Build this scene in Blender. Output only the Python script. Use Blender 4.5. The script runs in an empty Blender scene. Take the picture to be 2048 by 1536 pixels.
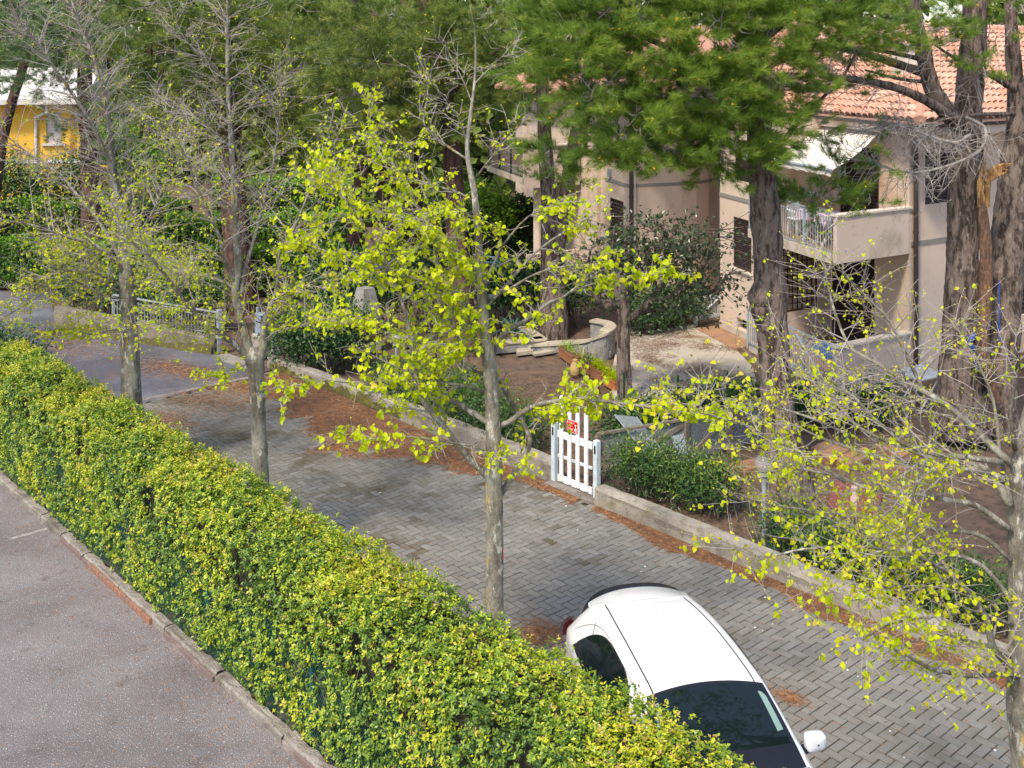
import bpy, bmesh, math, random
import numpy as np
from mathutils import Vector, Matrix

# ------------------------------------------------------------------ camera, sky, sun, exposure
SC = bpy.context.scene
COL = SC.collection
FPX, CX, HZ, CH = 2225.0, 1024.0, 115.0, 7.5      # focal length in photo pixels, axis column, horizon row, camera height
cam = bpy.data.cameras.new('camera')
cam.sensor_width = 36.0
cam.lens = FPX / 2048 * 36.0
cam.shift_y = -(768 - HZ) / 2048
cam.clip_end = 2000
camo = bpy.data.objects.new('camera', cam)
COL.objects.link(camo)
camo.location = (0, 0, CH)
camo.rotation_euler = (math.pi / 2, 0, 0)
SC.camera = camo

SUN_EL, SUN_AZ = 52.0, -150.0     # azimuth measured from +Y towards +X (sun high behind the left shoulder)
W = bpy.data.worlds.new('World')
SC.world = W
W.use_nodes = True
wn = W.node_tree
bg = wn.nodes['Background']
sky = wn.nodes.new('ShaderNodeTexSky')
sky.sky_type = 'NISHITA'
sky.sun_disc = False
sky.sun_elevation = math.radians(SUN_EL)
sky.sun_rotation = math.radians(SUN_AZ)
sky.air_density = 1.0
sky.dust_density = 1.6
sky.ozone_density = 2.0
wn.links.new(sky.outputs[0], bg.inputs[0])
bg.inputs[1].default_value = 0.15
sl = bpy.data.lights.new('sun', 'SUN')
sl.energy = 2.0
sl.angle = math.radians(7)
sl.color = (1.0, 0.93, 0.82)
so = bpy.data.objects.new('sun', sl)
COL.objects.link(so)
_e, _a = math.radians(SUN_EL), math.radians(SUN_AZ)
_d = Vector((math.sin(_a) * math.cos(_e), math.cos(_a) * math.cos(_e), math.sin(_e)))
so.rotation_euler = _d.to_track_quat('Z', 'Y').to_euler()
so.location = (0, 0, 30)
SC.view_settings.view_transform = 'Standard'
SC.view_settings.look = 'None'
SC.view_settings.exposure = 1.12
SC.view_settings.gamma = 1.0
SC.view_settings.use_white_balance = True
SC.view_settings.white_balance_temperature = 7150
SC.view_settings.white_balance_tint = 10
SC.view_settings.use_curve_mapping = False
SC.cycles.max_bounces = 7
SC.cycles.diffuse_bounces = 4
SC.cycles.glossy_bounces = 3
SC.cycles.transmission_bounces = 4
SC.cycles.transparent_max_bounces = 8
SC.cycles.caustics_reflective = False
SC.cycles.caustics_refractive = False

# ------------------------------------------------------------------ helpers
rng = np.random.default_rng(11)
random.seed(11)
PI = math.pi


def at(px, py, Y):
    return np.array([(px - CX) / FPX * Y, Y, CH - (py - HZ) / FPX * Y])


def gp(px, py, z=0.0):
    Y = FPX * (CH - z) / (py - HZ)
    return np.array([(px - CX) / FPX * Y, Y, z])


LD = np.array([0.659, -0.752, 0.0])       # along the lane, towards the right foreground
LN = np.array([0.752, 0.659, 0.0])        # across the lane, away from the camera


def L(u, v, z=0.0):
    return LD * u + LN * v + np.array([0, 0, z])


def uv_of(p):
    return float(p[0] * LD[0] + p[1] * LD[1]), float(p[0] * LN[0] + p[1] * LN[1])


ORG = {}


def org(o):
    return ORG.get(o.name, np.zeros(3))


def nrm(v):
    v = np.asarray(v, float)
    return v / (np.linalg.norm(v, axis=-1, keepdims=True) + 1e-12)


def rnd(n=None, a=0.0, b=1.0):
    return rng.uniform(a, b, n)


class Geo:
    """collects vertices and faces (per-face tint, per-face smoothness)"""

    def __init__(self):
        self.V, self.F, self.T, self.n = [], [], [], 0

    def add(self, V, F, tint=0.0):
        V = np.asarray(V, float).reshape(-1, 3)
        F = np.asarray(F, int)
        self.V.append(V)
        self.F.append(F + self.n)
        t = np.full(len(F), tint) if np.ndim(tint) == 0 else np.asarray(tint, float)
        self.T.append(t)
        self.n += len(V)
        return self

    BOXF = np.array([[0, 3, 2, 1], [4, 5, 6, 7], [0, 1, 5, 4], [1, 2, 6, 5], [2, 3, 7, 6], [3, 0, 4, 7]])

    def hexa(self, b, t, tint=0.0):
        return self.add(np.vstack([b, t]), Geo.BOXF, tint)

    def box(self, c, ax, ay, az, tint=0.0):
        """centre and three half-axis vectors"""
        c, ax, ay, az = (np.asarray(x, float) for x in (c, ax, ay, az))
        b = [c - ax - ay - az, c + ax - ay - az, c + ax + ay - az, c - ax + ay - az]
        return self.hexa(b, [q + 2 * az for q in b], tint)

    def cbox(self, c, ax, ay, az, ch=0.005, tint=0.0):
        """box with its top edges chamfered"""
        c, ax, ay, az = (np.asarray(x, float) for x in (c, ax, ay, az))
        lx, ly, lz = np.linalg.norm(ax), np.linalg.norm(ay), np.linalg.norm(az)
        ix, iy, iz = ax * (1 - ch / lx), ay * (1 - ch / ly), az * (1 - ch / lz)
        def ring(x, y, z):
            return [c - x - y + z, c + x - y + z, c + x + y + z, c - x + y + z]
        V = ring(ax, ay, -az) + ring(ax, ay, iz) + ring(ix, iy, az)
        Fq = [[0, 3, 2, 1], [8, 9, 10, 11]]
        for r in (0, 4):
            for k in range(4):
                Fq.append([r + k, r + (k + 1) % 4, r + 4 + (k + 1) % 4, r + 4 + k])
        return self.add(V, Fq, tint)

    def bar(self, a, b, w, d=None, up=(0, 0, 1), tint=0.0):
        a, b = np.asarray(a, float), np.asarray(b, float)
        d = w if d is None else d
        t = nrm(b - a)
        up = np.asarray(up, float)
        if abs(t @ nrm(up)) > 0.98:
            up = np.array([LD[0], LD[1], 0.0])
        s = nrm(np.cross(t, up))
        n = np.cross(s, t)
        return self.box((a + b) / 2, (b - a) / 2, s * w / 2, n * d / 2, tint)

    def tube(self, P, R, n=6, tint=0.0, cap=True):
        P = np.asarray(P, float)
        m = len(P)
        R = np.full(m, R) if np.ndim(R) == 0 else np.asarray(R, float)
        T = np.gradient(P, axis=0)
        T = nrm(T)
        ref = np.array([0, 0, 1.0]) if abs(nrm(P[-1] - P[0])[2]) < 0.9 else np.array([1.0, 0.2, 0])
        S = nrm(np.cross(T, ref))
        U = np.cross(S, T)
        a = np.linspace(0, 2 * PI, n, endpoint=False)
        V = P[:, None, :] + R[:, None, None] * (np.cos(a)[None, :, None] * S[:, None, :] + np.sin(a)[None, :, None] * U[:, None, :])
        i = np.arange(m - 1)[:, None] * n
        k = np.arange(n)[None, :]
        k2 = (k + 1) % n
        F = np.stack([i + k, i + k2, i + n + k2, i + n + k], -1).reshape(-1, 4)
        self.add(V.reshape(-1, 3), F, tint)
        if cap and n > 2:
            base = self.n - m * n
            self.F.append(np.array([[base + (m - 1) * n + q for q in range(n)]]))
            self.T.append(np.array([tint]))
            self.F.append(np.array([[base + q for q in range(n - 1, -1, -1)]]))
            self.T.append(np.array([tint]))
        return self

    def lathe(self, c, prof, n=16, axis=(0, 0, 1), tint=0.0):
        """profile of (radius, height) pairs round an axis through c"""
        c = np.asarray(c, float)
        z = nrm(np.asarray(axis, float))
        x = nrm(np.cross(z, [0.3, 1, 0.1]))
        y = np.cross(z, x)
        a = np.linspace(0, 2 * PI, n, endpoint=False)
        m = len(prof)
        V = np.array([c + z * h + r * (np.cos(t) * x + np.sin(t) * y) for r, h in prof for t in a])
        F = [[i * n + k, i * n + (k + 1) % n, (i + 1) * n + (k + 1) % n, (i + 1) * n + k] for i in range(m - 1) for k in range(n)]
        return self.add(V, F, tint)

    def prism(self, poly, z0, z1, tint=0.0):
        """upright prism over a ground polygon (2D points); z0, z1 floats or one value per point"""
        P = np.asarray(poly, float)[:, :2]
        n = len(P)
        z0 = np.full(n, z0) if np.ndim(z0) == 0 else np.asarray(z0)
        z1 = np.full(n, z1) if np.ndim(z1) == 0 else np.asarray(z1)
        b, t = np.c_[P, z0], np.c_[P, z1]
        area = np.sum(P[:, 0] * np.roll(P[:, 1], -1) - P[:, 1] * np.roll(P[:, 0], -1))
        idx = list(range(n)) if area > 0 else list(range(n - 1, -1, -1))
        b, t = b[idx], t[idx]
        base = self.n
        self.V.append(np.vstack([b, t]))
        self.n += 2 * n
        self.F.append(np.array([[base + n + i for i in range(n)]]))
        self.F.append(np.array([[base + i for i in range(n - 1, -1, -1)]]))
        self.F.append(np.array([[base + i, base + (i + 1) % n, base + n + (i + 1) % n, base + n + i] for i in range(n)]))
        self.T += [np.array([tint]), np.array([tint]), np.full(n, tint)]
        return self

    def grid(self, P, tint=0.0):
        """surface over an (m, n, 3) array of points"""
        P = np.asarray(P, float)
        m, n = P.shape[:2]
        i = np.arange(m - 1)[:, None] * n
        k = np.arange(n - 1)[None, :]
        F = np.stack([i + k, i + k + 1, i + n + k + 1, i + n + k], -1).reshape(-1, 4)
        return self.add(P.reshape(-1, 3), F, tint)

    def build(self, name, mat, parent=None, smooth=False, kind=None, origin=None):
        if not self.V:
            self.add(np.zeros((3, 3)), [[0, 1, 2]])
        V = np.vstack(self.V)
        return mk(name, V, self.F, mat, parent, smooth, kind, np.concatenate(self.T), origin)


def fill_mesh(me, V, Fs, tint=None, smooth=False):
    me.vertices.add(len(V))
    me.vertices.foreach_set('co', np.ascontiguousarray(V, dtype=np.float32).ravel())
    loops = np.concatenate([f.ravel() for f in Fs]).astype(np.int32)
    sizes = np.concatenate([np.full(len(f), f.shape[1]) for f in Fs]).astype(np.int32)
    me.loops.add(len(loops))
    me.loops.foreach_set('vertex_index', loops)
    me.polygons.add(len(sizes))
    starts = np.concatenate([[0], np.cumsum(sizes)[:-1]]).astype(np.int32)
    me.polygons.foreach_set('loop_start', starts)
    me.polygons.foreach_set('loop_total', sizes)
    me.polygons.foreach_set('use_smooth', np.full(len(sizes), bool(smooth)))
    if tint is not None and len(tint) == len(sizes):
        a = me.attributes.new('tint', 'FLOAT', 'FACE')
        a.data.foreach_set('value', np.asarray(tint, dtype=np.float32))
    me.update(calc_edges=True)
    me.validate()


def mk(name, V, Fs, mat, parent=None, smooth=False, kind=None, tint=None, origin=None):
    V = np.asarray(V, float)
    if parent is not None:
        o0 = org(parent)
    elif origin is not None:
        o0 = np.asarray(origin, float)
    else:
        mn, mx = V.min(0), V.max(0)
        o0 = np.array([(mn[0] + mx[0]) / 2, (mn[1] + mx[1]) / 2, mn[2]])
    me = bpy.data.meshes.new(name)
    fill_mesh(me, V - o0, [np.asarray(f) for f in Fs], tint, smooth)
    if mat is not None:
        me.materials.append(mat)
    ob = bpy.data.objects.new(name, me)
    COL.objects.link(ob)
    if parent is not None:
        ob.parent = parent
    else:
        ob.location = o0
    ORG[ob.name] = o0
    if kind:
        ob['kind'] = kind
    return ob


def thing(name, label, cat, loc=(0, 0, 0), group=None):
    o = bpy.data.objects.new(name, None)
    COL.objects.link(o)
    o.empty_display_size = 0.2
    o.location = loc
    ORG[o.name] = np.asarray(loc, float)
    return tag(o, label, cat, group)


def tag(o, label, cat, group=None):
    o['label'] = label
    o['category'] = cat
    if group:
        o['group'] = group
    return o


def copy_thing(root, delta, label=None):
    """copy of a thing with its parts and sub-parts, moved by delta"""
    r = root.copy()
    COL.objects.link(r)
    r.location = Vector(root.location) + Vector(delta)
    ORG[r.name] = org(root) + np.asarray(delta)
    if label:
        r['label'] = label
    for ch in list(root.children):
        c = ch.copy()
        COL.objects.link(c)
        c.parent = r
        for g in list(ch.children):
            d = g.copy()
            COL.objects.link(d)
            d.parent = c
    return r


def inst(src, parent, M=None, loc=None, name=None):
    """another object of the same mesh under parent"""
    c = src.copy()
    COL.objects.link(c)
    c.parent = parent
    if M is not None:
        c.matrix_local = M
    elif loc is not None:
        c.location = loc
    return c


# ------------------------------------------------------------------ materials
MATS = {}


def pmat(name, base, rough=0.8, var=None, var2=None, speck=None, bump=None, tint=None, spec=0.3, metal=0.0,
         coat=0.0, transl=0.0, objrand=0.0, stretch=None, alpha=None):
    """procedural surface. var: (colour, scale, lo, hi) large patches; var2 the same again; speck: (colour, scale, threshold) grain;
    bump: (scale, strength, distance); tint: list of (pos, colour) read from the per-face value"""
    m = bpy.data.materials.new(name)
    MATS[name] = m
    m.use_nodes = True
    nt = m.node_tree
    N, K = nt.nodes, nt.links
    b = N['Principled BSDF']
    out = N['Material Output']
    pos = N.new('ShaderNodeNewGeometry').outputs['Position']
    if stretch:
        mp = N.new('ShaderNodeMapping')
        mp.inputs['Scale'].default_value = stretch
        K.new(pos, mp.inputs[0])
        pos = mp.outputs[0]
    rgb = lambda c: (c[0], c[1], c[2], 1)
    if tint:
        at_ = N.new('ShaderNodeAttribute')
        at_.attribute_name = 'tint'
        f = at_.outputs['Fac']
        if objrand:
            oi = N.new('ShaderNodeObjectInfo')
            ad = N.new('ShaderNodeMath')
            ad.operation = 'ADD'
            K.new(f, ad.inputs[0])
            K.new(oi.outputs['Random'], ad.inputs[1])
            fr = N.new('ShaderNodeMath')
            fr.operation = 'FRACT'
            K.new(ad.outputs[0], fr.inputs[0])
            f = fr.outputs[0]
        cr = N.new('ShaderNodeValToRGB')
        cr.color_ramp.interpolation = 'LINEAR'
        els = cr.color_ramp.elements
        els[0].position, els[0].color = tint[0][0], rgb(tint[0][1])
        els[1].position, els[1].color = tint[-1][0], rgb(tint[-1][1])
        for p, c in tint[1:-1]:
            e = els.new(p)
            e.color = rgb(c)
        K.new(f, cr.inputs[0])
        col = cr.outputs[0]
    else:
        r = N.new('ShaderNodeRGB')
        r.outputs[0].default_value = rgb(base)
        col = r.outputs[0]

    def mixin(col, fac, c2):
        mx = N.new('ShaderNodeMix')
        mx.data_type = 'RGBA'
        K.new(fac, mx.inputs[0])
        K.new(col, mx.inputs[6])
        mx.inputs[7].default_value = rgb(c2)
        return mx.outputs[2]

    for v in (var, var2):
        if v:
            c2, sc, lo, hi = v[:4]
            nz = N.new('ShaderNodeTexNoise')
            nz.inputs['Scale'].default_value = sc
            nz.inputs['Detail'].default_value = 6
            nz.inputs['Roughness'].default_value = 0.65
            K.new(pos, nz.inputs['Vector'])
            mr = N.new('ShaderNodeMapRange')
            mr.inputs[1].default_value, mr.inputs[2].default_value = lo, hi
            K.new(nz.outputs[0], mr.inputs[0])
            col = mixin(col, mr.outputs[0], c2)
    if speck:
        c2, sc, th = speck[:3]
        vo = N.new('ShaderNodeTexNoise')
        vo.inputs['Scale'].default_value = sc
        vo.inputs['Detail'].default_value = 3
        vo.inputs['Roughness'].default_value = 0.8
        K.new(pos, vo.inputs['Vector'])
        mr = N.new('ShaderNodeMapRange')
        mr.inputs[1].default_value, mr.inputs[2].default_value = th, th + 0.1
        K.new(vo.outputs[0], mr.inputs[0])
        col = mixin(col, mr.outputs[0], c2)
    K.new(col, b.inputs['Base Color'])
    b.inputs['Roughness'].default_value = rough
    b.inputs['Specular IOR Level'].default_value = spec
    b.inputs['Metallic'].default_value = metal
    b.inputs['Coat Weight'].default_value = coat
    if bump:
        nz = N.new('ShaderNodeTexNoise')
        nz.inputs['Scale'].default_value = bump[0]
        nz.inputs['Detail'].default_value = 5
        K.new(pos, nz.inputs['Vector'])
        bp = N.new('ShaderNodeBump')
        bp.inputs['Strength'].default_value = bump[1]
        bp.inputs['Distance'].default_value = bump[2] if len(bump) > 2 else 0.02
        K.new(nz.outputs[0], bp.inputs['Height'])
        K.new(bp.outputs[0], b.inputs['Normal'])
    sh = b.outputs[0]
    if transl:
        tr = N.new('ShaderNodeBsdfTranslucent')
        K.new(col, tr.inputs[0])
        ms = N.new('ShaderNodeMixShader')
        ms.inputs[0].default_value = transl
        K.new(sh, ms.inputs[1])
        K.new(tr.outputs[0], ms.inputs[2])
        sh = ms.outputs[0]
        K.new(sh, out.inputs[0])
    if alpha is not None:
        tp = N.new('ShaderNodeBsdfTransparent')
        ms = N.new('ShaderNodeMixShader')
        ms.inputs[0].default_value = alpha
        K.new(tp.outputs[0], ms.inputs[1])
        K.new(sh, ms.inputs[2])
        K.new(ms.outputs[0], out.inputs[0])
    return m
M = dict(
    soil=pmat('soil', (0.125, 0.085, 0.065), 0.95, var=((0.175, 0.11, 0.075), 1.3, 0.42, 0.62), var2=((0.06, 0.045, 0.035), 5, 0.48, 0.68), speck=((0.27, 0.22, 0.18), 60, 0.64), bump=(40, 0.5, 0.03)),
    road=pmat('road_asphalt', (0.165, 0.150, 0.155), 0.92, var=((0.25, 0.235, 0.245), 0.45, 0.40, 0.66), var2=((0.115, 0.095, 0.088), 2.3, 0.58, 0.74), speck=((0.62, 0.60, 0.60), 34, 0.585), bump=(60, 1.0, 0.03)),
    road_far=pmat('lane_asphalt', (0.085, 0.085, 0.10), 0.8, var=((0.17, 0.175, 0.2), 0.35, 0.46, 0.66), var2=((0.17, 0.085, 0.05), 1.1, 0.58, 0.7), speck=((0.2, 0.18, 0.17), 60, 0.62), bump=(70, 0.4, 0.01)),
    paver=pmat('paver', None, 0.85, tint=[(0.0, (0.165, 0.160, 0.146)), (0.3, (0.21, 0.203, 0.187)), (0.6, (0.19, 0.185, 0.171)), (0.85, (0.235, 0.228, 0.21)), (1.0, (0.185, 0.17, 0.152))], objrand=1,
               var=((0.125, 0.108, 0.075), 0.6, 0.56, 0.78), var2=((0.125, 0.115, 0.09), 3.4, 0.55, 0.8), speck=((0.38, 0.37, 0.35), 50, 0.64), bump=(70, 0.7, 0.01)),
    pavermoss=pmat('mossy_paver', None, 0.9, tint=[(0.0, (0.145, 0.138, 0.118)), (0.4, (0.185, 0.177, 0.157)), (0.75, (0.20, 0.193, 0.175)), (1.0, (0.16, 0.15, 0.12))], var=((0.09, 0.075, 0.042), 0.8, 0.50, 0.68), var2=((0.15, 0.09, 0.048), 1.5, 0.64, 0.74), speck=((0.30, 0.29, 0.26), 50, 0.64), bump=(70, 0.7, 0.01)),
    joint=pmat('joint_sand', (0.035, 0.027, 0.016), 0.95, var=((0.075, 0.062, 0.012), 2.5, 0.52, 0.66), bump=(60, 0.5)),
    needle=pmat('dry_needles', None, 0.8, tint=[(0.0, (0.16, 0.075, 0.038)), (0.5, (0.28, 0.135, 0.065)), (1.0, (0.42, 0.235, 0.125))]),
    duller=pmat('brown_needles', None, 0.85, tint=[(0.0, (0.09, 0.055, 0.04)), (0.5, (0.19, 0.115, 0.075)), (1.0, (0.32, 0.21, 0.145))]),
    litter=pmat('needle_litter', (0.185, 0.088, 0.045), 0.95, var=((0.085, 0.05, 0.035), 5, 0.45, 0.62), speck=((0.34, 0.17, 0.08), 40, 0.55), bump=(60, 1.0, 0.03)),
    conc=pmat('old_concrete', (0.33, 0.30, 0.255), 0.92, var=((0.14, 0.125, 0.10), 1.1, 0.45, 0.68), var2=((0.16, 0.15, 0.07), 3.1, 0.54, 0.72), speck=((0.10, 0.09, 0.075), 26, 0.58), bump=(45, 0.7, 0.02)),
    conc2=pmat('dark_mossy_concrete', (0.215, 0.19, 0.15), 0.93, var=((0.09, 0.08, 0.055), 1.5, 0.42, 0.64), var2=((0.12, 0.115, 0.04), 3.1, 0.52, 0.68), speck=((0.34, 0.31, 0.26), 20, 0.60), bump=(40, 0.9, 0.03)),
    moss=pmat('mossy_stain', (0.10, 0.09, 0.035), 0.95, var=((0.16, 0.15, 0.03), 6, 0.5, 0.6), bump=(50, 0.5)),
    kerb=pmat('kerb_concrete', (0.30, 0.275, 0.245), 0.92, var=((0.14, 0.12, 0.10), 2.4, 0.44, 0.66), speck=((0.12, 0.10, 0.085), 30, 0.56), bump=(50, 1.0, 0.03)),
    kerbstone=pmat('kerb_stone', (0.17, 0.12, 0.11), 0.9, var=((0.27, 0.24, 0.22), 3, 0.5, 0.65), bump=(40, 0.5)),
    brick=pmat('orange_brick', (0.30, 0.14, 0.09), 0.9, var=((0.20, 0.135, 0.105), 6, 0.42, 0.62), bump=(50, 0.5), objrand=0),
    patio=pmat('patio_concrete', (0.44, 0.39, 0.335), 0.9, var=((0.20, 0.12, 0.075), 0.9, 0.56, 0.63), var2=((0.33, 0.30, 0.22), 2.2, 0.45, 0.7), speck=((0.25, 0.2, 0.16), 20, 0.6), bump=(50, 0.4)),
    path=pmat('clay_path', (0.34, 0.20, 0.12), 0.9, var=((0.24, 0.14, 0.09), 2, 0.45, 0.65), bump=(40, 0.4)),
    plaster=pmat('pink_plaster', (0.62, 0.495, 0.41), 0.92, var=((0.54, 0.42, 0.345), 0.7, 0.45, 0.7), var2=((0.49, 0.395, 0.32), 3.2, 0.58, 0.75), bump=(60, 0.25, 0.01)),
    plaster2=pmat('beige_plaster', (0.60, 0.485, 0.40), 0.92, var=((0.46, 0.32, 0.22), 0.8, 0.48, 0.68), var2=((0.40, 0.33, 0.27), 3.0, 0.6, 0.76), bump=(60, 0.25, 0.01)),
    parapet=pmat('parapet_plaster', (0.60, 0.48, 0.41), 0.92, var=((0.36, 0.31, 0.23), 1.0, 0.50, 0.70), var2=((0.24, 0.22, 0.18), 4.5, 0.58, 0.74), bump=(60, 0.25, 0.01)),
    band=pmat('grey_band', (0.24, 0.225, 0.205), 0.9, bump=(50, 0.2)),
    sill=pmat('pale_stone', (0.62, 0.56, 0.49), 0.8, var=((0.42, 0.37, 0.30), 4, 0.5, 0.7), bump=(40, 0.3)),
    slab=pmat('weathered_slab', (0.52, 0.45, 0.38), 0.9, var=((0.30, 0.26, 0.19), 3, 0.48, 0.66), bump=(40, 0.3)),
    shutter=pmat('brown_shutter', (0.035, 0.022, 0.022), 0.5, var=((0.05, 0.032, 0.03), 3, 0.45, 0.6)),
    dark=pmat('dark_interior', (0.02, 0.017, 0.016), 0.9),
    grille=pmat('brown_grille', (0.06, 0.028, 0.018), 0.6),
    pipe=pmat('brown_downpipe', (0.045, 0.033, 0.032), 0.45),
    gutter=pmat('dark_gutter', (0.05, 0.05, 0.055), 0.5),
    greymetal=pmat('grey_metal', (0.26, 0.32, 0.36), 0.5, var=((0.20, 0.23, 0.25), 6, 0.45, 0.65)),
    blackmetal=pmat('black_metal', (0.03, 0.03, 0.038), 0.5),
    palemetal=pmat('galvanised', (0.30, 0.33, 0.355), 0.5, var=((0.20, 0.22, 0.235), 5, 0.45, 0.65)),
    white=pmat('white_paint', (0.76, 0.77, 0.78), 0.5, var=((0.58, 0.59, 0.58), 7, 0.48, 0.66), speck=((0.42, 0.42, 0.38), 30, 0.68)),
    whitegrey=pmat('pale_blue_paint', (0.55, 0.62, 0.65), 0.55, var=((0.42, 0.46, 0.47), 6, 0.5, 0.68)),
    plastic=pmat('white_plastic', (0.74, 0.74, 0.72), 0.4),
    awning=pmat('cream_awning', (0.80, 0.76, 0.68), 0.9, transl=0.25),
    tile=pmat('roof_tile', None, 0.85, tint=[(0.0, (0.44, 0.21, 0.14)), (0.3, (0.54, 0.29, 0.205)), (0.6, (0.60, 0.37, 0.28)), (0.85, (0.53, 0.265, 0.18)), (1.0, (0.46, 0.30, 0.235))], objrand=1,
              var=((0.34, 0.20, 0.15), 1.6, 0.52, 0.7), bump=(50, 0.3, 0.01)),
    chimney=pmat('chimney_plaster', (0.58, 0.53, 0.46), 0.9, var=((0.42, 0.37, 0.30), 3, 0.45, 0.65)),
    red=pmat('red_flashing', (0.45, 0.06, 0.05), 0.6),
    yellow=pmat('yellow_plaster', (0.72, 0.42, 0.06), 0.9, var=((0.62, 0.35, 0.05), 1.0, 0.45, 0.65)),
    whitewall=pmat('white_plaster', (0.60, 0.575, 0.55), 0.9, var=((0.42, 0.40, 0.37), 1.4, 0.45, 0.7)),
    lilac=pmat('lilac_blind', (0.52, 0.45, 0.46), 0.8),
    terracotta=pmat('terracotta', (0.31, 0.125, 0.055), 0.85, var=((0.20, 0.11, 0.07), 7, 0.45, 0.62), bump=(40, 0.3)),
    orange=pmat('orange_clay', (0.46, 0.155, 0.05), 0.8, var=((0.33, 0.13, 0.06), 8, 0.48, 0.65)),
    jar=pmat('ochre_clay', (0.44, 0.31, 0.13), 0.8, var=((0.30, 0.22, 0.10), 8, 0.45, 0.65)),
    block=pmat('grey_block', (0.27, 0.265, 0.25), 0.95, var=((0.17, 0.165, 0.15), 3.5, 0.45, 0.65), bump=(40, 0.6)),
    cap=pmat('stone_cap', (0.44, 0.385, 0.30), 0.9, var=((0.30, 0.26, 0.19), 3.5, 0.45, 0.68), bump=(50, 0.5)),
    wood=pmat('weathered_wood', (0.22, 0.185, 0.15), 0.9, var=((0.14, 0.115, 0.09), 5, 0.42, 0.65), bump=(60, 0.4)),
    board=pmat('tan_slab', (0.33, 0.175, 0.10), 0.85, var=((0.24, 0.13, 0.08), 4, 0.45, 0.65), bump=(40, 0.3)),
    mat_red=pmat('dull_red_mat', (0.21, 0.065, 0.055), 0.95, bump=(90, 0.4)),
    matstripe=pmat('pale_stripe', (0.45, 0.33, 0.28), 0.95),
    netting=pmat('grey_netting', (0.34, 0.37, 0.40), 0.6, alpha=0.42),
    netroll=pmat('blue_grey_netting', (0.26, 0.30, 0.36), 0.7, speck=((0.12, 0.15, 0.2), 60, 0.5)),
    greenpost=pmat('green_coated_post', (0.01, 0.075, 0.03), 0.5),
    teal=pmat('teal_chain_link', (0.03, 0.17, 0.15), 0.55),
    wire=pmat('grey_wire', (0.34, 0.36, 0.34), 0.5),
    tarp=pmat('blue_tarp', (0.02, 0.09, 0.26), 0.5, var=((0.30, 0.29, 0.28), 2.6, 0.56, 0.6), bump=(9, 1.0, 0.06)),
    rope=pmat('blue_rope', (0.02, 0.09, 0.50), 0.6),
    globe=pmat('smoky_globe', (0.35, 0.36, 0.36), 0.15, alpha=0.35, spec=0.5),
    turquoise=pmat('turquoise_cloth', (0.02, 0.40, 0.38), 0.8),
    cloth=pmat('patterned_cloth', (0.52, 0.45, 0.55), 0.85, var=((0.50, 0.06, 0.12), 7, 0.56, 0.6), var2=((0.10, 0.10, 0.32), 9, 0.58, 0.62)),
    signred=pmat('sign_red', (0.62, 0.02, 0.02), 0.4),
    signwhite=pmat('sign_white', (0.8, 0.78, 0.74), 0.4),
    black=pmat('matt_black', (0.012, 0.012, 0.013), 0.6),
    bark=pmat('linden_bark', (0.255, 0.24, 0.195), 0.9, var=((0.115, 0.10, 0.08), 5.5, 0.42, 0.60), var2=((0.42, 0.41, 0.36), 13.0, 0.55, 0.63), speck=((0.44, 0.30, 0.05), 6, 0.625), bump=(50, 1.0, 0.02), stretch=(1, 1, 0.4)),
    twig=pmat('linden_twig', (0.315, 0.285, 0.275), 0.85, var=((0.21, 0.17, 0.17), 2.0, 0.45, 0.6), speck=((0.45, 0.33, 0.08), 5, 0.66)),
    redtwig=pmat('reddish_twig', (0.25, 0.12, 0.09), 0.8),
    paint_red=pmat('red_paint_mark', (0.30, 0.03, 0.03), 0.7),
    lime=pmat('lime_leaf', None, 0.5, tint=[(0.0, (0.36, 0.50, 0.008)), (0.45, (0.54, 0.64, 0.012)), (0.8, (0.64, 0.68, 0.02)), (1.0, (0.62, 0.50, 0.06))], transl=0.48, spec=0.3, objrand=1),
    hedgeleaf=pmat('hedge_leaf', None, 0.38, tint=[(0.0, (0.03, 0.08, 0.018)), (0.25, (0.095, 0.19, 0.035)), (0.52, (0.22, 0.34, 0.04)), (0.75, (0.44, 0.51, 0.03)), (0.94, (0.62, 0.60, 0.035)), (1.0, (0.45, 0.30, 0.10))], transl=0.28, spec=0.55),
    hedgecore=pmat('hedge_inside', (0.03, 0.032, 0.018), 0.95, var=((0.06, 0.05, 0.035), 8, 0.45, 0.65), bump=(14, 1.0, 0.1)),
    stem=pmat('shrub_stem', (0.13, 0.10, 0.08), 0.9),
    shrubleaf=pmat('dark_shrub_leaf', None, 0.4, tint=[(0.0, (0.02, 0.055, 0.02)), (0.4, (0.045, 0.11, 0.035)), (0.75, (0.10, 0.19, 0.04)), (1.0, (0.24, 0.31, 0.05))], transl=0.24, spec=0.45),
    brightleaf=pmat('bright_hedge_leaf', None, 0.5, tint=[(0.0, (0.05, 0.13, 0.02)), (0.5, (0.16, 0.33, 0.03)), (1.0, (0.32, 0.50, 0.045))], transl=0.3),
    medlarleaf=pmat('glossy_grey_leaf', None, 0.3, tint=[(0.0, (0.03, 0.06, 0.025)), (0.5, (0.06, 0.10, 0.045)), (0.85, (0.11, 0.15, 0.06)), (1.0, (0.30, 0.22, 0.10))], transl=0.2, spec=0.5),
    strap=pmat('strap_leaf', (0.06, 0.15, 0.10), 0.5, transl=0.2),
    strap2=pmat('yellow_strap_leaf', (0.40, 0.38, 0.12), 0.5, transl=0.3),
    pinegreen=pmat('pine_needle', None, 0.5, tint=[(0.0, (0.085, 0.165, 0.025)), (0.4, (0.17, 0.28, 0.04)), (0.75, (0.27, 0.38, 0.06)), (1.0, (0.40, 0.46, 0.10))], transl=0.36, spec=0.3),
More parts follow.
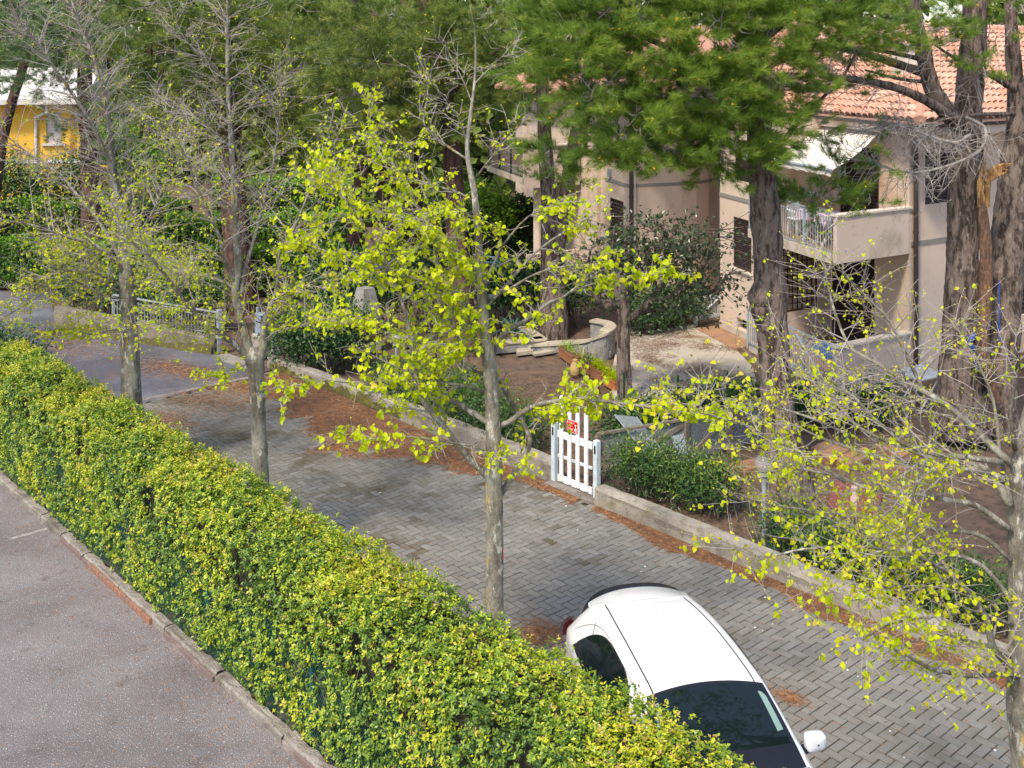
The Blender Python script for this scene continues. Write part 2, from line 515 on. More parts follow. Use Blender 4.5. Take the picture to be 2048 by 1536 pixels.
    pinedark=pmat('dark_pine_needle', None, 0.55, tint=[(0.0, (0.075, 0.13, 0.028)), (0.5, (0.18, 0.245, 0.05)), (1.0, (0.34, 0.37, 0.09))], transl=0.36, spec=0.3),
    pineblue=pmat('bluish_pine_needle', None, 0.55, tint=[(0.0, (0.08, 0.15, 0.07)), (0.5, (0.17, 0.26, 0.11)), (1.0, (0.29, 0.37, 0.15))], transl=0.34, spec=0.3),
    cone=pmat('pollen_cone', (0.55, 0.33, 0.03), 0.7),
    deadtwig=pmat('dead_pine_twig', (0.35, 0.325, 0.315), 0.9, var=((0.22, 0.195, 0.18), 3, 0.45, 0.6)),
    pinebark=pmat('pine_bark', (0.18, 0.137, 0.116), 0.95, var=((0.05, 0.036, 0.03), 10, 0.46, 0.58), var2=((0.28, 0.23, 0.20), 15, 0.56, 0.68), bump=(16, 1.0, 0.07), stretch=(1, 1, 0.28)),
    redbark=pmat('red_pine_bark', (0.13, 0.07, 0.055), 0.95, var=((0.045, 0.028, 0.025), 8, 0.44, 0.58), bump=(15, 1.0, 0.06), stretch=(1, 1, 0.25)),
    torn=pmat('torn_wood', (0.40, 0.22, 0.08), 0.85, var=((0.15, 0.075, 0.035), 14, 0.45, 0.58), var2=((0.56, 0.38, 0.18), 20, 0.55, 0.65), bump=(40, 1.0), stretch=(1, 1, 0.15)),
    peeled=pmat('peeled_limb', (0.19, 0.105, 0.065), 0.88, var=((0.09, 0.055, 0.04), 9, 0.42, 0.58), var2=((0.29, 0.18, 0.105), 15, 0.58, 0.66), bump=(30, 1.0, 0.04), stretch=(1, 1, 0.35)),
    carpaint=pmat('white_car_paint', (0.80, 0.81, 0.82), 0.25, coat=0.8, spec=0.5),
    carblack=pmat('black_car_trim', (0.012, 0.013, 0.02), 0.25, spec=0.5),
    seam=pmat('black_rubber', (0.02, 0.02, 0.025), 0.7),
    glass=pmat('dark_glass', (0.006, 0.012, 0.014), 0.02, spec=0.55),
    tealtrim=pmat('pillar_trim', (0.20, 0.31, 0.28), 0.4, coat=1.0),
    taillight=pmat('red_lens', (0.55, 0.01, 0.02), 0.15, coat=0.8),
    tyre=pmat('tyre', (0.018, 0.018, 0.018), 0.85),
    rim=pmat('alloy', (0.45, 0.45, 0.46), 0.35, metal=0.8),
    debris=pmat('pale_bits', (0.7, 0.7, 0.7), 0.8),
)
# ------------------------------------------------------------------ ground, road, lane
def sheet(name, pts, z, mat, th=0.25):
    g = Geo()
    g.prism(pts, z - th, z)
    o = g.build(name, mat, kind='structure')
    return o


g = Geo()
g.add([[-400, -60, -0.06], [400, -60, -0.06], [400, 600, -0.06], [-400, 600, -0.06]], [[0, 1, 2, 3]])
g.build('ground', M['soil'], kind='structure')

V_KERB, V_HEDGE0, V_HEDGE1, V_WALL = 6.12, 6.26, 7.45, 13.36
road = sheet('road', [L(-90, -40)[:2], L(40, -40)[:2], L(40, 6.14)[:2], L(-90, 6.14)[:2]], 0.0, M['road'])
# worn white painted line reaching the kerb
u0 = uv_of(gp(100, 1054))[0]
g = Geo()
g.prism([L(u0, 5.55)[:2], L(u0 + 0.07, 5.55)[:2], L(u0 + 0.09, 6.1)[:2], L(u0, 6.1)[:2]], 0.0, 0.004)
g.build('painted_line', pmat('worn_white_line', (0.33, 0.32, 0.31), 0.8, var=((0.18, 0.16, 0.17), 6, 0.45, 0.6)), parent=road)

lane_edge = [gp(*p)[:2] for p in ((285, 806), (497, 752), (548, 737), (430, 708), (120, 655), (104, 612), (108, 586), (-700, 560), (-1200, 760), (-300, 860))]
sheet('lane_asphalt', lane_edge, 0.0, M['road_far'], 0.05)

# herringbone pavers: bed, then stones; the 300 nearest in the frame are separate stones
LB0, LB1, LV0, LV1 = -23.6, 1.2, 7.0, V_WALL
bed = Geo()
bed.prism([L(LB0, LV0)[:2], L(LB1, LV0)[:2], L(LB1, LV1 + 0.02)[:2], L(LB0, LV1 + 0.02)[:2]], -0.12, -0.012)
bed = bed.build('lane_pavement', M['joint'], kind='structure')
w, ln = 0.12, 0.24
stones = []
for i in range(int(LB0 / w) - 1, int(LB1 / w) + 1):
    for j in range(int(LV0 / w), int(LV1 / w) + 1):
        c = (i - j) % 4
        if c == 0:
            stones.append(((i + 1) * w, (j + 0.5) * w, 0))
        elif c == 3:
            stones.append(((i + 0.5) * w, (j + 1) * w, 1))
stones = [s for s in stones if LB0 + 0.1 < s[0] < LB1 and LV0 < s[1] < LV1 - (0.12 if s[2] else 0.06)]
shown = []
for k, (u, v, o) in enumerate(stones):
    p = L(u, v)
    px, py = CX + p[0] / p[1] * FPX, HZ + CH / p[1] * FPX
    hidden = v < V_HEDGE1 + 0.02
    in_car = 1120 < px < 1700 and py > 1195 + max(0, (px - 1400)) * 1.35 and px < 1640
    if 0 < px < 2040 and py < 1530 and not hidden and not in_car:
        shown.append((p[1], k))
near = {k for _, k in sorted(shown)[:300]}
gs, gm = Geo(), Geo()
gb = Geo().cbox((0, 0, 0), LD * (ln / 2 - 0.007), LN * (w / 2 - 0.007), (0, 0, 0.03), 0.006)
pav0 = gb.build('paver', M['paver'], parent=bed, origin=None)
base_me = pav0.data
first = True
mid = org(bed)
Vb = np.empty(len(base_me.vertices) * 3)
base_me.vertices.foreach_get('co', Vb)
base_me.vertices.foreach_set('co', (Vb.reshape(-1, 3) + mid).ravel())
base_me.update()
for k, (u, v, o) in enumerate(stones):
    p = L(u, v, -0.030 + rnd(None, -0.003, 0.003))
    tx, ty = rnd(None, -0.008, 0.008), rnd(None, -0.012, 0.012)
    if k in near:
        ob = pav0 if first else inst(pav0, bed)
        first = False
        ob.location = Vector(p - mid)
        ob.rotation_euler = (tx, ty, (PI / 2 if o else 0) + rnd(None, -0.012, 0.012))
    else:
        a, b = (LD, LN) if not o else (LN, -LD)
        a = nrm(a + rng.normal(0, 0.01, 3) * [1, 1, 0.6])
        b = nrm(b + rng.normal(0, 0.006, 3) * [1, 1, 1.2])
        mossy = rnd() < 1 / (1 + math.exp((u + 15.5 + 1.6 * math.sin(v * 1.9 + u)) / 1.1))
        (gm if mossy else gs).cbox(p, a * (ln / 2 - 0.007), b * (w / 2 - 0.007), (0, 0, 0.03), 0.006, tint=rnd())
gs.build('pavers_beyond', M['paver'], parent=bed, kind='stuff')
gm.build('mossy_pavers', M['pavermoss'], parent=bed, kind='stuff')
# flush kerb between the stones and the asphalt
g = Geo()
for q in range(7):
    v0 = 7.5 + q * 0.86
    g2 = Geo().cbox(L(LB0 - 0.08, v0 + 0.43, -0.05), LD * 0.07, LN * 0.425, (0, 0, 0.06), 0.01)
    g2.build('edging_stone', M['kerb'], parent=bed)

# brick and concrete kerb under the hedge
kb = thing('garden_kerb', 'low broken concrete kerb with orange brick facing along the foot of the hedge', 'kerb', L(-12, 6.2))
ka = -26.0
while ka < 2.5:
    le = rnd(None, 0.9, 1.7)
    h = 0.10 + rnd(None, -0.012, 0.02)
    n = 12
    uu = np.linspace(ka + 0.01, ka + le - 0.01, n)
    e0 = V_KERB + rng.normal(0, 0.008, n)
    e1 = V_KERB + 0.13 + rng.normal(0, 0.012, n)
    gk = Geo()
    sec = np.array([[np.r_[L(u, a, 0)], L(u, a, h - 0.02), L(u, a + 0.02, h + rnd(None, -.006, .006)), L(u, (a + b) / 2, h + rnd(None, -.012, .012)), L(u, b, h + rnd(None, -.01, .01)), L(u, b + 0.02, -0.02)] for u, a, b in zip(uu, e0, e1)])
    gk.grid(sec)
    gk.prism([L(uu[0], V_KERB + 0.01)[:2], L(uu[-1], V_KERB + 0.01)[:2], L(uu[-1], V_KERB + 0.13)[:2], L(uu[0], V_KERB + 0.13)[:2]], -0.02, h - 0.03)
    gk.build('concrete_section', M['kerb'], parent=kb)
    if rnd() < 0.55 or ka > -10:
        gk = Geo().cbox(L(ka + le / 2, V_KERB - 0.012, 0.03), LD * (le / 2 - 0.03), LN * 0.016, (0, 0, 0.045), 0.006)
        gk.build('facing_stone', M['kerbstone'], parent=kb)
    ka += le
for q in range(16):
    u = -16.3 + q * 0.135
    Geo().cbox(L(u, V_KERB - 0.02, 0.04), LD * 0.061, LN * 0.02, (0, 0, 0.042 + rnd(None, -.006, .006)), 0.006).build('brick', M['brick'], parent=kb)


# ------------------------------------------------------------------ low garden walls
def low_wall(name, label, pts, h, th, mat, moss=0.0, seg=0.5):
    """wall with a worn top along a list of ground points; h one value per point; thickness towards the far side"""
    P = np.array([p[:2] for p in pts])
    d = np.r_[0, np.cumsum(np.linalg.norm(np.diff(P, axis=0), axis=1))]
    n = max(3, int(d[-1] / 0.09))
    s = np.linspace(0, d[-1], n)
    X = np.c_[np.interp(s, d, P[:, 0]), np.interp(s, d, P[:, 1])]
    hh = np.interp(s, d, h)
    T = nrm(np.gradient(X, axis=0))
    Nn = np.c_[-T[:, 1], T[:, 0]]
    if (Nn @ np.array([0, 1.0])).mean() < 0:
        Nn = -Nn
    wob = lambda a: np.convolve(rng.normal(0, a, n + 8), np.ones(9) / 3, 'valid')
    A = lambda off, z, jx=0.006, jz=0.007: np.c_[X + Nn * (off + wob(jx))[:, None], z + wob(jz)]
    rows = [A(0.0, np.full(n, -0.1), 0.002, 0.001), A(0, hh * 0.35), A(-0.004, hh * 0.7), A(0.004, hh - 0.03), A(0.028, hh), A(th * 0.5, hh + 0.008), A(th - 0.025, hh), A(th, hh - 0.03), A(th, np.full(n, -0.1), 0.002, 0.001)]
    g = Geo().grid(np.array(rows))
    for e in (0, -1):
        g.add([r[e] for r in rows], [list(range(len(rows)))[::(1 if e else -1)]])
    return tag(g.build(name, mat, smooth=False), label, 'wall')


wallR = low_wall('low_wall', 'low weathered concrete wall along the lane to the right of the white picket gate',
                 [gp(1189, 1012), L(-4.5, V_WALL), L(4, V_WALL)], [0.31, 0.31, 0.31], 0.26, M['conc'])
wallM = low_wall('low_wall', 'low concrete wall with mossy foot between the white picket gate and the grey metal gate',
                 [gp(534, 735), gp(800, 836), gp(1108, 961)], [0.27, 0.29, 0.31], 0.26, M['conc'])
wallL = low_wall('low_wall', 'taller mossy concrete wall carrying the grey bar railing at the lane bend',
                 [gp(108, 659), gp(250, 677), gp(428, 708)], [0.62, 0.48, 0.36], 0.30, M['conc2'])
# mossy foot of the middle wall
for src, a, b, nm in ((wallM, (540, 737), (800, 836), 'moss_growth'), (wallL, (112, 661), (424, 709), 'moss_growth')):
    g = Geo()
    p0, p1 = gp(*a), gp(*b)
    n = 60
    t = np.linspace(0, 1, n)
    line = p0[None] + (p1 - p0)[None] * t[:, None]
    off = np.array([LN[0], LN[1], 0])
    hz = 0.10 + 0.08 * np.abs(np.convolve(rng.normal(0, 1, n + 4), np.ones(5) / 2, 'valid'))
    lo = line - off * 0.022
    hi = line - off * 0.016
    lo[:, 2] = 0.0
    hi[:, 2] = np.minimum(hz, 0.26)
    g.grid(np.array([lo, hi, hi + off * 0.03]))
    g.build(nm, M['moss'], parent=src)

# concrete threshold of the picket gate
g = Geo().cbox((gp(1104, 968) + gp(1190, 1009)) / 2 + LN * 0.08 + np.array([0, 0, 0.02]), LD * 0.62, LN * 0.17, (0, 0, 0.03), 0.01)
g.build('threshold_step', M['kerb'], kind='structure')


# ------------------------------------------------------------------ dry pine needles
def litter_along(name, u0, u1, v_in, prof, n, sheet_z=0.006):
    """strip of brown needles lying against the wall: prof(u) = width"""
    g = Geo()
    uu = np.arange(u0, u1, 0.06)
    wv = np.array([max(0.05, prof(u)) for u in uu])
    wv = wv * (1 + 0.22 * np.convolve(rng.normal(0, 1, len(uu) + 6), np.ones(7) / 3, 'valid'))
    wv = np.maximum(wv, 0.03)
    sec = np.array([[L(u, v_in, 0.03), L(u, v_in - w_ * 0.5, 0.022), L(u, v_in - w_ * 0.86, 0.011), L(u, v_in - w_, 0.001)] for u, w_ in zip(uu, wv)])
    g.grid(sec[:, ::-1])
    base = g.build(name, M['litter'], kind='stuff')
    k = rng.integers(0, len(uu), n)
    t = 1 - rng.random(n) ** 0.7 * 1.12
    pu = uu[k] + rng.uniform(-0.05, 0.05, n)
    pv = v_in - wv[k] * (1 - t)
    blades(name + '_blades', pu, pv, 0.028 * np.clip(t, 0.1, 1) + 0.005, base)
    return base


def blades(name, pu, pv, pz, parent, ln_=(0.05, 0.13), wd=0.006):
    n = len(pu)
    P = LD[None] * pu[:, None] + LN[None] * pv[:, None] + np.array([0, 0, 1.0])[None] * pz[:, None]
    blades_xyz(name, P, parent, ln_, wd)


def blades_xyz(name, P, parent, ln_=(0.05, 0.13), wd=0.006, kind='stuff', mat=None):
    n = len(P)
    a = rng.uniform(0, 2 * PI, n)
    d = np.c_[np.cos(a), np.sin(a), rng.normal(0, 0.10, n)]
    s = np.c_[-np.sin(a), np.cos(a), np.zeros(n)]
    l_ = rng.uniform(ln_[0], ln_[1], n)[:, None]
    V = np.stack([P - d * l_ / 2 - s * wd / 2, P + d * l_ / 2, P - d * l_ / 2 + s * wd / 2 + [0, 0, 0.004]], 1)
    V[:, :, 2] = np.maximum(V[:, :, 2], 0.003)
    F = np.arange(3 * n).reshape(n, 3)
    return mk(name, V.reshape(-1, 3), [F], mat or M['needle'], parent=parent, kind=kind, tint=rng.random(n))


uL, uG = uv_of(gp(560, 742))[0], uv_of(gp(1108, 964))[0]
litter_along('pine_needle_litter', uv_of(gp(1195, 1015))[0], 3.0, V_WALL - 0.01, lambda u: 0.27 + 0.08 * math.sin(u * 2.1), 9000)
litter_along('pine_needle_litter', uL + 0.3, uG + 0.9, V_WALL - 0.0, lambda u: 0.25 + 1.25 * max(0, min(1, (uG - 0.4 - u) / 3.2)) ** 0.6 - 0.35 * max(0, min(1, (uL + 3 - u) / 3)), 15000)
# loose blotches: behind the hedge, by the car, on the asphalt edge
gl = Geo()
spots = [(1095, 1262, .30), (1065, 1275, .2), (345, 842, .6), (420, 800, .9), (470, 775, .7), (160, 693, 1.3), (560, 760, .8), (640, 790, .7), (700, 905, .3), (330, 735, .8), (390, 745, .6), (700, 850, .4), (1580, 1395, .16)]
Pn = []
for x, y, r in spots:
    c = gp(x, y)
    n = int(2600 * min(r, .9))
    q = rng.normal(0, 1, (n, 2)) * r * [0.62, 0.5]
    Pn.append(c[None] + LD[None] * q[:, :1] * 1.2 + LN[None] * q[:, 1:] * 0.8 + np.array([0, 0, 0.008]))
# thin scatter over the whole lane
n = 2600
pu, pv = rng.uniform(-23.5, -4, n), rng.uniform(7.5, 13.2, n)
Pn.append(LD[None] * pu[:, None] + LN[None] * pv[:, None] + np.array([0, 0, 0.006]))
ob = blades_xyz('fallen_pine_needles', np.vstack(Pn), None)
# small pale bits and droppings on the stones
Pd = [gp(x, y, 0.004) for x, y in ((1155, 1060), (1290, 1133), (1282, 1143), (1510, 1255), (1525, 1262), (1530, 1195), (1132, 1012), (1410, 1113), (1862, 1353), (1893, 1394), (1990, 1500), (1780, 1462), (1808, 1515), (1695, 1340), (1716, 1353), (1545, 1248), (760, 985), (960, 1000))]
g = Geo()
for p in Pd:
    r = rnd(None, 0.007, 0.018)
    g.lathe(p, [(0.001, 0.006), (r * .6, 0.005), (r, 0.0)], 7)
g.build('pale_droppings', M['debris'], kind='stuff')
# gravel and twigs on the near road
n = 5200
pu, pv = rng.uniform(-22, -3, n), 6.1 - np.abs(rng.normal(0, 1, n)) ** 1.4 * 1.6
blades('road_litter', pu, pv, np.full(n, 0.005), None, (0.015, 0.07), 0.008)
# ------------------------------------------------------------------ the villa
A2, B2 = np.array([-0.278, 0.961, 0.0]), np.array([0.842, 0.539, 0.0])
P0 = np.array([7.23, 24.78, 0.0])
UP = np.array([0, 0, 1.0])


def q(t, s, z=0.0):
    return P0 + A2 * t + B2 * s + UP * z


NA = nrm(np.cross(A2, UP)) * -1          # outward normal of the A faces (towards the left)
NA = NA if NA @ (-B2) > 0 else -NA
NB = nrm(np.cross(B2, UP))
NB = NB if NB @ (-A2) > 0 else -NB


def wall_seg(g, a, b, z0, z1, th, inward):
    """plain upright wall slab from ground point a to b, thickened towards inward"""
    a, b = np.asarray(a, float), np.asarray(b, float)
    i = np.asarray(inward, float) * th
    g.hexa([a * [1, 1, 0] + UP * z0, b * [1, 1, 0] + UP * z0, (b + i) * [1, 1, 0] + UP * z0, (a + i) * [1, 1, 0] + UP * z0],
           [a * [1, 1, 0] + UP * z1, b * [1, 1, 0] + UP * z1, (b + i) * [1, 1, 0] + UP * z1, (a + i) * [1, 1, 0] + UP * z1])
    return g


def wall_open(name, a, b, z0, z1, th, inward, holes, mat, parent):
    """wall with rectangular openings, holes = (d0, d1, h0, h1) along the wall"""
    a, b = np.asarray(a, float) * [1, 1, 0], np.asarray(b, float) * [1, 1, 0]
    Lw = np.linalg.norm(b - a)
    d = (b - a) / Lw
    xs = sorted({0.0, Lw, *[h[0] for h in holes], *[h[1] for h in holes]})
    zs = sorted({z0, z1, *[h[2] for h in holes], *[h[3] for h in holes]})
    g = Geo()
    for x0, x1 in zip(xs, xs[1:]):
        run = None
        for y0, y1 in zip(zs, zs[1:]):
            solid = not any(h[0] <= (x0 + x1) / 2 <= h[1] and h[2] <= (y0 + y1) / 2 <= h[3] for h in holes)
            if solid:
                wall_seg(g, a + d * x0, a + d * x1, y0, y1, th, inward)
    return g.build(name, mat, parent)


def shutter(a, b, z0, z1, out, parent, n, leaves=1, name='shutter'):
    """louvred shutter between two ground points: frame, slats one by one"""
    a, b, out = np.asarray(a, float), np.asarray(b, float), np.asarray(out, float)
    d = nrm(b - a)
    for k in range(leaves):
        p, r = a + (b - a) * (k / leaves), a + (b - a) * ((k + 1) / leaves)
        p, r = p + d * 0.006, r - d * 0.006
        g = Geo()
        fw = 0.055
        o = out * 0.02
        g.box((p + d * fw / 2 + o) + UP * (z0 + z1) / 2, d * fw / 2, out * 0.022, UP * (z1 - z0) / 2)
        g.box((r - d * fw / 2 + o) + UP * (z0 + z1) / 2, d * fw / 2, out * 0.022, UP * (z1 - z0) / 2)
        m = (p + r) / 2
        hw = np.linalg.norm(r - p) / 2 - fw - 0.001
        for z in (z0 + fw / 2, z1 - fw / 2):
            g.box(m + o + UP * z, d * hw, out * 0.02, UP * fw / 2)
        g.box(m + UP * (z0 + z1) / 2 - out * 0.012, d * hw, out * 0.004, UP * ((z1 - z0) / 2 - 0.003))
        sh = g.build(name, M['shutter'], parent)
        first = None
        for i in range(n):
            z = z0 + fw + (i + 0.5) * (z1 - z0 - 2 * fw) / n
            h = (z1 - z0 - 2 * fw) / n
            if first is None:
                sl_ = nrm(out * 0.6 - UP * 0.8)
                first = Geo().box(m + o * 0.8 + UP * z, d * hw, sl_ * h * 0.5, nrm(np.cross(d, sl_)) * 0.005).build('slat', M['shutter'], sh)
                z_first = z
            else:
                inst(first, sh, loc=(0, 0, z - z_first))
    return sh


villa = thing('villa', 'pink beige plastered two storey villa with red tiled roof and corner balconies', 'building', q(2, 3))
SL, PT, FL = 2.93, 4.0, 3.06           # slab underside, parapet top, upper floor level
EZ = 6.03                              # eave height
inA, inB = B2, A2                      # inward directions of the A and B faces
# right front wall with its window
ws = lambda s: s - 2.49
holes = [(3.07 - 2.49, 4.11 - 2.49, 4.0, 5.25), (6.6 - 2.49, 7.6 - 2.49, 4.0, 5.25), (5.6 - 2.49, 7.2 - 2.49, 0.9, 2.6)]
wall_open('front_wall', q(0, 2.49), q(0, 13), -0.1, EZ - 0.15, 0.3, A2, holes, M['plaster'], villa)
shutter(q(0.06, 3.07), q(0.06, 4.11), 4.0, 5.25, NB, villa, 16, 2)
shutter(q(0.06, 6.6), q(0.06, 7.6), 4.0, 5.25, NB, villa, 14, 2)
shutter(q(0.1, 5.6), q(0.1, 7.2), 0.9, 2.6, NB, villa, 14, 2)
Geo().box(q(0, 7.6, 3.12) + NB * 0.012, B2 * 5.06, NB * 0.012, UP * 0.05).build('grey_band', M['band'], villa)
# loggia: side wall with doors, back wall with grille
upper_holes = [(1.2, 2.9, FL, 5.25)]
wall_open('loggia_side_wall', q(0.3, 2.49), q(3.34, 2.49), FL, EZ - 0.1, 0.25, B2, [(0.9, 2.6, FL, 5.25)], M['plaster2'], villa)
wall_open('porch_side_wall', q(0.3, 2.49), q(3.34, 2.49), -0.1, SL, 0.25, B2, [(1.08, 2.98, 0.16, 2.55)], M['plaster'], villa)
wall_open('loggia_back_wall', q(3.34, 0.32), q(3.34, 2.74), FL, EZ - 0.1, 0.25, A2, [], M['plaster2'], villa)
wall_open('porch_back_wall', q(3.34, 0.32), q(3.34, 2.74), -0.1, SL, 0.25, A2, [(0.38, 1.66, 0.98, 2.62)], M['plaster'], villa)
shutter(q(1.38, 2.56), q(3.28, 2.56), 0.16, 2.55, NA, villa, 26, 2, 'shutter_door')
shutter(q(1.2, 2.56), q(2.9, 2.56), FL, 5.25, NA, villa, 22, 2, 'shutter_door')
# brown grille in the porch back wall with a pale reveal behind
wall_seg(Geo(), q(3.50, 0.5), q(3.50, 2.3), 0.9, 2.7, 0.05, A2).build('window_back', M['plaster2'], villa)
wall_seg(Geo(), q(3.43, 1.05), q(3.43, 1.55), 0.98, 2.62, 0.06, A2).build('window_post', M['plaster2'], villa)
gr = Geo()
for k in (0.72, 1.96):
    gr.bar(q(3.36, k, 0.99), q(3.36, k, 2.61), 0.04)
for z in (1.0, 2.6):
    gr.bar(q(3.36, 0.75, z), q(3.36, 1.93, z), 0.04)
gr = gr.build('window_grille', M['grille'], villa)
for k in np.linspace(0.72, 1.96, 8)[1:-1]:
    Geo().bar(q(3.345, k, 1.02), q(3.345, k, 2.58), 0.024).build('bar', M['grille'], gr)
for z in np.linspace(1.0, 2.6, 10)[1:-1]:
    Geo().bar(q(3.37, 0.745, z), q(3.37, 1.935, z), 0.024).build('bar', M['grille'], gr)
# balcony and porch slabs
g = Geo().prism([q(0.002, 0.002)[:2], q(4.07, 0.002)[:2], q(4.07, 0.31)[:2], q(3.33, 0.31)[:2], q(3.33, 2.485)[:2], q(0.002, 2.485)[:2]], SL, FL - 0.002)
g.build('balcony_slab', M['slab'], villa)
g = Geo().prism([q(0.03, 0.03)[:2], q(4.03, 0.03)[:2], q(4.03, 0.31)[:2], q(3.33, 0.31)[:2], q(3.33, 2.485)[:2], q(0.03, 2.485)[:2]], FL - 0.002, FL + 0.012)
g.build('balcony_floor', M['path'], villa)
g = Geo().prism([q(0.002, 0.002)[:2], q(4.1, 0.002)[:2], q(4.1, 0.31)[:2], q(3.33, 0.31)[:2], q(3.33, 2.485)[:2], q(0.002, 2.485)[:2]], -0.1, 0.15)
g.build('porch_floor', M['path'], villa)
# edge beam under the railing
wall_seg(Geo(), q(0.16, -0.02), q(4.08, -0.02), SL - 0.06, FL + 0.03, 0.12, B2).build('slab_edge', M['slab'], villa)
# solid parapets with pale copings
wall_seg(Geo(), q(-0.015, 0.0), q(-0.015, 2.485), SL - 0.03, PT - 0.05, 0.15, A2).build('balcony_parapet', M['parapet'], villa)
g = Geo().cbox(q(0.06, 1.25, PT - 0.025), B2 * 1.28, NB * 0.11, UP * 0.025, 0.006)
g.build('coping', M['sill'], villa)
wall_seg(Geo(), q(0.0, 0.0), q(0.0, 2.485), -0.1, 1.01, 0.15, A2).build('porch_parapet', M['parapet'], villa)
g = Geo().cbox(q(0.07, 1.25, 1.035), B2 * 1.28, NB * 0.12, UP * 0.025, 0.006)
g.build('coping', M['sill'], villa)


def railing(parent, a, b, z0, z1, n, mat, name='railing', skip=(), diag=0, posts=3):
    g = Geo()
    g.bar(a + UP * z1, b + UP * z1, 0.05, 0.035)
    g.bar(a + UP * (z1 - 0.13), b + UP * (z1 - 0.13), 0.03, 0.012)
    g.bar(a + UP * (z0 + 0.07), b + UP * (z0 + 0.07), 0.03, 0.012)
    r = g.build(name, mat, parent)
    for i in range(posts):
        p = a + (b - a) * (i / (posts - 1))
        Geo().bar(p + UP * (z0 - 0.10), p + UP * (z1 - 0.02), 0.045).build('post', mat, r)
    bars = []
    for i in range(n):
        f = (i + 0.5) / n
        p = a + (b - a) * f
        if bars:
            bars.append(inst(bars[0], r, loc=Vector((b - a) * (f - 0.5 / n))))
        else:
            bars.append(Geo().bar(p + UP * (z0 + 0.0), p + UP * (z1 - 0.09), 0.017).build('bar', mat, r))
    return r


railing(villa, q(0.08, 0.03), q(4.04, 0.03), FL, PT, 36, M['greymetal'], posts=4)
# porch railing with its gate leaf and diagonal strut
railing(villa, q(0.08, -0.02), q(4.07, -0.02), 0.10, 1.03, 42, M['greymetal'], name='porch_railing', posts=4)
g = Geo()
for t0 in (0.35, 1.75):
    g.bar(q(t0, -0.06, 0.12), q(t0 + 1.3, -0.06, 0.95), 0.05, 0.02)
g.build('railing_brace', M['greymetal'], villa)
wall_seg(Geo(), q(0.16, 0.0), q(4.1, 0.0), -0.1, 0.18, 0.12, B2).build('porch_kerb', M['slab'], villa)
# projecting wing on the left of the balcony
a, b = q(4.1, 0.32), q(6.19, 0.32)
wall_open('wing_wall', q(3.3, 0.32), b, -0.1, EZ - 0.1, 0.28, B2, [(4.39 - 3.3, 5.39 - 3.3, 1.84, 3.2), (4.62 - 3.3, 5.22 - 3.3, 0.22, 0.52), (4.3 - 3.3, 5.3 - 3.3, 4.2, 5.3)], M['plaster'], villa)
shutter(q(4.39, 0.38), q(5.39, 0.38), 1.84, 3.2, NA, villa, 22)
shutter(q(4.3, 0.38), q(5.3, 0.38), 4.2, 5.3, NA, villa, 18)
wall_seg(Geo(), q(4.6, 0.55), q(5.25, 0.55), 0.15, 0.6, 0.05, B2).build('vent_back', M['dark'], villa)
Geo().cbox(q(4.89, 0.30, 1.81), A2 * 0.56, NA * 0.06, UP * 0.025, 0.005).build('window_sill', M['sill'], villa)
Geo().box(q(4.78, 0.32, 3.71) + NA * 0.012, A2 * 1.41, NA * 0.012, UP * 0.05).build('grey_band', M['band'], villa)
wall_seg(Geo(), q(4.12, 0.32) + NA * 0.02, q(6.2, 0.32) + NA * 0.02, -0.1, 0.2, 0.018, B2).build('plinth', M['slab'], villa)
wall_seg(Geo(), q(6.19, 0.6), np.array([6.75, 34.6, 0]), -0.1, EZ - 0.1, 0.25, B2).build('wing_return_wall', M['plaster'], villa)
# curved recess wall and the wall beyond with door, pilaster
arc = [(3.48, 32.80), (4.0, 33.02), (4.55, 33.20), (5.1, 33.42), (5.6, 33.75), (6.05, 34.2), (6.5, 34.9)]
g = Geo()
ac = np.array(arc)
ts = np.linspace(0, len(arc) - 1, 25)
ac = np.c_[np.interp(ts, range(len(arc)), ac[:, 0]), np.interp(ts, range(len(arc)), ac[:, 1])]
bk = ac + np.array([-0.1, 0.28])
g.prism(np.vstack([ac, bk[::-1]]), -0.1, 6.4)
g.build('curved_wall', M['plaster'], villa, smooth=False)
gb = Geo()
for k in range(24):
    p, r = np.r_[ac[k], 3.71], np.r_[ac[k + 1], 3.71]
    m_ = nrm(np.r_[(r - p)[1], -(r - p)[0], 0])
    gb.hexa([p + m_ * 0.012 - UP * .05, r + m_ * 0.012 - UP * .05, r - m_ * .01 - UP * .05, p - m_ * .01 - UP * .05], [p + m_ * 0.012 + UP * .05, r + m_ * 0.012 + UP * .05, r - m_ * .01 + UP * .05, p - m_ * .01 + UP * .05])
gb.build('grey_band', M['band'], villa)
W0 = np.array([3.48, 32.8, 0])
wq = lambda t, z=0.0, o=0.0: W0 + A2 * t + UP * z + NA * o
wall_open('left_wall', wq(0), wq(12), -0.1, 6.4, 0.28, B2, [(0.52, 1.63, 0.95, 3.18), (6.2, 7.4, 0.3, 2.6), (3.0, 4.1, 4.3, 6.0)], M['plaster2'], villa)
Geo().box(wq(1.0, 3.71) + NA * 0.012, A2 * 1.0, NA * 0.012, UP * 0.05).build('grey_band', M['band'], villa)
shutter(wq(0.52, 0, -0.06), wq(1.63, 0, -0.06), 0.95, 3.18, NA, villa, 20, 1, 'shutter_door')
shutter(wq(6.2, 0, -0.06), wq(7.4, 0, -0.06), 0.3, 2.6, NA, villa, 16, 1, 'shutter_door')
shutter(wq(3.0, 0, -0.06), wq(4.1, 0, -0.06), 4.3, 6.0, NA, villa, 14, 1, 'shutter_door')
g = Geo()
wall_seg(g, wq(2.35, 0, 0.14), wq(3.25, 0, 0.14), -0.1, 6.4, 0.16, B2)
g.build('pilaster', M['plaster2'], villa)
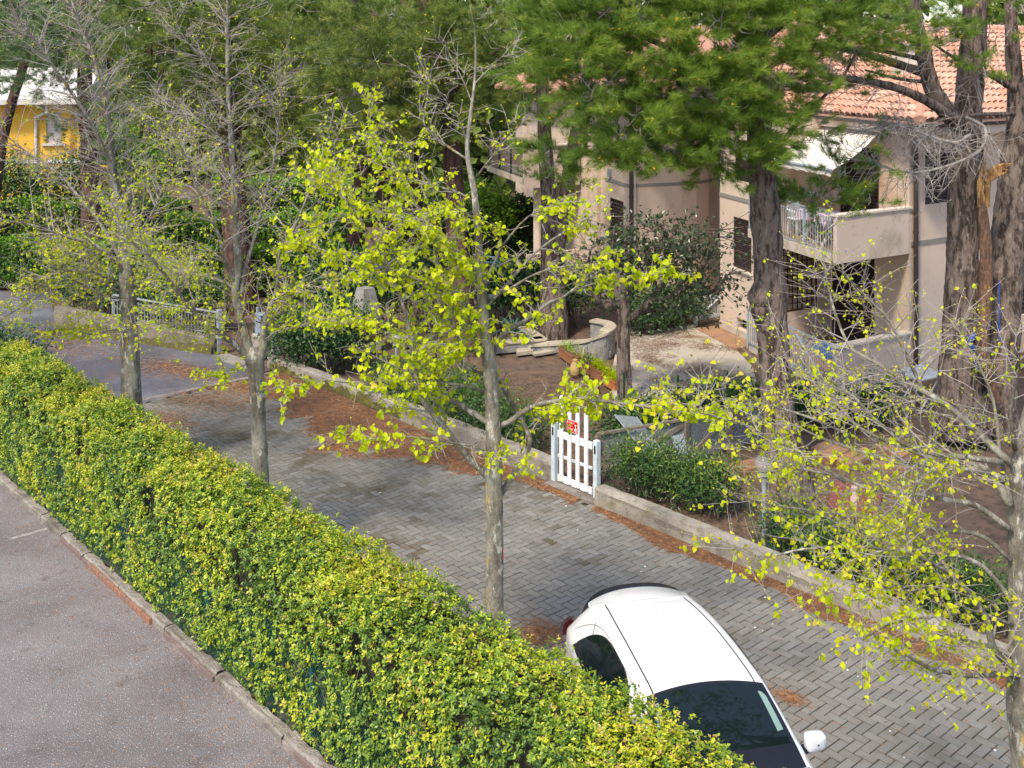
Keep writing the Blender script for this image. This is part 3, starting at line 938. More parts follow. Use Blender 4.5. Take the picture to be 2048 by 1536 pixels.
g = Geo().cbox(wq(1.55, 3.95, 0.05), A2 * 0.07, NA * 0.05, UP * 0.13, 0.01)
g.build('wall_box', M['palemetal'], villa)
g = Geo()
g.lathe(wq(2.05, 2.72, 0.0), [(0.0, 0.05), (0.06, 0.05), (0.06, 0.0)], 10, axis=NA)
g.build('round_vent', M['dark'], villa)
g = Geo()
pz = np.array([4.55, 33.2, 2.2]) + np.array([0.3, -0.95, 0]) * 0.05
g.lathe(pz, [(0.02, 0.16), (0.075, 0.12), (0.085, 0.0), (0.05, -0.08), (0.0, -0.09)], 10)
g.build('wall_lamp', M['dark'], villa)
# far balcony: slab, parapet, black railing, column
P2 = np.array([0.38, 35.6, 0])
r2 = lambda t, s, z=0.0: P2 + A2 * t + B2 * s + UP * z
Geo().prism([r2(0, 0)[:2], r2(4.6, 0)[:2], r2(4.6, 2.4)[:2], r2(0, 2.25)[:2]], 3.42, 3.62).build('balcony_slab', M['slab'], villa)
wall_seg(Geo(), r2(-0.01, 0), r2(-0.01, 2.2), 3.30, 4.62, 0.15, A2).build('balcony_parapet', M['parapet'], villa)
Geo().cbox(r2(0.06, 1.1, 4.645), B2 * 1.12, NB * 0.1, UP * 0.025, 0.006).build('coping', M['sill'], villa)
railing(villa, r2(0.1, 0.03), r2(4.5, 0.03), 3.6, 4.62, 34, M['blackmetal'], posts=4)
wall_seg(Geo(), r2(4.45, 0.05), r2(4.45, 2.4), 3.60, 4.6, 0.12, A2).build('balcony_parapet', M['slab'], villa)
g = Geo()
pc = at(1081, 460, 36.9) * [1, 1, 0]
g.box(pc + UP * 1.65, B2 * 0.17, NB * 0.17, UP * 1.76)
g.build('column', M['plaster2'], villa)
wall_seg(Geo(), r2(0.2, 0.2), r2(0.2, 2.2), -0.1, 1.12, 0.14, A2).build('terrace_wall', M['plaster'], villa)
# downpipes
for p, z0, z1, mt in ((q(-0.08, 2.66), -0.1, EZ - 0.15, 'pipe'), (W0 + np.array([0.02, -0.12, 0]), -0.1, 6.3, 'pipe'), (q(-0.08, 5.15), 3.3, EZ - 0.15, 'pipe')):
    g = Geo()
    g.tube([p + UP * z0, p + UP * (z0 + z1) / 2, p + UP * z1], 0.058, 10)
    for z in (1.4, 3.4, 5.0):
        if z0 < z < z1:
            g.tube([p + UP * (z - 0.03), p + UP * (z + 0.03)], 0.066, 10)
    g.build('downpipe', M[mt], villa, smooth=False)
g = Geo().tube([W0 + np.array([0.14, -0.06, z]) for z in (0, 3, 6.2)], 0.02, 6)
g.build('downpipe', M['whitewall'], villa)
# awning: cloth with valance bar and arms
g = Geo()
n, m = 13, 8
c00, c01 = q(0.15, -0.05, 4.97), q(4.35, -0.05, 4.99)
c10, c11 = q(0.95, 2.36, 5.74), q(4.35, 2.36, 5.74)
P = np.zeros((m, n, 3))
for i in range(m):
    for j in range(n):
        f, h = i / (m - 1), j / (n - 1)
        P[i, j] = (c00 * (1 - h) + c01 * h) * (1 - f) + (c10 * (1 - h) + c11 * h) * f - UP * 0.10 * math.sin(f * PI)
aw = thing('awning', 'cream fabric awning stretched over the villa balcony below the eave', 'awning', q(2, 1.2, 4.9))
g.grid(P)
g.build('fabric', M['awning'], aw)
g = Geo()
g.grid(np.array([[c00 * (1 - h) + c01 * h, c00 * (1 - h) + c01 * h - UP * (0.13 + 0.012 * math.sin(h * 60))] for h in np.linspace(0, 1, 60)]))
g.build('valance', M['awning'], aw)
Geo().tube([c00, (c00 + c01) / 2, c01], 0.035, 8).build('front_bar', M['greymetal'], aw)
Geo().tube([c10, (c10 + c11) / 2, c11], 0.045, 8).build('roller_tube', M['greymetal'], aw)
for h in (0.12, 0.88):
    Geo().bar(c00 * (1 - h) + c01 * h - UP * 0.03, (c10 * (1 - h) + c11 * h) - UP * 0.32, 0.035).build('arm', M['greymetal'], aw)
# ------------------------------------------------------------------ roof
SLOPE = 0.43
rA = lambda t, s: q(t, s, EZ + (s - 2.0) * math.sin(math.radians(73.5)) * SLOPE)
RUN = 5.3
sR = 2.0 + RUN / 0.959
tB = -0.9
tR = tB + RUN / 0.959
RZ = EZ + RUN * SLOPE
ap = q(tR, sR, RZ)
tE, sE = 14.0, 15.0
roofs = Geo()
dz = UP * -0.12
fa = [q(tB, 2.0, EZ), q(tE, 2.0, EZ), q(tE, sR, RZ), ap]
fb = [q(tB, sE, EZ), q(tB, 2.0, EZ), ap, q(tR, sE, RZ)]
for f in (fa, fb):
    roofs.hexa([p + dz for p in f[::-1]], f[::-1])
roof = roofs.build('roof', M['tile'], villa)
# the other slopes, out of view
g = Geo()
g.hexa([p + dz for p in (q(tE, sR, RZ), q(tE, 2 * sR - 2, EZ), q(tR + 5, 2 * sR - 2, EZ), ap)][::1], [q(tE, sR, RZ), q(tE, 2 * sR - 2, EZ), q(tR + 5, 2 * sR - 2, EZ), ap])
g.build('rear_slope', M['tile'], roof)


def tile_geo(g, c, dx, dn, up_s, wd, le, tint):
    """barrel tile: half-round cover on a pan; c lower edge centre, dx across, up_s up the slope, dn slope normal"""
    k = 6
    V = []
    for l_, r_, h_ in ((0.0, 0.5, 0.035), (le, 0.42, 0.008)):
        for i in range(k + 1):
            a = PI * i / k
            V.append(c + dx * (math.cos(a) * wd * r_) + dn * (h_ + math.sin(a) * wd * 0.42 * (r_ / 0.5)) + up_s * l_)
        V.append(c - dx * wd * 0.60 + dn * h_ * 0.55 + up_s * l_)
    F = [[i, i + 1, k + 2 + i + 1, k + 2 + i] for i in range(k + 1)]
    V = np.array(V)
    V2 = V[:k + 1] - dn * 0.028
    g.add(np.vstack([V, V2]), [f[::-1] for f in F] + [[i, i + 1, 2 * k + 5 + i, 2 * k + 4 + i][::-1] for i in range(k)], tint)


ROWL, TW = 0.36, 0.245
tiles = []
for face, e0, dirx, n_t, n_s in ((0, q(tB, 2.0, EZ), A2, 0, 0), (1, q(tB, 2.0, EZ), B2, 0, 0)):
    other = B2 if face == 0 else A2
    hor = nrm(np.cross(UP, np.cross(other, UP)))
    perp = nrm(other - dirx * (other @ dirx))
    ups = nrm(perp + UP * SLOPE)
    dn = nrm(np.cross(dirx, ups))
    dn = dn if dn[2] > 0 else -dn
    rows = int(RUN * math.hypot(1, SLOPE) / ROWL) + 1
    for r_ in range(rows):
        dist = r_ * ROWL
        hr = dist / math.hypot(1, SLOPE)          # horizontal run
        lo = hr / math.tan(math.radians(73.5 / 2)) * 1.0 if True else 0
        # start of the row on the hip: intersect with the hip line
        f = hr / RUN
        hip = q(tB, 2.0, EZ) * (1 - f) + ap * f
        length = 14.0 if face == 0 else 10.5
        for k in range(int((length) / TW)):
            c = hip + dirx * (0.12 + k * TW) + dn * 0.012
            px, py = CX + c[0] / c[1] * FPX, HZ - (c[2] - CH) / c[1] * FPX
            tiles.append((c, dirx, dn, ups, px, py, c[1]))
vis = sorted([t for t in tiles if 1480 < t[4] < 2060 and t[5] > 40], key=lambda t: t[6])
pick = {id(t) for t in vis[:300]}
g = Geo()
for t in tiles:
    if id(t) in pick:
        g1 = Geo()
        tile_geo(g1, t[0] + t[2] * rnd(None, -.006, .006), t[1], t[2], nrm(t[3] + t[1] * rnd(None, -.03, .03)), TW, ROWL + 0.05, 0)
        g1.build('roof_tile', M['tile'], roof)
    else:
        tile_geo(g, t[0] + t[2] * rnd(None, -.006, .006), t[1], t[2], t[3], TW, ROWL + 0.05, rnd())
g.build('roof_tiles_beyond', M['tile'], roof, kind='stuff')
g = Geo()
for k in range(17):
    p, r = q(tB, 2.0, EZ) * (1 - k / 17) + ap * (k / 17), q(tB, 2.0, EZ) * (1 - (k + 1.12) / 17) + ap * ((k + 1.12) / 17)
    g.tube([p + UP * 0.05, r + UP * 0.075], [0.13, 0.105], 10)
g.build('hip_tiles', M['tile'], roof, kind='stuff')
g = Geo()
for k in range(24):
    p = ap + B2 * (k * 0.4)
    g.tube([p + UP * 0.05, p + B2 * 0.45 + UP * 0.07], [0.14, 0.115], 10)
    p = ap + A2 * (k * 0.4)
    g.tube([p + UP * 0.05, p + A2 * 0.45 + UP * 0.07], [0.14, 0.115], 10)
g.build('ridge_tiles', M['tile'], roof, kind='stuff')
# gutters along the eaves
for a_, b_, o_ in ((q(tB - 0.1, 2.0, EZ - 0.03), q(tE, 2.0, EZ - 0.03), NA), (q(tB, 1.9, EZ - 0.03), q(tB, sE, EZ - 0.03), NB)):
    g = Geo()
    for i in range(8):
        p, r = a_ + (b_ - a_) * (i / 8), a_ + (b_ - a_) * ((i + 1) / 8)
        pr = np.array([[x + o_ * (0.06 + 0.075 * math.cos(an)) + UP * (-0.075 * math.sin(an)) for an in np.linspace(0, PI, 7)] for x in (p, r - (b_ - a_) * 0.0008)])
        g.grid(pr)
    g.build('gutter', M['gutter'], villa)
g = Geo()
for f, o_ in ((fa, B2), (fb, A2)):
    g.hexa([f[0] - UP * 0.30, f[1] - UP * 0.30, f[1] - UP * 0.30 + o_ * 1.2, f[0] - UP * 0.30 + o_ * 1.2], [f[0] - UP * 0.13, f[1] - UP * 0.13, f[1] - UP * 0.13 + o_ * 1.2, f[0] - UP * 0.13 + o_ * 1.2])
g.build('soffit', M['plaster2'], villa)
# simple roof over the left part
g = Geo()
e = [wq(-2.5, 6.4, 0.7), wq(12.6, 6.4, 0.7), wq(12.6, 8.6, -4.5), wq(-2.5, 8.6, -4.5)]
g.hexa([p - UP * 0.15 for p in e[::-1]], e[::-1])
g.build('left_roof', M['tile'], villa)
# chimney
cb = at(1815, 178, 29.4)
ch = Geo()
ch.box(cb + UP * 0.48, A2 * 0.28, nrm(B2 - A2 * (A2 @ B2)) * 0.28, UP * 0.62)
ch.box(cb + UP * 1.16, A2 * 0.36, nrm(B2 - A2 * (A2 @ B2)) * 0.36, UP * 0.05)
ch = ch.build('chimney', M['chimney'], roof)
Geo().box(cb - UP * 0.1, A2 * 0.36, nrm(B2 - A2 * (A2 @ B2)) * 0.36, UP * 0.09).build('flashing', M['red'], ch)
# low parapet right of the big pine
wall_seg(Geo(), q(-1.6, 5.55), q(-1.6, 8.0), -0.1, 1.05, 0.16, A2).build('side_parapet', M['parapet'], villa)
Geo().cbox(q(-1.53, 6.8, 1.08), B2 * 1.3, NB * 0.11, UP * 0.025, 0.006).build('coping', M['sill'], villa)

# ------------------------------------------------------------------ yellow house far left
yh = thing('yellow_house', 'yellow plastered house with white eave far behind the bare branches at left', 'building', at(60, 300, 50) * [1, 1, 0])
Yd = 50.0
p_l, p_r = at(-160, 300, Yd) * [1, 1, 0], at(168, 300, Yd + 1.5) * [1, 1, 0]
dY = nrm(p_r - p_l)
oY = np.array([dY[1], -dY[0], 0])
wl = np.linalg.norm(p_r - p_l)
wx = (at(102, 250, Yd + 0.9)[0] - p_l[0]) / dY[0]
wall_open('front_wall', p_l, p_r, -0.1, 5.35, 0.3, -oY, [(wx - 0.33, wx + 0.33, 3.55, 5.0)], M['yellow'], yh)
wall_seg(Geo(), p_r - dY * 0.3, p_r - oY * 8, -0.1, 5.35, 0.3, -dY).build('side_wall', M['yellow'], yh)
Geo().box(p_l + dY * wx - oY * 0.12 + UP * 4.28, dY * 0.34, oY * 0.02, UP * 0.73).build('blind', M['lilac'], yh)
Geo().cbox(p_l + dY * wx + oY * 0.05 + UP * 3.5, dY * 0.5, oY * 0.09, UP * 0.05, 0.01).build('window_sill', M['whitewall'], yh)
g = Geo()
g.hexa([p_l + oY * .8 + UP * 5.37, p_r + oY * .8 + dY * .2 + UP * 5.37, p_r - oY * 4 + dY * .2 + UP * 5.37, p_l - oY * 4 + UP * 5.37],
       [p_l + oY * .8 + UP * 5.62, p_r + oY * .8 + dY * .2 + UP * 5.62, p_r - oY * 4 + dY * .2 + UP * 7.0, p_l - oY * 4 + UP * 7.0])
g.build('roof', M['whitewall'], yh)
Geo().box((p_l + p_r) / 2 + oY * 0.02 + UP * 2.72, dY * (wl / 2), oY * 0.02, UP * 0.09).build('white_band', M['whitewall'], yh)
pp = p_l + dY * ((at(64, 250, Yd + .6)[0] - p_l[0]) / dY[0]) + oY * 0.08
Geo().tube([pp + UP * 0, pp + UP * 4.6, pp + UP * 4.75 + oY * 0.1, pp + dY * 0.55 + UP * 5.0 + oY * 0.45, pp + dY * .55 + UP * 5.3 + oY * .5], 0.07, 8).build('downpipe', M['whitewall'], yh)
yw = tag(low_wall('yellow_wall', '', [at(178, 330, 46) * [1, 1, 0], at(216, 330, 45.6) * [1, 1, 0]], [3.05, 3.05], 0.25, M['yellow']), 'short yellow garden wall piece behind the bare tree stems at left', 'wall')
# ------------------------------------------------------------------ vegetation helpers
def smooth_path(P, n):
    """Catmull-Rom resampling of a polyline"""
    P = np.asarray(P, float)
    if len(P) == 2:
        return P[0] + (P[1] - P[0]) * np.linspace(0, 1, n)[:, None]
    d = np.r_[0, np.cumsum(np.linalg.norm(np.diff(P, axis=0), axis=1))]
    s = np.linspace(0, d[-1], n)
    Q = np.vstack([2 * P[0] - P[1], P, 2 * P[-1] - P[-2]])
    i = np.clip(np.searchsorted(d, s, 'right') - 1, 0, len(P) - 2)
    t = ((s - d[i]) / np.maximum(d[i + 1] - d[i], 1e-9))[:, None]
    a, b, c, e = Q[i], Q[i + 1], Q[i + 2], Q[i + 3]
    return 0.5 * (2 * b + (c - a) * t + (2 * a - 5 * b + 4 * c - e) * t ** 2 + (3 * b - a - 3 * c + e) * t ** 3)


def frames(y, up):
    """unit axes from direction y and an approximate normal"""
    y = nrm(y)
    x = nrm(np.cross(y, up) + 1e-6)
    z = np.cross(x, y)
    return x, y, z


HEART = np.array([[0, 0, 0], [-.36, -.10, .05], [-.52, .30, .10], [-.33, .74, .05], [0, 1.08, -.08], [.33, .74, .05], [.52, .30, .10], [.36, -.10, .05], [0, .5, -.02]])
HEARTF = np.array([[8, 0, 1], [8, 1, 2], [8, 2, 3], [8, 3, 4], [8, 4, 5], [8, 5, 6], [8, 6, 7], [8, 7, 0]])
OVATE = np.array([[0, 0, 0], [-.30, .45, .09], [0, 1.0, -.06], [.30, .45, .09]])
OVATEF = np.array([[0, 2, 1], [0, 3, 2]])
LONG = np.array([[0, 0, 0], [-.15, .5, .06], [0, 1.0, -.10], [.15, .5, .06]])


def leaf_mesh(name, P, Y, U, S, tmpl, tf, mat, parent, tint=None, kind='stuff', smooth=False):
    P, Y, U, S = np.asarray(P), np.asarray(Y), np.asarray(U), np.asarray(S)
    n = len(P)
    x, y, z = frames(Y, U)
    V = P[:, None, :] + S[:, None, None] * (tmpl[None, :, 0:1] * x[:, None] + tmpl[None, :, 1:2] * y[:, None] + tmpl[None, :, 2:3] * z[:, None])
    F = (tf[None] + (np.arange(n) * len(tmpl))[:, None, None]).reshape(-1, tf.shape[1])
    t = rng.random(n) if tint is None else np.asarray(tint)
    return mk(name, V.reshape(-1, 3), [F], mat, parent=parent, kind=kind, tint=np.repeat(t, len(tf)), smooth=smooth)


def bark_tube(g, P, R, n=14, rough=0.06, seg=0.05):
    """trunk with an uneven outline"""
    P = np.asarray(P, float)
    ln_ = np.linalg.norm(np.diff(P, axis=0), axis=1).sum()
    m = max(6, int(ln_ / seg))
    d = np.r_[0, np.cumsum(np.linalg.norm(np.diff(P, axis=0), axis=1))]
    s = np.linspace(0, d[-1], m)
    X = smooth_path(P, m)
    r = np.interp(s, d, R)
    T = nrm(np.gradient(X, axis=0))
    ref = np.array([1.0, 0.2, 0])
    S = nrm(np.cross(T, ref))
    U = np.cross(S, T)
    a = np.linspace(0, 2 * PI, n, endpoint=False)
    nz = rng.normal(0, 1, (m, n))
    k = np.array([1, 2, 3, 2, 1.0]) / 9
    for _ in range(2):
        nz = np.apply_along_axis(lambda v: np.convolve(np.r_[v[-2:], v, v[:2]], k, 'valid'), 1, nz)
    nz = np.apply_along_axis(lambda v: np.convolve(np.r_[v[:3][::-1], v, v[-3:][::-1]], np.ones(7) / 7, 'valid'), 0, nz)
    low = sum(np.sin(s[:, None] * f + ph + a[None] * q_) * w_ for f, ph, q_, w_ in ((1.3, 0.5, 1, .5), (2.9, 2.0, 2, .35), (5.1, 1.0, 1, .25)))
    rr = r[:, None] * (1 + rough * (nz * 3.0 + low * 0.6))
    V = X[:, None] + rr[..., None] * (np.cos(a)[None, :, None] * S[:, None] + np.sin(a)[None, :, None] * U[:, None])
    i = np.arange(m - 1)[:, None] * n
    kk = np.arange(n)[None]
    F = np.stack([i + kk, i + (kk + 1) % n, i + n + (kk + 1) % n, i + n + kk], -1).reshape(-1, 4)
    g.add(V.reshape(-1, 3), F)
    g.F.append(np.array([[g.n - n + j for j in range(n)]]))
    g.T.append(np.array([0.0]))


# ------------------------------------------------------------------ lindens along the lane
class Linden:
    def __init__(self, label, base, Y, group='young lindens along the lane', dens=1.2, lk=0.85, thin=1.0, sz=0.82, reach=1.0):
        self.reach = reach
        self.sz = sz
        self.dens, self.lk, self.thin = dens, lk, thin
        self.Y = Y
        self.root = thing('linden_tree', label, 'tree', base, group)
        self.tw = Geo()            # fine twigs
        self.leafP, self.leafY, self.leafU, self.leafS, self.leafT = [], [], [], [], []
        self.budP, self.budY, self.budS = [], [], []

    def path(self, pts, dd=(0, 0)):
        n = len(pts)
        return np.array([at(p[0], p[1], self.Y + dd[0] + (dd[1] - dd[0]) * i / max(1, n - 1)) for i, p in enumerate(pts)])

    def trunk(self, P, R):
        g = Geo()
        bark_tube(g, P, R, 16, 0.05, 0.06)
        return g.build('trunk', M['bark'], self.root, smooth=True)

    def limb(self, pts, r0, r1, dd=(0, 0), leaf=0.5, size=0.05, sub=14, sl=(0.35, 1.0), tip=True, start=0.12, mat='bark', world=None, late=0.0):
        P = self.path(pts, dd) if world is None else np.asarray(world)
        ln_ = np.linalg.norm(np.diff(P, axis=0), axis=1).sum()
        m = max(8, int(ln_ / 0.07))
        X = smooth_path(P, m)
        X[1:-1] += np.cumsum(rng.normal(0, 0.0035, (m - 2, 3)), axis=0) * np.sin(np.linspace(0, PI, m - 2))[:, None]
        R = self.thin ** .5 * (r0 + (r1 - r0) * np.linspace(0, 1, m) ** 0.8)
        g = Geo().tube(X, R * (1 + rng.normal(0, 0.06, m)), 9 if r0 > 0.025 else 6)
        g.build('limb', M[mat], self.root, smooth=True)
        self.sprout(X, R, leaf, size, int(sub * self.dens), sl, start, 0, late)
        if tip:
            self.nodes(X[int(m * 0.72):], leaf, size, 0.09)

    def sprout(self, X, R, leaf, size, n, sl, start, depth, late=0.0):
        m = len(X)
        T = nrm(np.gradient(X, axis=0))
        for _ in range(n):
            f = start + (1 - start) * rng.random() ** 0.85
            i = min(m - 1, int(f * m))
            lf = leaf * (1 if f > late else 0.15)
            t = T[i]
            side = nrm(np.cross(t, rng.normal(0, 1, 3)) * np.array([1, 1, 0.38]))
            dirv = nrm(t * rng.uniform(0.35, 0.95) * np.array([1, 1, 0.7]) + side * rng.uniform(0.6, 1.0) + np.array([0, 0, 0.10]))
            le = self.reach * rng.uniform(0.12, 0.38) if depth else self.reach * rng.uniform(*sl) * (1.05 - 0.65 * f)
            k = 7 if depth == 0 else 4
            s = np.linspace(0, 1, k)[:, None]
            bend = rng.normal(0, 0.14, 3) * le + np.array([0, 0, rng.uniform(-0.10, 0.16)]) * le
            C = X[i] + dirv * s * le + bend * s ** 2 + rng.normal(0, 0.012 * le, (k, 3)) * s
            r = min(R[i] * 0.55, 0.0105) if depth == 0 else 0.0036
            self.tw.tube(C, np.linspace(r, 0.0026 if depth == 0 else 0.0017, k) * self.thin, 4 if depth == 0 else 3, tint=rnd(), cap=False)
            if depth == 0:
                self.sprout(C, np.linspace(r, 0.003, k), lf, size, int(3 + le * 8.0), None, 0.2, 1)
                self.nodes(C, lf, size, 0.085)
            else:
                self.nodes(C, lf, size, 0.07)

    def nodes(self, C, leaf, size, step):
        d = np.r_[0, np.cumsum(np.linalg.norm(np.diff(C, axis=0), axis=1))]
        n = max(1, int(d[-1] / step))
        s = np.linspace(0.25, 1, n) * d[-1]
        X = np.c_[[np.interp(s, d, C[:, a]) for a in range(3)]].T
        for x in X:
            if rng.random() < leaf * self.lk:   # leafy node
                for _ in range(rng.integers(2, 5)):
                    dr = nrm(np.array([rng.normal(0, 1), rng.normal(0, 1), rng.uniform(-2.2, 0.2)]))
                    self.leafP.append(x + dr * 0.010 + rng.normal(0, 0.012, 3))
                    self.leafY.append(dr)
                    self.leafU.append(nrm(np.array([rng.normal(0, .8), rng.normal(-0.3, .8), 1.0])))
                    self.leafS.append(size * self.sz * rng.uniform(0.5, 1.35))
                    self.leafT.append(np.clip(rng.normal(0.45, 0.22), 0, 1))
            elif rng.random() < 0.75:
                dr = nrm(np.array([rng.normal(0, 1), rng.normal(0, 1), rng.uniform(-0.8, 1.2)]))
                self.budP.append(x)
                self.budY.append(dr)
                self.budS.append(rng.uniform(0.011, 0.026))

    def finish(self, singles=0):
        self.tw.build('twigs', M['twig'], self.root, kind='stuff')
        P, Yv, U, S, T = (np.array(v) for v in (self.leafP, self.leafY, self.leafU, self.leafS, self.leafT))
        if singles:
            px = np.c_[CX + P[:, 0] / P[:, 1] * FPX, HZ - (P[:, 2] - CH) / P[:, 1] * FPX]
            inside = (px[:, 0] > 10) & (px[:, 0] < 2038) & (px[:, 1] > 10) & (px[:, 1] < 1526)
            score = np.where(inside, S / P[:, 1], 0)
            idx = np.argsort(-score)[:singles]
            o0 = org(self.root)
            x, y, z = frames(Yv[idx], U[idx])
            me = None
            for k, i in enumerate(idx):
                Mx = Matrix(((x[k][0] * S[i], y[k][0] * S[i], z[k][0] * S[i], P[i][0] - o0[0]), (x[k][1] * S[i], y[k][1] * S[i], z[k][1] * S[i], P[i][1] - o0[1]),
                             (x[k][2] * S[i], y[k][2] * S[i], z[k][2] * S[i], P[i][2] - o0[2]), (0, 0, 0, 1)))
                if me is None:
                    first = mk('leaf', HEART + o0, [HEARTF], M['lime'], parent=self.root)
                    first.matrix_local = Mx
                    me = first
                else:
                    inst(me, self.root, M=Mx)
            keep = np.ones(len(P), bool)
            keep[idx] = False
            P, Yv, U, S, T = P[keep], Yv[keep], U[keep], S[keep], T[keep]
        leaf_mesh('leaves', P, Yv, U, S, HEART, HEARTF, M['lime'], self.root, T)
        B = np.array(self.budP)
        leaf_mesh('buds', B, np.array(self.budY), rng.normal(0, 1, (len(B), 3)), np.array(self.budS), OVATE, OVATEF, M['lime'], self.root, rng.uniform(0.6, 1.0, len(B)))


# tree in the middle of the picture
T1Y = 12.12
b1 = at(990, 1492, T1Y)
t1 = Linden('grey linden with the densest lime green leaves, its trunk in mid picture', b1 * [1, 1, 0], T1Y, dens=1.45, lk=.82, sz=.86, reach=.78)
tp = t1.path([(991, 1500), (990, 1300), (989, 1100), (988, 960), (986, 850), (980, 740), (968, 640), (960, 520), (950, 395), (935, 308), (940, 239), (950, 154), (950, 68), (940, 10)], (0, -0.25))
tr = t1.trunk(tp, [.115, .105, .098, .096, .082, .078, .058, .046, .038, .026, .020, .013, .008, .004])
g = Geo()
for f in range(5):
    g.box(at(1004, 1098 + f * 5, T1Y - 0.085) + np.array([rnd(None, -.006, .006), 0, 0]), (0.012, 0.006, 0), (0, 0.003, 0), (0, 0, 0.016))
g.build('red_paint_mark', M['paint_red'], tr)
t1.limb([(977, 955), (933, 910), (885, 849), (840, 787), (825, 715), (812, 640), (784, 549), (737, 469), (694, 403), (652, 365), (612, 322)], .042, .006, (0, -.7), .62, .052, 34, (.4, 1.15))
t1.limb([(980, 848), (919, 808), (882, 784), (868, 705), (880, 600), (865, 493), (846, 450), (817, 384), (789, 337), (751, 285), (735, 240), (745, 190)], .036, .005, (0, .5), .58, .05, 30, (.35, 1.0))
t1.limb([(996, 996), (1025, 951), (1057, 893), (1042, 849), (1001, 773), (985, 730), (975, 690)], .040, .012, (0, .5), .35, .05, 8, (.2, .6))
t1.limb([(984, 856), (1022, 842), (1059, 818), (1107, 804), (1158, 804), (1210, 806), (1295, 817), (1380, 835), (1440, 842)], .034, .005, (0, -.8), .85, .062, 22, (.15, .5), late=0.2)
t1.limb([(981, 724), (1005, 671), (1056, 637), (1090, 609), (1138, 585), (1186, 538), (1205, 505)], .032, .006, (0, .6), .30, .05, 9, (.2, .6))
t1.limb([(1138, 585), (1190, 566), (1240, 560), (1300, 552), (1365, 545)], .012, .004, (.35, .2), .95, .066, 10, (.08, .25))
t1.limb([(972, 618), (993, 591), (1022, 574), (1060, 552), (1092, 539), (1140, 530), (1190, 530)], .024, .005, (0, -.5), .50, .05, 12, (.2, .6))
t1.limb([(968, 598), (1003, 579), (1055, 520), (1093, 485), (1140, 454), (1171, 437), (1210, 420)], .022, .005, (0, .5), .42, .05, 12, (.2, .6))
t1.limb([(966, 582), (989, 522), (1012, 477), (1045, 437), (1064, 423), (1110, 405), (1165, 402)], .020, .004, (0, -.6), .55, .05, 12, (.2, .6))
t1.limb([(948, 405), (919, 386), (871, 369), (844, 342), (817, 308), (795, 285), (760, 285)], .020, .004, (0, -.5), .5, .042, 16, (.25, .7))
t1.limb([(933, 318), (902, 297), (871, 273), (847, 246), (851, 205), (854, 171), (837, 106)], .016, .003, (0, .4), .22, .03, 14, (.25, .6))
t1.limb([(936, 285), (916, 239), (895, 212), (871, 178), (850, 150)], .012, .003, (0, -.3), .10, .026, 10, (.2, .5))
t1.limb([(951, 357), (988, 308), (1032, 260), (1046, 236)], .012, .003, (0, -.4), .22, .036, 8, (.2, .45))
t1.limb([(947, 170), (975, 140), (1000, 115), (1022, 92), (1035, 75)], .008, .002, (0, .3), .05, .022, 8, (.15, .4))
t1.limb([(946, 210), (925, 160), (905, 120), (890, 90)], .008, .002, (0, .3), .05, .022, 8, (.15, .4))
t1.limb([(984, 790), (930, 770), (880, 765), (830, 762), (770, 770), (700, 765), (640, 760), (580, 775)], .018, .003, (0, -1.0), .55, .055, 20, (.2, .7))
t1.limb([(984, 905), (930, 890), (870, 880), (800, 872), (740, 880), (690, 868)], .015, .003, (0, -.9), .5, .055, 14, (.15, .5), late=.3)
t1.limb([(981, 720), (940, 700), (890, 690), (830, 668), (760, 660), (700, 640), (640, 650)], .022, .004, (0, .9), .62, .052, 22, (.3, .8))
t1.limb([(968, 640), (920, 600), (860, 570), (790, 545), (720, 520), (640, 500), (590, 490)], .022, .004, (0, -.8), .7, .052, 26, (.3, .8))
t1.limb([(962, 540), (915, 500), (880, 470), (835, 440), (770, 420), (700, 375), (640, 350)], .020, .004, (0, .3), .62, .050, 26, (.3, .8))
t1.limb([(955, 450), (935, 430), (900, 430), (860, 425), (820, 440)], .014, .004, (0, -.7), .6, .050, 14, (.25, .6))
t1.limb([(981, 735), (955, 690), (938, 640), (935, 590), (945, 520), (940, 470)], .016, .004, (0, -.5), .55, .05, 14, (.2, .5))
t1.limb([(983, 755), (925, 728), (915, 680), (905, 630), (910, 560), (900, 500)], .020, .005, (0, -.4), .62, .052, 18, (.25, .6))
t1.limb([(977, 690), (1010, 680), (1050, 655), (1075, 640)], .010, .003, (0, -.5), .6, .055, 6, (.15, .35))
t1.limb([(985, 880), (1010, 905), (1030, 935), (1070, 905)], .010, .003, (0, -.5), .5, .05, 6, (.15, .35))
t1.finish(260)

# second tree
T2Y = 16.06
b2 = at(521, 1155, T2Y)
t2 = Linden('linden with pale upright stems forking low and sparse leaves, left of the leafiest one', b2 * [1, 1, 0], T2Y, dens=1.8, lk=1.1, sz=.85)
tp = t2.path([(523, 1160), (522, 945), (517, 850), (514, 760), (508, 715), (497, 705)], (0, 0))
t2.trunk(tp, [.125, .112, .108, .112, .14, .10])
t2.limb([(503, 715), (495, 690), (482, 641), (471, 586), (477, 535), (475, 480), (472, 424), (469, 380), (468, 342), (461, 239), (458, 164), (456, 68), (455, -40)], .075, .018, (0, .3), .05, .03, 42, (.4, 1.3))
t2.limb([(520, 720), (526, 690), (530, 640), (546, 600), (553, 575), (555, 535), (560, 500)], .068, .016, (0, -.3), .3, .04, 14, (.3, .8))
t2.limb([(553, 575), (562, 520), (575, 484), (590, 450), (603, 422), (623, 378), (649, 325), (683, 253)], .03, .006, (-.25, -.8), .20, .04, 24, (.3, 1.0))
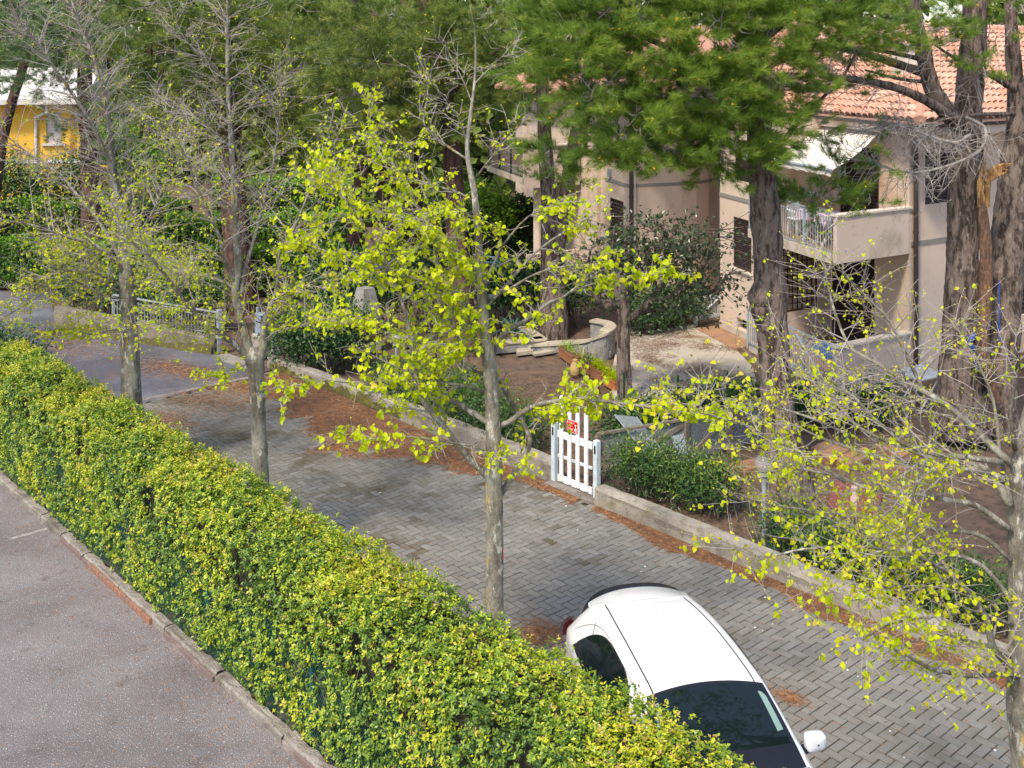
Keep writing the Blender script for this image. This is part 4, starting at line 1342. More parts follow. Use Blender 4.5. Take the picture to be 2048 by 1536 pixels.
t2.limb([(500, 722), (473, 690), (446, 668), (413, 643), (384, 612), (358, 579), (340, 555), (310, 521), (275, 490), (249, 463), (224, 405)], .055, .008, (0, -1.0), .32, .036, 30, (.4, 1.2))
t2.limb([(472, 592), (462, 572), (424, 555), (373, 540), (340, 522), (290, 492), (240, 470)], .030, .006, (.1, .8), .28, .036, 20, (.3, 1.0))
t2.limb([(482, 590), (488, 544), (504, 491), (517, 442), (526, 409), (533, 380), (547, 325), (560, 239), (564, 178), (560, 120)], .038, .006, (.1, .9), .08, .03, 26, (.35, 1.1))
t2.limb([(474, 570), (458, 540), (444, 513), (440, 480), (420, 435), (406, 409), (393, 380), (375, 320), (350, 270), (330, 240)], .034, .006, (.1, -.9), .15, .032, 26, (.35, 1.1))
t2.limb([(460, 165), (430, 140), (395, 110), (370, 80), (340, 30)], .012, .004, (.2, -.4), .03, .025, 16, (.3, .8))
t2.limb([(462, 230), (500, 215), (540, 180), (575, 150)], .010, .003, (.2, .6), .05, .03, 12, (.3, .7))
t2.limb([(466, 300), (425, 260), (385, 235), (345, 215), (300, 200)], .014, .004, (.2, -.5), .04, .025, 18, (.3, .9))
t2.limb([(470, 400), (440, 350), (400, 330), (355, 300)], .012, .003, (.2, .8), .10, .03, 14, (.3, .8))
t2.limb([(548, 600), (580, 580), (610, 570), (650, 575), (700, 560)], .014, .004, (-.2, -1.0), .35, .045, 14, (.25, .7))
t2.limb([(528, 680), (560, 660), (600, 655), (640, 640), (680, 650)], .012, .004, (-.2, -.6), .35, .045, 12, (.2, .6))
t2.limb([(500, 720), (470, 745), (440, 740), (410, 755)], .008, .003, (-.1, -.6), .55, .05, 6, (.12, .3))
t2.limb([(486, 650), (440, 640), (380, 650), (320, 645), (240, 660)], .012, .004, (0, -1.0), .32, .04, 16, (.25, .7))
t2.finish()

# third tree
T3Y = 19.55
b3 = at(262, 940, T3Y)
t3 = Linden('linden with thick dark trunk and long bare sprays reaching to the left', b3 * [1, 1, 0], T3Y, dens=2.2, lk=1.05, sz=.85, thin=1.1)
tp = t3.path([(266, 945), (263, 785), (259, 690), (256, 600), (253, 540), (248, 490)], (0, 0))
t3.trunk(tp, [.21, .175, .16, .15, .13, .10])
t3.limb([(249, 500), (242, 440), (232, 390), (226, 350), (219, 273), (205, 188), (181, 113), (157, 51), (135, -30)], .085, .02, (0, .2), .03, .03, 40, (.5, 1.6))
t3.limb([(243, 440), (225, 340), (205, 290), (171, 222), (140, 175), (113, 137), (75, 85), (44, 51), (10, -20)], .05, .012, (0, -1.2), .02, .03, 36, (.5, 1.5))
t3.limb([(254, 560), (230, 520), (190, 490), (130, 470), (70, 450), (0, 440), (-80, 430)], .04, .008, (0, -1.4), .22, .035, 28, (.5, 1.4))
t3.limb([(252, 540), (215, 470), (165, 400), (110, 340), (50, 300), (-40, 230)], .04, .008, (0, .6), .14, .035, 30, (.5, 1.5))
t3.limb([(256, 600), (200, 590), (140, 560), (80, 590), (0, 640)], .025, .006, (0, -1.5), .25, .04, 22, (.4, 1.1))
t3.limb([(255, 580), (190, 545), (110, 545), (30, 590), (-60, 620)], .022, .006, (0, -1.8), .22, .04, 22, (.4, 1.1))
t3.limb([(250, 500), (262, 430), (258, 350), (254, 280), (250, 222)], .03, .008, (0, .8), .18, .035, 20, (.4, 1.0))
t3.limb([(252, 520), (290, 450), (320, 400), (345, 330), (350, 270)], .03, .006, (0, -.8), .22, .035, 22, (.4, 1.1))
t3.limb([(256, 600), (290, 560), (330, 540), (380, 520)], .022, .005, (0, -1), .32, .04, 16, (.3, .9))
t3.limb([(254, 590), (200, 560), (160, 520), (110, 500)], .02, .005, (0, .6), .4, .04, 18, (.3, .9))
t3.limb([(258, 660), (225, 660), (180, 670), (130, 655), (100, 672)], .014, .004, (0, -.8), .5, .05, 10, (.2, .5))
t3.finish()

# nearest tree at the right edge
T4Y = 7.85
b4 = at(2035, 2110, T4Y)
t4 = Linden('nearest linden at the right edge with lichen covered limbs reaching left over the lane', b4 * [1, 1, 0], T4Y, dens=.85, lk=1.0, thin=.80, sz=.80)
tp = t4.path([(2064, 2112), (2060, 1700), (2056, 1536), (2048, 1410), (2044, 1250), (2038, 1100), (2034, 1000), (2046, 880), (2075, 760), (2095, 600)], (0, 0.1))
t4.trunk(tp, [.14, .125, .118, .118, .088, .074, .064, .05, .04, .03])
t4.limb([(2036, 1410), (2018, 1336), (1987, 1295), (1973, 1233), (1946, 1196), (1895, 1137), (1845, 1110), (1822, 1072), (1818, 1028), (1830, 975), (1850, 920)], .036, .007, (0, -.6), .40, .03, 26, (.2, .7))
t4.limb([(2036, 1352), (2014, 1347), (1963, 1349), (1912, 1347), (1861, 1336), (1820, 1315), (1780, 1295), (1720, 1250)], .026, .005, (-.05, -.7), .45, .034, 18, (.15, .5))
t4.limb([(2022, 1312), (1997, 1298), (1960, 1288), (1929, 1281), (1870, 1270), (1809, 1290)], .020, .004, (0, .3), .42, .032, 12, (.15, .45))
t4.limb([(2020, 1010), (1987, 955), (1945, 940), (1906, 934), (1840, 928), (1771, 926), (1715, 905), (1650, 880), (1590, 850)], .040, .007, (0, .5), .30, .028, 26, (.2, .7))
t4.limb([(2025, 930), (1983, 891), (1944, 853), (1891, 811), (1837, 780), (1792, 756), (1745, 725), (1700, 698), (1673, 647), (1656, 585), (1645, 510), (1640, 470)], .034, .005, (0, .8), .16, .026, 34, (.2, .65))
t4.limb([(1850, 788), (1815, 715), (1795, 670), (1772, 630), (1741, 599), (1700, 560), (1669, 527), (1640, 505)], .018, .004, (.5, .4), .14, .026, 26, (.15, .5))
t4.limb([(2005, 925), (1940, 915), (1868, 907), (1806, 884), (1756, 845), (1706, 792), (1660, 770), (1600, 740)], .028, .005, (0, -.4), .26, .028, 28, (.2, .65))
t4.limb([(2010, 960), (1950, 930), (1891, 922), (1825, 903), (1721, 857), (1687, 822), (1656, 784), (1590, 700), (1540, 640)], .026, .004, (0, 1.0), .2, .026, 30, (.2, .6))
t4.limb([(2022, 1060), (1950, 1010), (1890, 1000), (1829, 988), (1752, 984), (1675, 959), (1618, 945), (1555, 925), (1480, 890)], .026, .004, (0, -.2), .34, .03, 28, (.2, .6))
t4.limb([(1700, 870), (1640, 845), (1590, 828), (1536, 814), (1450, 803), (1365, 775), (1330, 770)], .012, .003, (.1, -.1), .40, .036, 20, (.12, .4))
t4.limb([(1690, 965), (1600, 905), (1520, 860), (1440, 835), (1380, 820), (1320, 800)], .010, .003, (-.3, -.6), .45, .038, 18, (.12, .4))
t4.limb([(2022, 1120), (1960, 1070), (1880, 1060), (1800, 1040), (1720, 1035), (1620, 1025), (1540, 1010), (1470, 985)], .022, .004, (0, .6), .42, .034, 30, (.2, .6))
t4.limb([(2024, 1200), (1960, 1130), (1890, 1110), (1800, 1100), (1700, 1090), (1600, 1095), (1520, 1110), (1430, 1075)], .022, .004, (0, -.3), .48, .036, 30, (.2, .6))
t4.limb([(1946, 1196), (1880, 1175), (1810, 1180), (1740, 1175), (1690, 1165)], .014, .004, (-.2, -.6), .45, .036, 14, (.15, .45))
t4.limb([(1930, 1200), (1870, 1230), (1800, 1240), (1730, 1275), (1690, 1330)], .012, .003, (-.3, -.8), .5, .04, 14, (.15, .45))
t4.limb([(2024, 1250), (1960, 1220), (1900, 1150), (1850, 1120), (1780, 1100), (1700, 1120), (1650, 1170)], .016, .003, (0, -.8), .42, .036, 18, (.15, .5))
t4.limb([(2022, 1010), (2000, 900), (1990, 800), (1960, 730), (1930, 680), (1900, 640)], .024, .004, (0, .4), .16, .026, 24, (.2, .55))
t4.limb([(2030, 900), (2020, 820), (2040, 740), (2030, 690)], .018, .004, (0, -.3), .16, .026, 14, (.2, .5))
t4.limb([(1900, 930), (1850, 860), (1830, 800), (1850, 740), (1890, 700)], .012, .003, (.2, -.3), .16, .026, 16, (.15, .45))
t4.finish(290)
print('lindens', len(t1.leafP), len(t2.leafP), len(t3.leafP), len(t4.leafP), len(t1.budP), len(t4.budP))
# ------------------------------------------------------------------ pines
def tuft_template(k, length, wd, spread, seed):
    r = np.random.default_rng(seed)
    th = np.arccos(1 - r.random(k) * (1 - math.cos(spread)))
    ph = r.uniform(0, 2 * PI, k)
    d = np.c_[np.sin(th) * np.cos(ph), np.sin(th) * np.sin(ph), np.cos(th)]
    s = nrm(np.cross(d, r.normal(0, 1, (k, 3))))
    l_ = length * r.uniform(0.75, 1.1, k)[:, None]
    b = np.c_[np.zeros(k), np.zeros(k), r.uniform(-0.35, 0.25, k) * length]
    return np.stack([b - s * wd / 2, b + s * wd / 2, b + d * l_], 1)


def tufts(name, P, A, S, mat, parent, k=26, length=0.12, wd=0.006, spread=1.25, tint=None):
    n = len(P)
    nt = 6
    T = [tuft_template(k, length, wd, spread, 100 + i) for i in range(nt)]
    x = nrm(np.cross(A, rng.normal(0, 1, (n, 3))))
    z = nrm(A)
    y = np.cross(z, x)
    which = rng.integers(0, nt, n)
    V = np.zeros((n, k, 3, 3))
    for i in range(nt):
        w_ = which == i
        t = T[i]
        V[w_] = P[w_][:, None, None] + S[w_][:, None, None, None] * (t[None, ..., 0:1] * x[w_][:, None, None] + t[None, ..., 1:2] * y[w_][:, None, None] + t[None, ..., 2:3] * z[w_][:, None, None])
    F = np.arange(n * k * 3).reshape(-1, 3)
    t = rng.random(n) if tint is None else tint
    return mk(name, V.reshape(-1, 3), [F], mat, parent=parent, kind='stuff', tint=np.clip(np.repeat(t, k) + rng.normal(0, 0.08, n * k), 0, 1))


class Pine:
    def __init__(self, label, base, group='umbrella pines in the gardens'):
        self.root = thing('pine_tree', label, 'tree', base, group)
        self.P, self.A, self.S, self.T, self.C = [], [], [], [], []
        self.tw = Geo()

    def trunk(self, pts, R, mat='pinebark', n=26, rough=.07, name='trunk', seg=.06):
        g = Geo()
        bark_tube(g, pts, R, n, rough, seg)
        return g.build(name, M[mat], self.root, smooth=True)

    def limb(self, pts, r0, r1, mat='pinebark', n=10):
        X = smooth_path(pts, max(8, int(len(pts) * 5)))
        g = Geo().tube(X, np.linspace(r0, r1, len(X)) * (1 + rng.normal(0, .07, len(X))), n)
        return g.build('limb', M[mat], self.root, smooth=True)

    def blob(self, c, r, clumps, per=18, cr=0.30, down=0.0, twig=0.35, cones=0.06, size=1.0, axis=None, flat=1.0):
        """needle clumps through an ellipsoid of radii r about c"""
        c, r = np.asarray(c, float), np.asarray(r, float)
        d = nrm(rng.normal(0, 1, (clumps, 3)))
        q_ = c + d * r * (rng.uniform(0.25, 1.0, clumps) ** 0.55)[:, None]
        tone = rng.normal(0, 0.16, clumps)
        for i in range(clumps):
            o = nrm((q_[i] - c) / r) if axis is None else nrm(nrm((q_[i] - c) / r) * 0.6 + np.asarray(axis))
            o = nrm(o * np.array([1, 1, .45]) + rng.normal(0, .25, 3) + np.array([0, 0, 0.05 - down * .6]))
            m = max(4, int(per * rng.uniform(0.6, 1.3)))
            # a spray: shoots along a drooping branchlet whose tip turns up
            le = cr * rng.uniform(1.6, 2.9)
            f = rng.random(m) ** 0.75
            sd = nrm(np.cross(o, UP))
            off = o[None] * (f[:, None] * le) + sd[None] * rng.normal(0, cr * .34, (m, 1)) * (0.35 + f[:, None]) + UP[None] * (rng.normal(0, cr * .13, (m, 1)) - le * (.22 * f - .30 * f ** 2.5)[:, None])
            self.P.append(q_[i] + off)
            self.A.append(nrm(o[None] * 1.0 + sd[None] * rng.normal(0, .45, (m, 1)) + UP[None] * (.30 + .35 * f[:, None]) + rng.normal(0, .2, (m, 3))))
            self.S.append(size * rng.uniform(0.75, 1.3, m))
            self.T.append(np.clip(0.20 + tone[i] + 0.42 * f + rng.normal(0, .1, m), 0, 1))
            if rng.random() < twig:
                s = np.linspace(0, 1, 6)[:, None]
                st = c + (q_[i] - c) * rng.uniform(0.2, 0.5) + rng.normal(0, .08, 3)
                X = st + (q_[i] - st) * s + np.array([0, 0, -1]) * 0.12 * np.sin(s * PI) + rng.normal(0, .02, (6, 3))
                self.tw.tube(X, np.linspace(.010, .004, 6), 4, cap=False)
            if rng.random() < cones * 6:
                w_ = rng.integers(0, m, max(1, int(m * cones * 2.2)))
                for j in w_:
                    self.C.append((self.P[-1][j] + self.A[-1][j] * 0.055 * size, self.A[-1][j]))

    def bare(self, start, end, n, spread, r=0.006, sag=0.15, curl=0.25, ln_=None):
        """dead grey twigs fanning from a limb"""
        start, end = np.asarray(start, float), np.asarray(end, float)
        for _ in range(n):
            f = rng.random()
            p = start + (end - start) * f
            t = nrm(end - start)
            d = nrm(t * rng.uniform(.2, 1.0) + rng.normal(0, spread, 3))
            le = rng.uniform(0.3, 1.0) if ln_ is None else rng.uniform(*ln_)
            s = np.linspace(0, 1, 9)[:, None]
            cv = rng.normal(0, curl, 3) * le
            X = p + d * s * le + cv * s ** 2 + np.array([0, 0, -sag]) * le * s ** 1.5
            self.tw.tube(X, np.linspace(r * 1.25, r * 0.5, 9), 4, cap=False)
            for _k in range(rng.integers(2, 6)):
                i = rng.integers(2, 8)
                d2 = nrm(d + rng.normal(0, .7, 3))
                l2 = le * rng.uniform(.2, .5)
                s2 = np.linspace(0, 1, 6)[:, None]
                self.tw.tube(X[i] + d2 * s2 * l2 + rng.normal(0, .25, 3) * l2 * s2 ** 2, np.linspace(r * .8, r * .4, 6), 3, cap=False)

    def finish(self, mat, k=26, length=0.12, wd=0.006, spread=1.25):
        if self.P:
            P, A, S, T = np.vstack(self.P), np.vstack(self.A), np.concatenate(self.S), np.concatenate(self.T)
            tufts('crown', P, A, S, M[mat], self.root, k, length, wd, spread, T)
            self.n = len(P)
        if self.tw.V:
            self.tw.build('twigs', M['deadtwig'], self.root, kind='stuff')
        if self.C:
            g = Geo()
            for p, a in self.C:
                for _ in range(2):
                    g.lathe(p + rng.normal(0, .012, 3), [(.004, 0), (.013, .012), (.011, .035), (.002, .05)], 5, axis=nrm(a + rng.normal(0, .3, 3)))
            g.build('pollen_cones', M['cone'], self.root, kind='stuff')


# big pine in front of the villa
YA = 19.4
pA = Pine('tall pine with a scarred straight trunk in front of the corner balcony', at(1572, 985, YA) * [1, 1, 0])
P = [at(x, y, Y) for x, y, Y in ((1578, 1000, 19.3), (1572, 930, 19.35), (1560, 830, 19.4), (1549, 720, 19.4), (1542, 640, 19.4), (1538, 560, 19.4), (1533, 480, 19.4), (1528, 400, 19.4), (1522, 320, 19.35), (1516, 230, 19.3), (1505, 130, 19.2), (1490, 20, 19.1), (1470, -120, 19))]
P[0][2] = -0.1
pA.trunk(P, [.46, .37, .31, .285, .28, .275, .26, .245, .225, .20, .18, .16, .13], n=34, seg=.045, rough=.085)
g = Geo()
n_ = 14
for dz_, rr in ((0, .20), (-.2, .17)):
    g.lathe(at(1519, 594, YA - .12) + np.array([0, -.03, dz_]), [(rr * math.sin(t) * (1 + .12 * math.sin(5 * t)), -rr * 1.5 * math.cos(t)) for t in np.linspace(0.02, PI - .02, 12)], 14)
g.build('burl', M['pinebark'], pA.root, smooth=True)
pA.limb([at(1520, 290, 19.35), at(1470, 200, 18.9), at(1380, 120, 18.5), at(1260, 60, 18.2), at(1150, 0, 18)], .09, .03)
pA.limb([at(1524, 340, 19.35), at(1600, 240, 19.0), at(1680, 160, 18.6), at(1720, 90, 18.4)], .05, .02)
pA.limb([at(1515, 220, 19.3), at(1400, 200, 18.3), at(1300, 190, 17.8), at(1200, 180, 17.6)], .07, .02)
pA.limb([at(1500, 100, 19.2), at(1600, 20, 18.8), at(1700, -60, 18.6)], .08, .03)
for x, y, Y, rx, rz, n in ((1150, 60, 18.0, .75, .55, 40), (1180, 150, 17.9, .75, .55, 44), (1250, 240, 18.0, .62, .46, 36), (1330, 130, 18.1, .9, .6, 55), (1320, 285, 18.2, .75, .36, 42), (1440, 60, 18.3, 1.0, .65, 60), (1420, 190, 18.3, .85, .6, 52), (1440, 290, 18.5, .75, .35, 40),
                           (1560, 40, 18.6, .9, .5, 46), (1540, 150, 18.5, .65, .5, 34), (1250, 20, 18.2, 1.0, .5, 50), (1090, 130, 18.6, .35, .3, 12), (1660, 15, 18.8, .8, .35, 34), (1520, 240, 18.6, .5, .36, 22),
                           (1350, -90, 18.4, 1.6, .6, 60), (1550, -100, 18.6, 1.5, .6, 50), (1180, -80, 18.4, 1.2, .6, 40)):
    pA.blob(at(x, y, Y), (rx, .8, rz), int(n * 1.15), 17, .25, .25, .45, .05)
pA.blob(at(1095, 305, 19.6), (.36, .4, .30), 16, 15, .2, .3, .5, .05)
pA.bare(at(1400, 200, 18.3), at(1230, 150, 18), 26, .6, .005)
pA.bare(at(1524, 330, 19.3), at(1640, 200, 18.9), 26, .5, .005)
pA.bare(at(1515, 250, 19.2), at(1380, 250, 18.2), 24, .5, .005)
pA.finish('pinegreen', 30, .165, .0062, .95)

# double pine at the right with the snapped limb
pB = Pine('thick twin trunked pine at right with a snapped orange limb hanging down', at(1945, 880, 21.8) * [1, 1, 0])
lf = [at(x, y, Y) for x, y, Y in ((1925, 960, 21.6), (1922, 880, 21.7), (1920, 780, 21.8), (1922, 680, 21.8), (1925, 560, 21.8), (1925, 430, 21.8), (1930, 320, 21.8), (1938, 200, 21.8), (1945, 100, 21.8), (1950, 0, 21.8), (1955, -120, 21.8))]
lf[0][2] = -0.1
pB.trunk(lf, [.62, .52, .42, .36, .32, .29, .275, .265, .25, .23, .2], n=36, rough=.085, seg=.05)
rt = [at(x, y, Y) for x, y, Y in ((1985, 960, 22.1), (1990, 880, 22.1), (1990, 780, 22.1), (1998, 680, 22.2), (2005, 580, 22.3), (2018, 450, 22.4), (2030, 330, 22.5), (2035, 240, 22.5), (2030, 150, 22.5), (2022, 60, 22.5), (2020, -60, 22.5))]
rt[0][2] = -0.1
pB.trunk(rt, [.60, .50, .42, .38, .36, .33, .28, .20, .16, .13, .11], n=34, rough=.085, seg=.05)
g = Geo()
bl = [at(x, y, Y) for x, y, Y in ((1990, 800, 21.45), (1975, 745, 21.4), (1965, 690, 21.35), (1970, 600, 21.4), (1972, 500, 21.4), (1965, 430, 21.45), (1962, 400, 21.5))]
bark_tube(g, bl, [.10, .115, .12, .125, .115, .10, .09], 14, .08, .05)
sl_ = g.build('broken_limb', M['peeled'], pB.root, smooth=True)
g = Geo()
for k in range(9):
    x0 = 1958 + k * 2.2
    hgt = (352, 330, 318, 312, 326, 316, 334, 342, 356)[k]
    bark_tube(g, [at(x0, 414, 21.44 + .02 * (k % 3)), at(x0 + rnd(None, -1, 1), 380, 21.42), at(x0 + rnd(None, -2, 3), (hgt + 375) / 2, 21.41), at(x0 + rnd(None, -1, 4), hgt, 21.40)], [.045, .05, .034, .004], 6, .25, .05)
for k in range(4):
    bark_tube(g, [at(1966 + 2 * k, 352 + 4 * k, 21.40), at(1988, 338 + 5 * k, 21.36), at(2004 + 3 * k, 330 + 4 * k, 21.33), at(2028 - 8 * k, 327 + 4 * k, 21.28)], [.045, .05, .034, .004], 6, .28, .04)
g.build('torn_end', M['torn'], sl_)
bigl = [([(1925, 250, 21.7), (1890, 225, 21.3), (1840, 195, 20.9), (1780, 172, 20.5), (1715, 160, 20.2), (1640, 152, 20.0)], .115, .05), ([(1918, 250, 21.7), (1870, 190, 21.6), (1848, 110, 21.6), (1830, 20, 21.6), (1820, -60, 21.6)], .19, .10),
        ([(1862, 150, 21.6), (1800, 130, 21.1), (1720, 105, 20.6), (1640, 90, 20.2)], .10, .04), ([(1850, 120, 21.6), (1780, 105, 21.2), (1700, 95, 20.9), (1600, 95, 20.6)], .05, .02), ([(1868, 165, 21.6), (1800, 158, 21.2), (1730, 140, 20.9)], .045, .02),
        ([(1935, 130, 21.7), (1900, 110, 21.2), (1870, 90, 20.9)], .05, .02), ([(2030, 180, 22.4), (1990, 155, 22.0), (1965, 145, 21.7)], .07, .045), ([(2030, 228, 22.4), (1990, 228, 22.0), (1950, 230, 21.4), (1880, 240, 21)], .05, .03)]
for pts, a_, b_ in bigl:
    pB.limb([at(*p) for p in pts], a_, b_)
# bleached drooping branches in front of the trunk
for pts in ([(1925, 232, 21.3), (1955, 245, 21.0), (1972, 262, 20.9), (1960, 300, 20.8), (1900, 330, 20.6), (1820, 345, 20.4), (1740, 325, 20.2), (1690, 315, 20.0)], [(1940, 270, 21.2), (1905, 285, 20.9), (1830, 262, 20.6), (1760, 240, 20.4)], [(1890, 300, 21.3), (1840, 262, 20.9), (1780, 250, 20.6), (1700, 270, 20.3)]):
    X = smooth_path([at(*p) for p in pts], 34)
    pB.tw.tube(X, np.linspace(.035, .010, 34), 7)
    for i in range(0, 28, 5):
        pB.bare(X[i], X[i + 5], 15, .7, .006, .35, .35, (.25, .9))
pB.bare(at(1760, 172, 20.5), at(1640, 152, 20.0), 28, .5, .007, .1, .2, (.4, 1.2))
pB.bare(at(1840, 195, 20.9), at(1700, 160, 20.2), 24, .5, .006, .3, .3, (.4, 1.3))
pB.bare(at(1720, 105, 20.6), at(1600, 95, 20.2), 28, .5, .006, .1, .2, (.4, 1.2))
pB.bare(at(1950, 60, 21.6), at(1800, 40, 21.2), 34, .6, .006, .1, .3, (.4, 1.2))
pB.bare(at(1990, 100, 21.6), at(1930, 200, 21.4), 24, .7, .005, .3, .3, (.3, 1.0))
for x, y, Y, rx, rz, n in ((1640, 385, 19.9, .70, .16, 34), (1690, 340, 20.1, .5, .2, 8), (1760, 300, 20.2, .7, .35, 7), (1745, 40, 20.6, .9, .35, 40), (1850, 55, 20.9, .6, .3, 18), (1660, 80, 20.4, .7, .3, 24), (1780, 80, 20.5, .6, .22, 14), (1600, 130, 20.0, .5, .4, 14), (1690, 130, 20.2, .6, .25, 10), (1990, 60, 22, .7, .4, 20), (1900, 110, 21.2, .35, .25, 5), (1740, 390, 20.1, .35, .12, 5), (1680, 170, 20.0, .6, .3, 7), (1960, 150, 21.2, .3, .2, 4), (1820, -20, 21, 1.3, .25, 26), (2040, 20, 22, .6, .4, 16), (1620, 255, 20, .4, .25, 5), (1890, 30, 21, .5, .25, 8)):
    pB.blob(at(x, y, Y), (rx, .7, rz), n, 13, .2, .2, .7, .05)
pB.finish('pinegreen', 26, .14, .0058, .95)

# pines behind the lindens and the villa's left part
def back_pine(label, trunk, R, blobs, mat, bark='redbark', per=15, cr=.36, k=22, length=.15, wd=.010, lim=(), twig=.25, dens=1.0, bare=()):
    p = Pine(label, trunk[0] * [1, 1, 0])
    trunk = [np.array(t) for t in trunk]
    trunk[0][2] = -0.1
    p.trunk(trunk, R, bark, 20, .07, seg=.10)
    for pts, a_, b_ in lim:
        p.limb([at(*x) for x in pts], a_, b_, bark)
    for x, y, Y, rx, rz, n in blobs:
        p.blob(at(x, y, Y), (rx, rx * .8, rz), int(n * dens), per, cr, .2, twig, .05, 1.0)
    for a_, b_, n_, ln_ in bare:
        p.bare(at(*a_), at(*b_), n_, .6, .008, .15, .3, ln_)
    p.finish(mat, k, length * 1.15, wd, 1.0)
    return p


back_pine('reddish trunked pine rising behind the leafy linden, left of the far balcony', [at(935, 700, 28.4), at(925, 600, 28.5), at(912, 450, 28.6), at(902, 300, 28.6), (at(890, 190, 28.6)), at(860, 60, 28.6), at(830, -60, 28.6)], [.34, .30, .26, .24, .21, .16, .12],
          [(960, 60, 27.4, 1.5, .8, 60), (850, 90, 27.4, 1.3, .8, 50), (1010, 150, 27.6, .8, .6, 30), (900, 180, 27.8, 1.0, .6, 36), (780, 160, 27.6, 1.0, .7, 40), (1000, 20, 27.2, 1.2, .6, 36), (790, 40, 27.4, 1.2, .7, 44), (690, 110, 27.8, 1.0, .8, 40), (720, 210, 28, .9, .6, 30), (1030, 90, 27.2, .8, .6, 26), (800, 270, 28, 1.0, .4, 22), (700, 280, 28, .9, .4, 18), (960, 240, 28, .7, .4, 14)],
          'pinedark', lim=[([(895, 220, 28.6), (840, 170, 28.2), (770, 125, 27.8), (700, 110, 27.6)], .08, .03), ([(890, 200, 28.6), (960, 130, 28), (1010, 90, 27.6)], .08, .03)], twig=.4, bare=(((880, 200, 28.2), (760, 150, 27.6), 26, (.5, 1.5)), ((760, 200, 27.8), (660, 180, 27.6), 20, (.5, 1.5))))
p = back_pine('forked pine with two purplish trunks in front of the far balcony', [at(1108, 672, 30.0), at(1106, 580, 30.1), at(1104, 480, 30.2), at(1096, 380, 30.3), at(1088, 250, 30.4), at(1084, 150, 30.4), at(1080, -40, 30.4)], [.40, .34, .30, .21, .19, .17, .13],
              [(1120, 20, 29.6, 1.2, .6, 30), (1160, 90, 29.6, 1, .6, 24), (1060, 60, 29.4, .8, .8, 24), (1110, 350, 28.6, .55, .22, 9), (1060, 215, 29.4, .35, .25, 7)], 'pinegreen', 'pinebark', twig=.5)
g = Geo()
bark_tube(g, [at(1112, 500, 30.2), at(1128, 420, 30.3), at(1142, 330, 30.4), at(1165, 200, 30.6), at(1190, 60, 30.7), at(1205, -60, 30.8)], [.23, .205, .19, .17, .15, .12], 18, .07, .1)
g.build('trunk', M['pinebark'], p.root, smooth=True)
back_pine('dark broad pine whose wide trunk stands behind the pale upright linden stems', [at(480, 615, 33), at(476, 500, 33), at(468, 400, 33), at(460, 280, 33), at(450, 150, 33), at(440, 0, 33), at(430, -60, 33)], [.50, .42, .38, .35, .30, .25, .2],
          [(420, 60, 31.6, 1.7, .9, 70), (330, 120, 31.6, 1.5, .9, 64), (530, 70, 31.4, 1.4, .9, 60), (560, 190, 31.8, 1.1, .8, 46), (420, 190, 32, 1.3, .6, 46), (250, 60, 31.4, 1.2, .9, 50), (300, 210, 31.8, .8, .45, 24), (620, 110, 31.6, 1.2, 1.0, 56), (500, 200, 32.2, 1.0, .6, 30), (640, 230, 31.8, .9, .7, 36), (600, 290, 32, .9, .4, 18), (520, 260, 32, .9, .4, 18), (340, 0, 31.2, 1.6, .6, 46), (560, 0, 31.2, 1.6, .6, 46)],
          'pinedark', twig=.4, bare=(((470, 200, 32), (330, 170, 31.4), 26, (.5, 1.6)), ((600, 200, 32), (500, 240, 31.8), 20, (.5, 1.4))))
back_pine('slim dark pine trunk beside the yellow house with bluish crown', [at(186, 460, 40), at(182, 400, 40), at(178, 300, 40), at(172, 220, 40), at(168, 100, 40), at(160, -40, 40)], [.36, .33, .31, .28, .24, .2],
          [(60, 40, 38.5, 2.0, 1.1, 60), (20, -20, 38.5, 2.2, .8, 40), (70, 165, 38.4, 1.0, .35, 14), (160, 60, 38.2, 1.6, 1.2, 54), (100, 120, 38.5, 1.3, .7, 36), (215, 150, 38.2, .8, .9, 26), (235, 200, 38, .5, .5, 14), (0, 90, 38.5, 1.4, .9, 34), (245, 245, 38, .5, .3, 10), (100, 185, 38.6, .7, .4, 9), (140, 260, 38.6, .6, .25, 6)],
          'pineblue', twig=.3)
back_pine('leaning reddish pine at the far left in front of the yellow house', [at(-30, 420, 42), at(0, 300, 42), at(22, 210, 42), at(48, 130, 42), at(70, 40, 42)], [.26, .22, .19, .16, .12],
          [(30, 20, 40.8, 1.4, .8, 30), (-20, 60, 40.8, 1.2, .8, 22)], 'pineblue')
for i, (x, yb, Y, lab) in enumerate(((700, 560, 36, 'leftmost of the slim dark pine trunks in the shade behind the brick barbecue'), (788, 520, 37, 'dark pine trunk leaning left in the shade, second from the far balcony side'), (838, 520, 38.5, 'narrow pine trunk in deep shade next to the reddish trunk'))):
    lean = (-.012, .0, .01)[i]
    tk = [at(x - (yb - y) * (-.1, .16, .05)[i], y, Y) for y in (yb + 60, yb - 40, yb - 140, yb - 260, yb - 380, yb - 560)]
    cx = tk[3][0] / Y * FPX + CX
    back_pine(lab, tk, [.30, .26, .24, .22, .19, .15], [(cx - 60, 130, Y - 1, 1.6, .9, 40), (cx + 20, 60, Y - 1, 1.7, .9, 44), (cx + 40, 190, Y - 1, 1.3, .8, 34), (cx - 50, 230, Y - .6, 1.2, .7, 30), (cx - 20, 290, Y - .6, 1.0, .4, 16)], 'pinedark', 'redbark', k=18, wd=.013, length=.17)

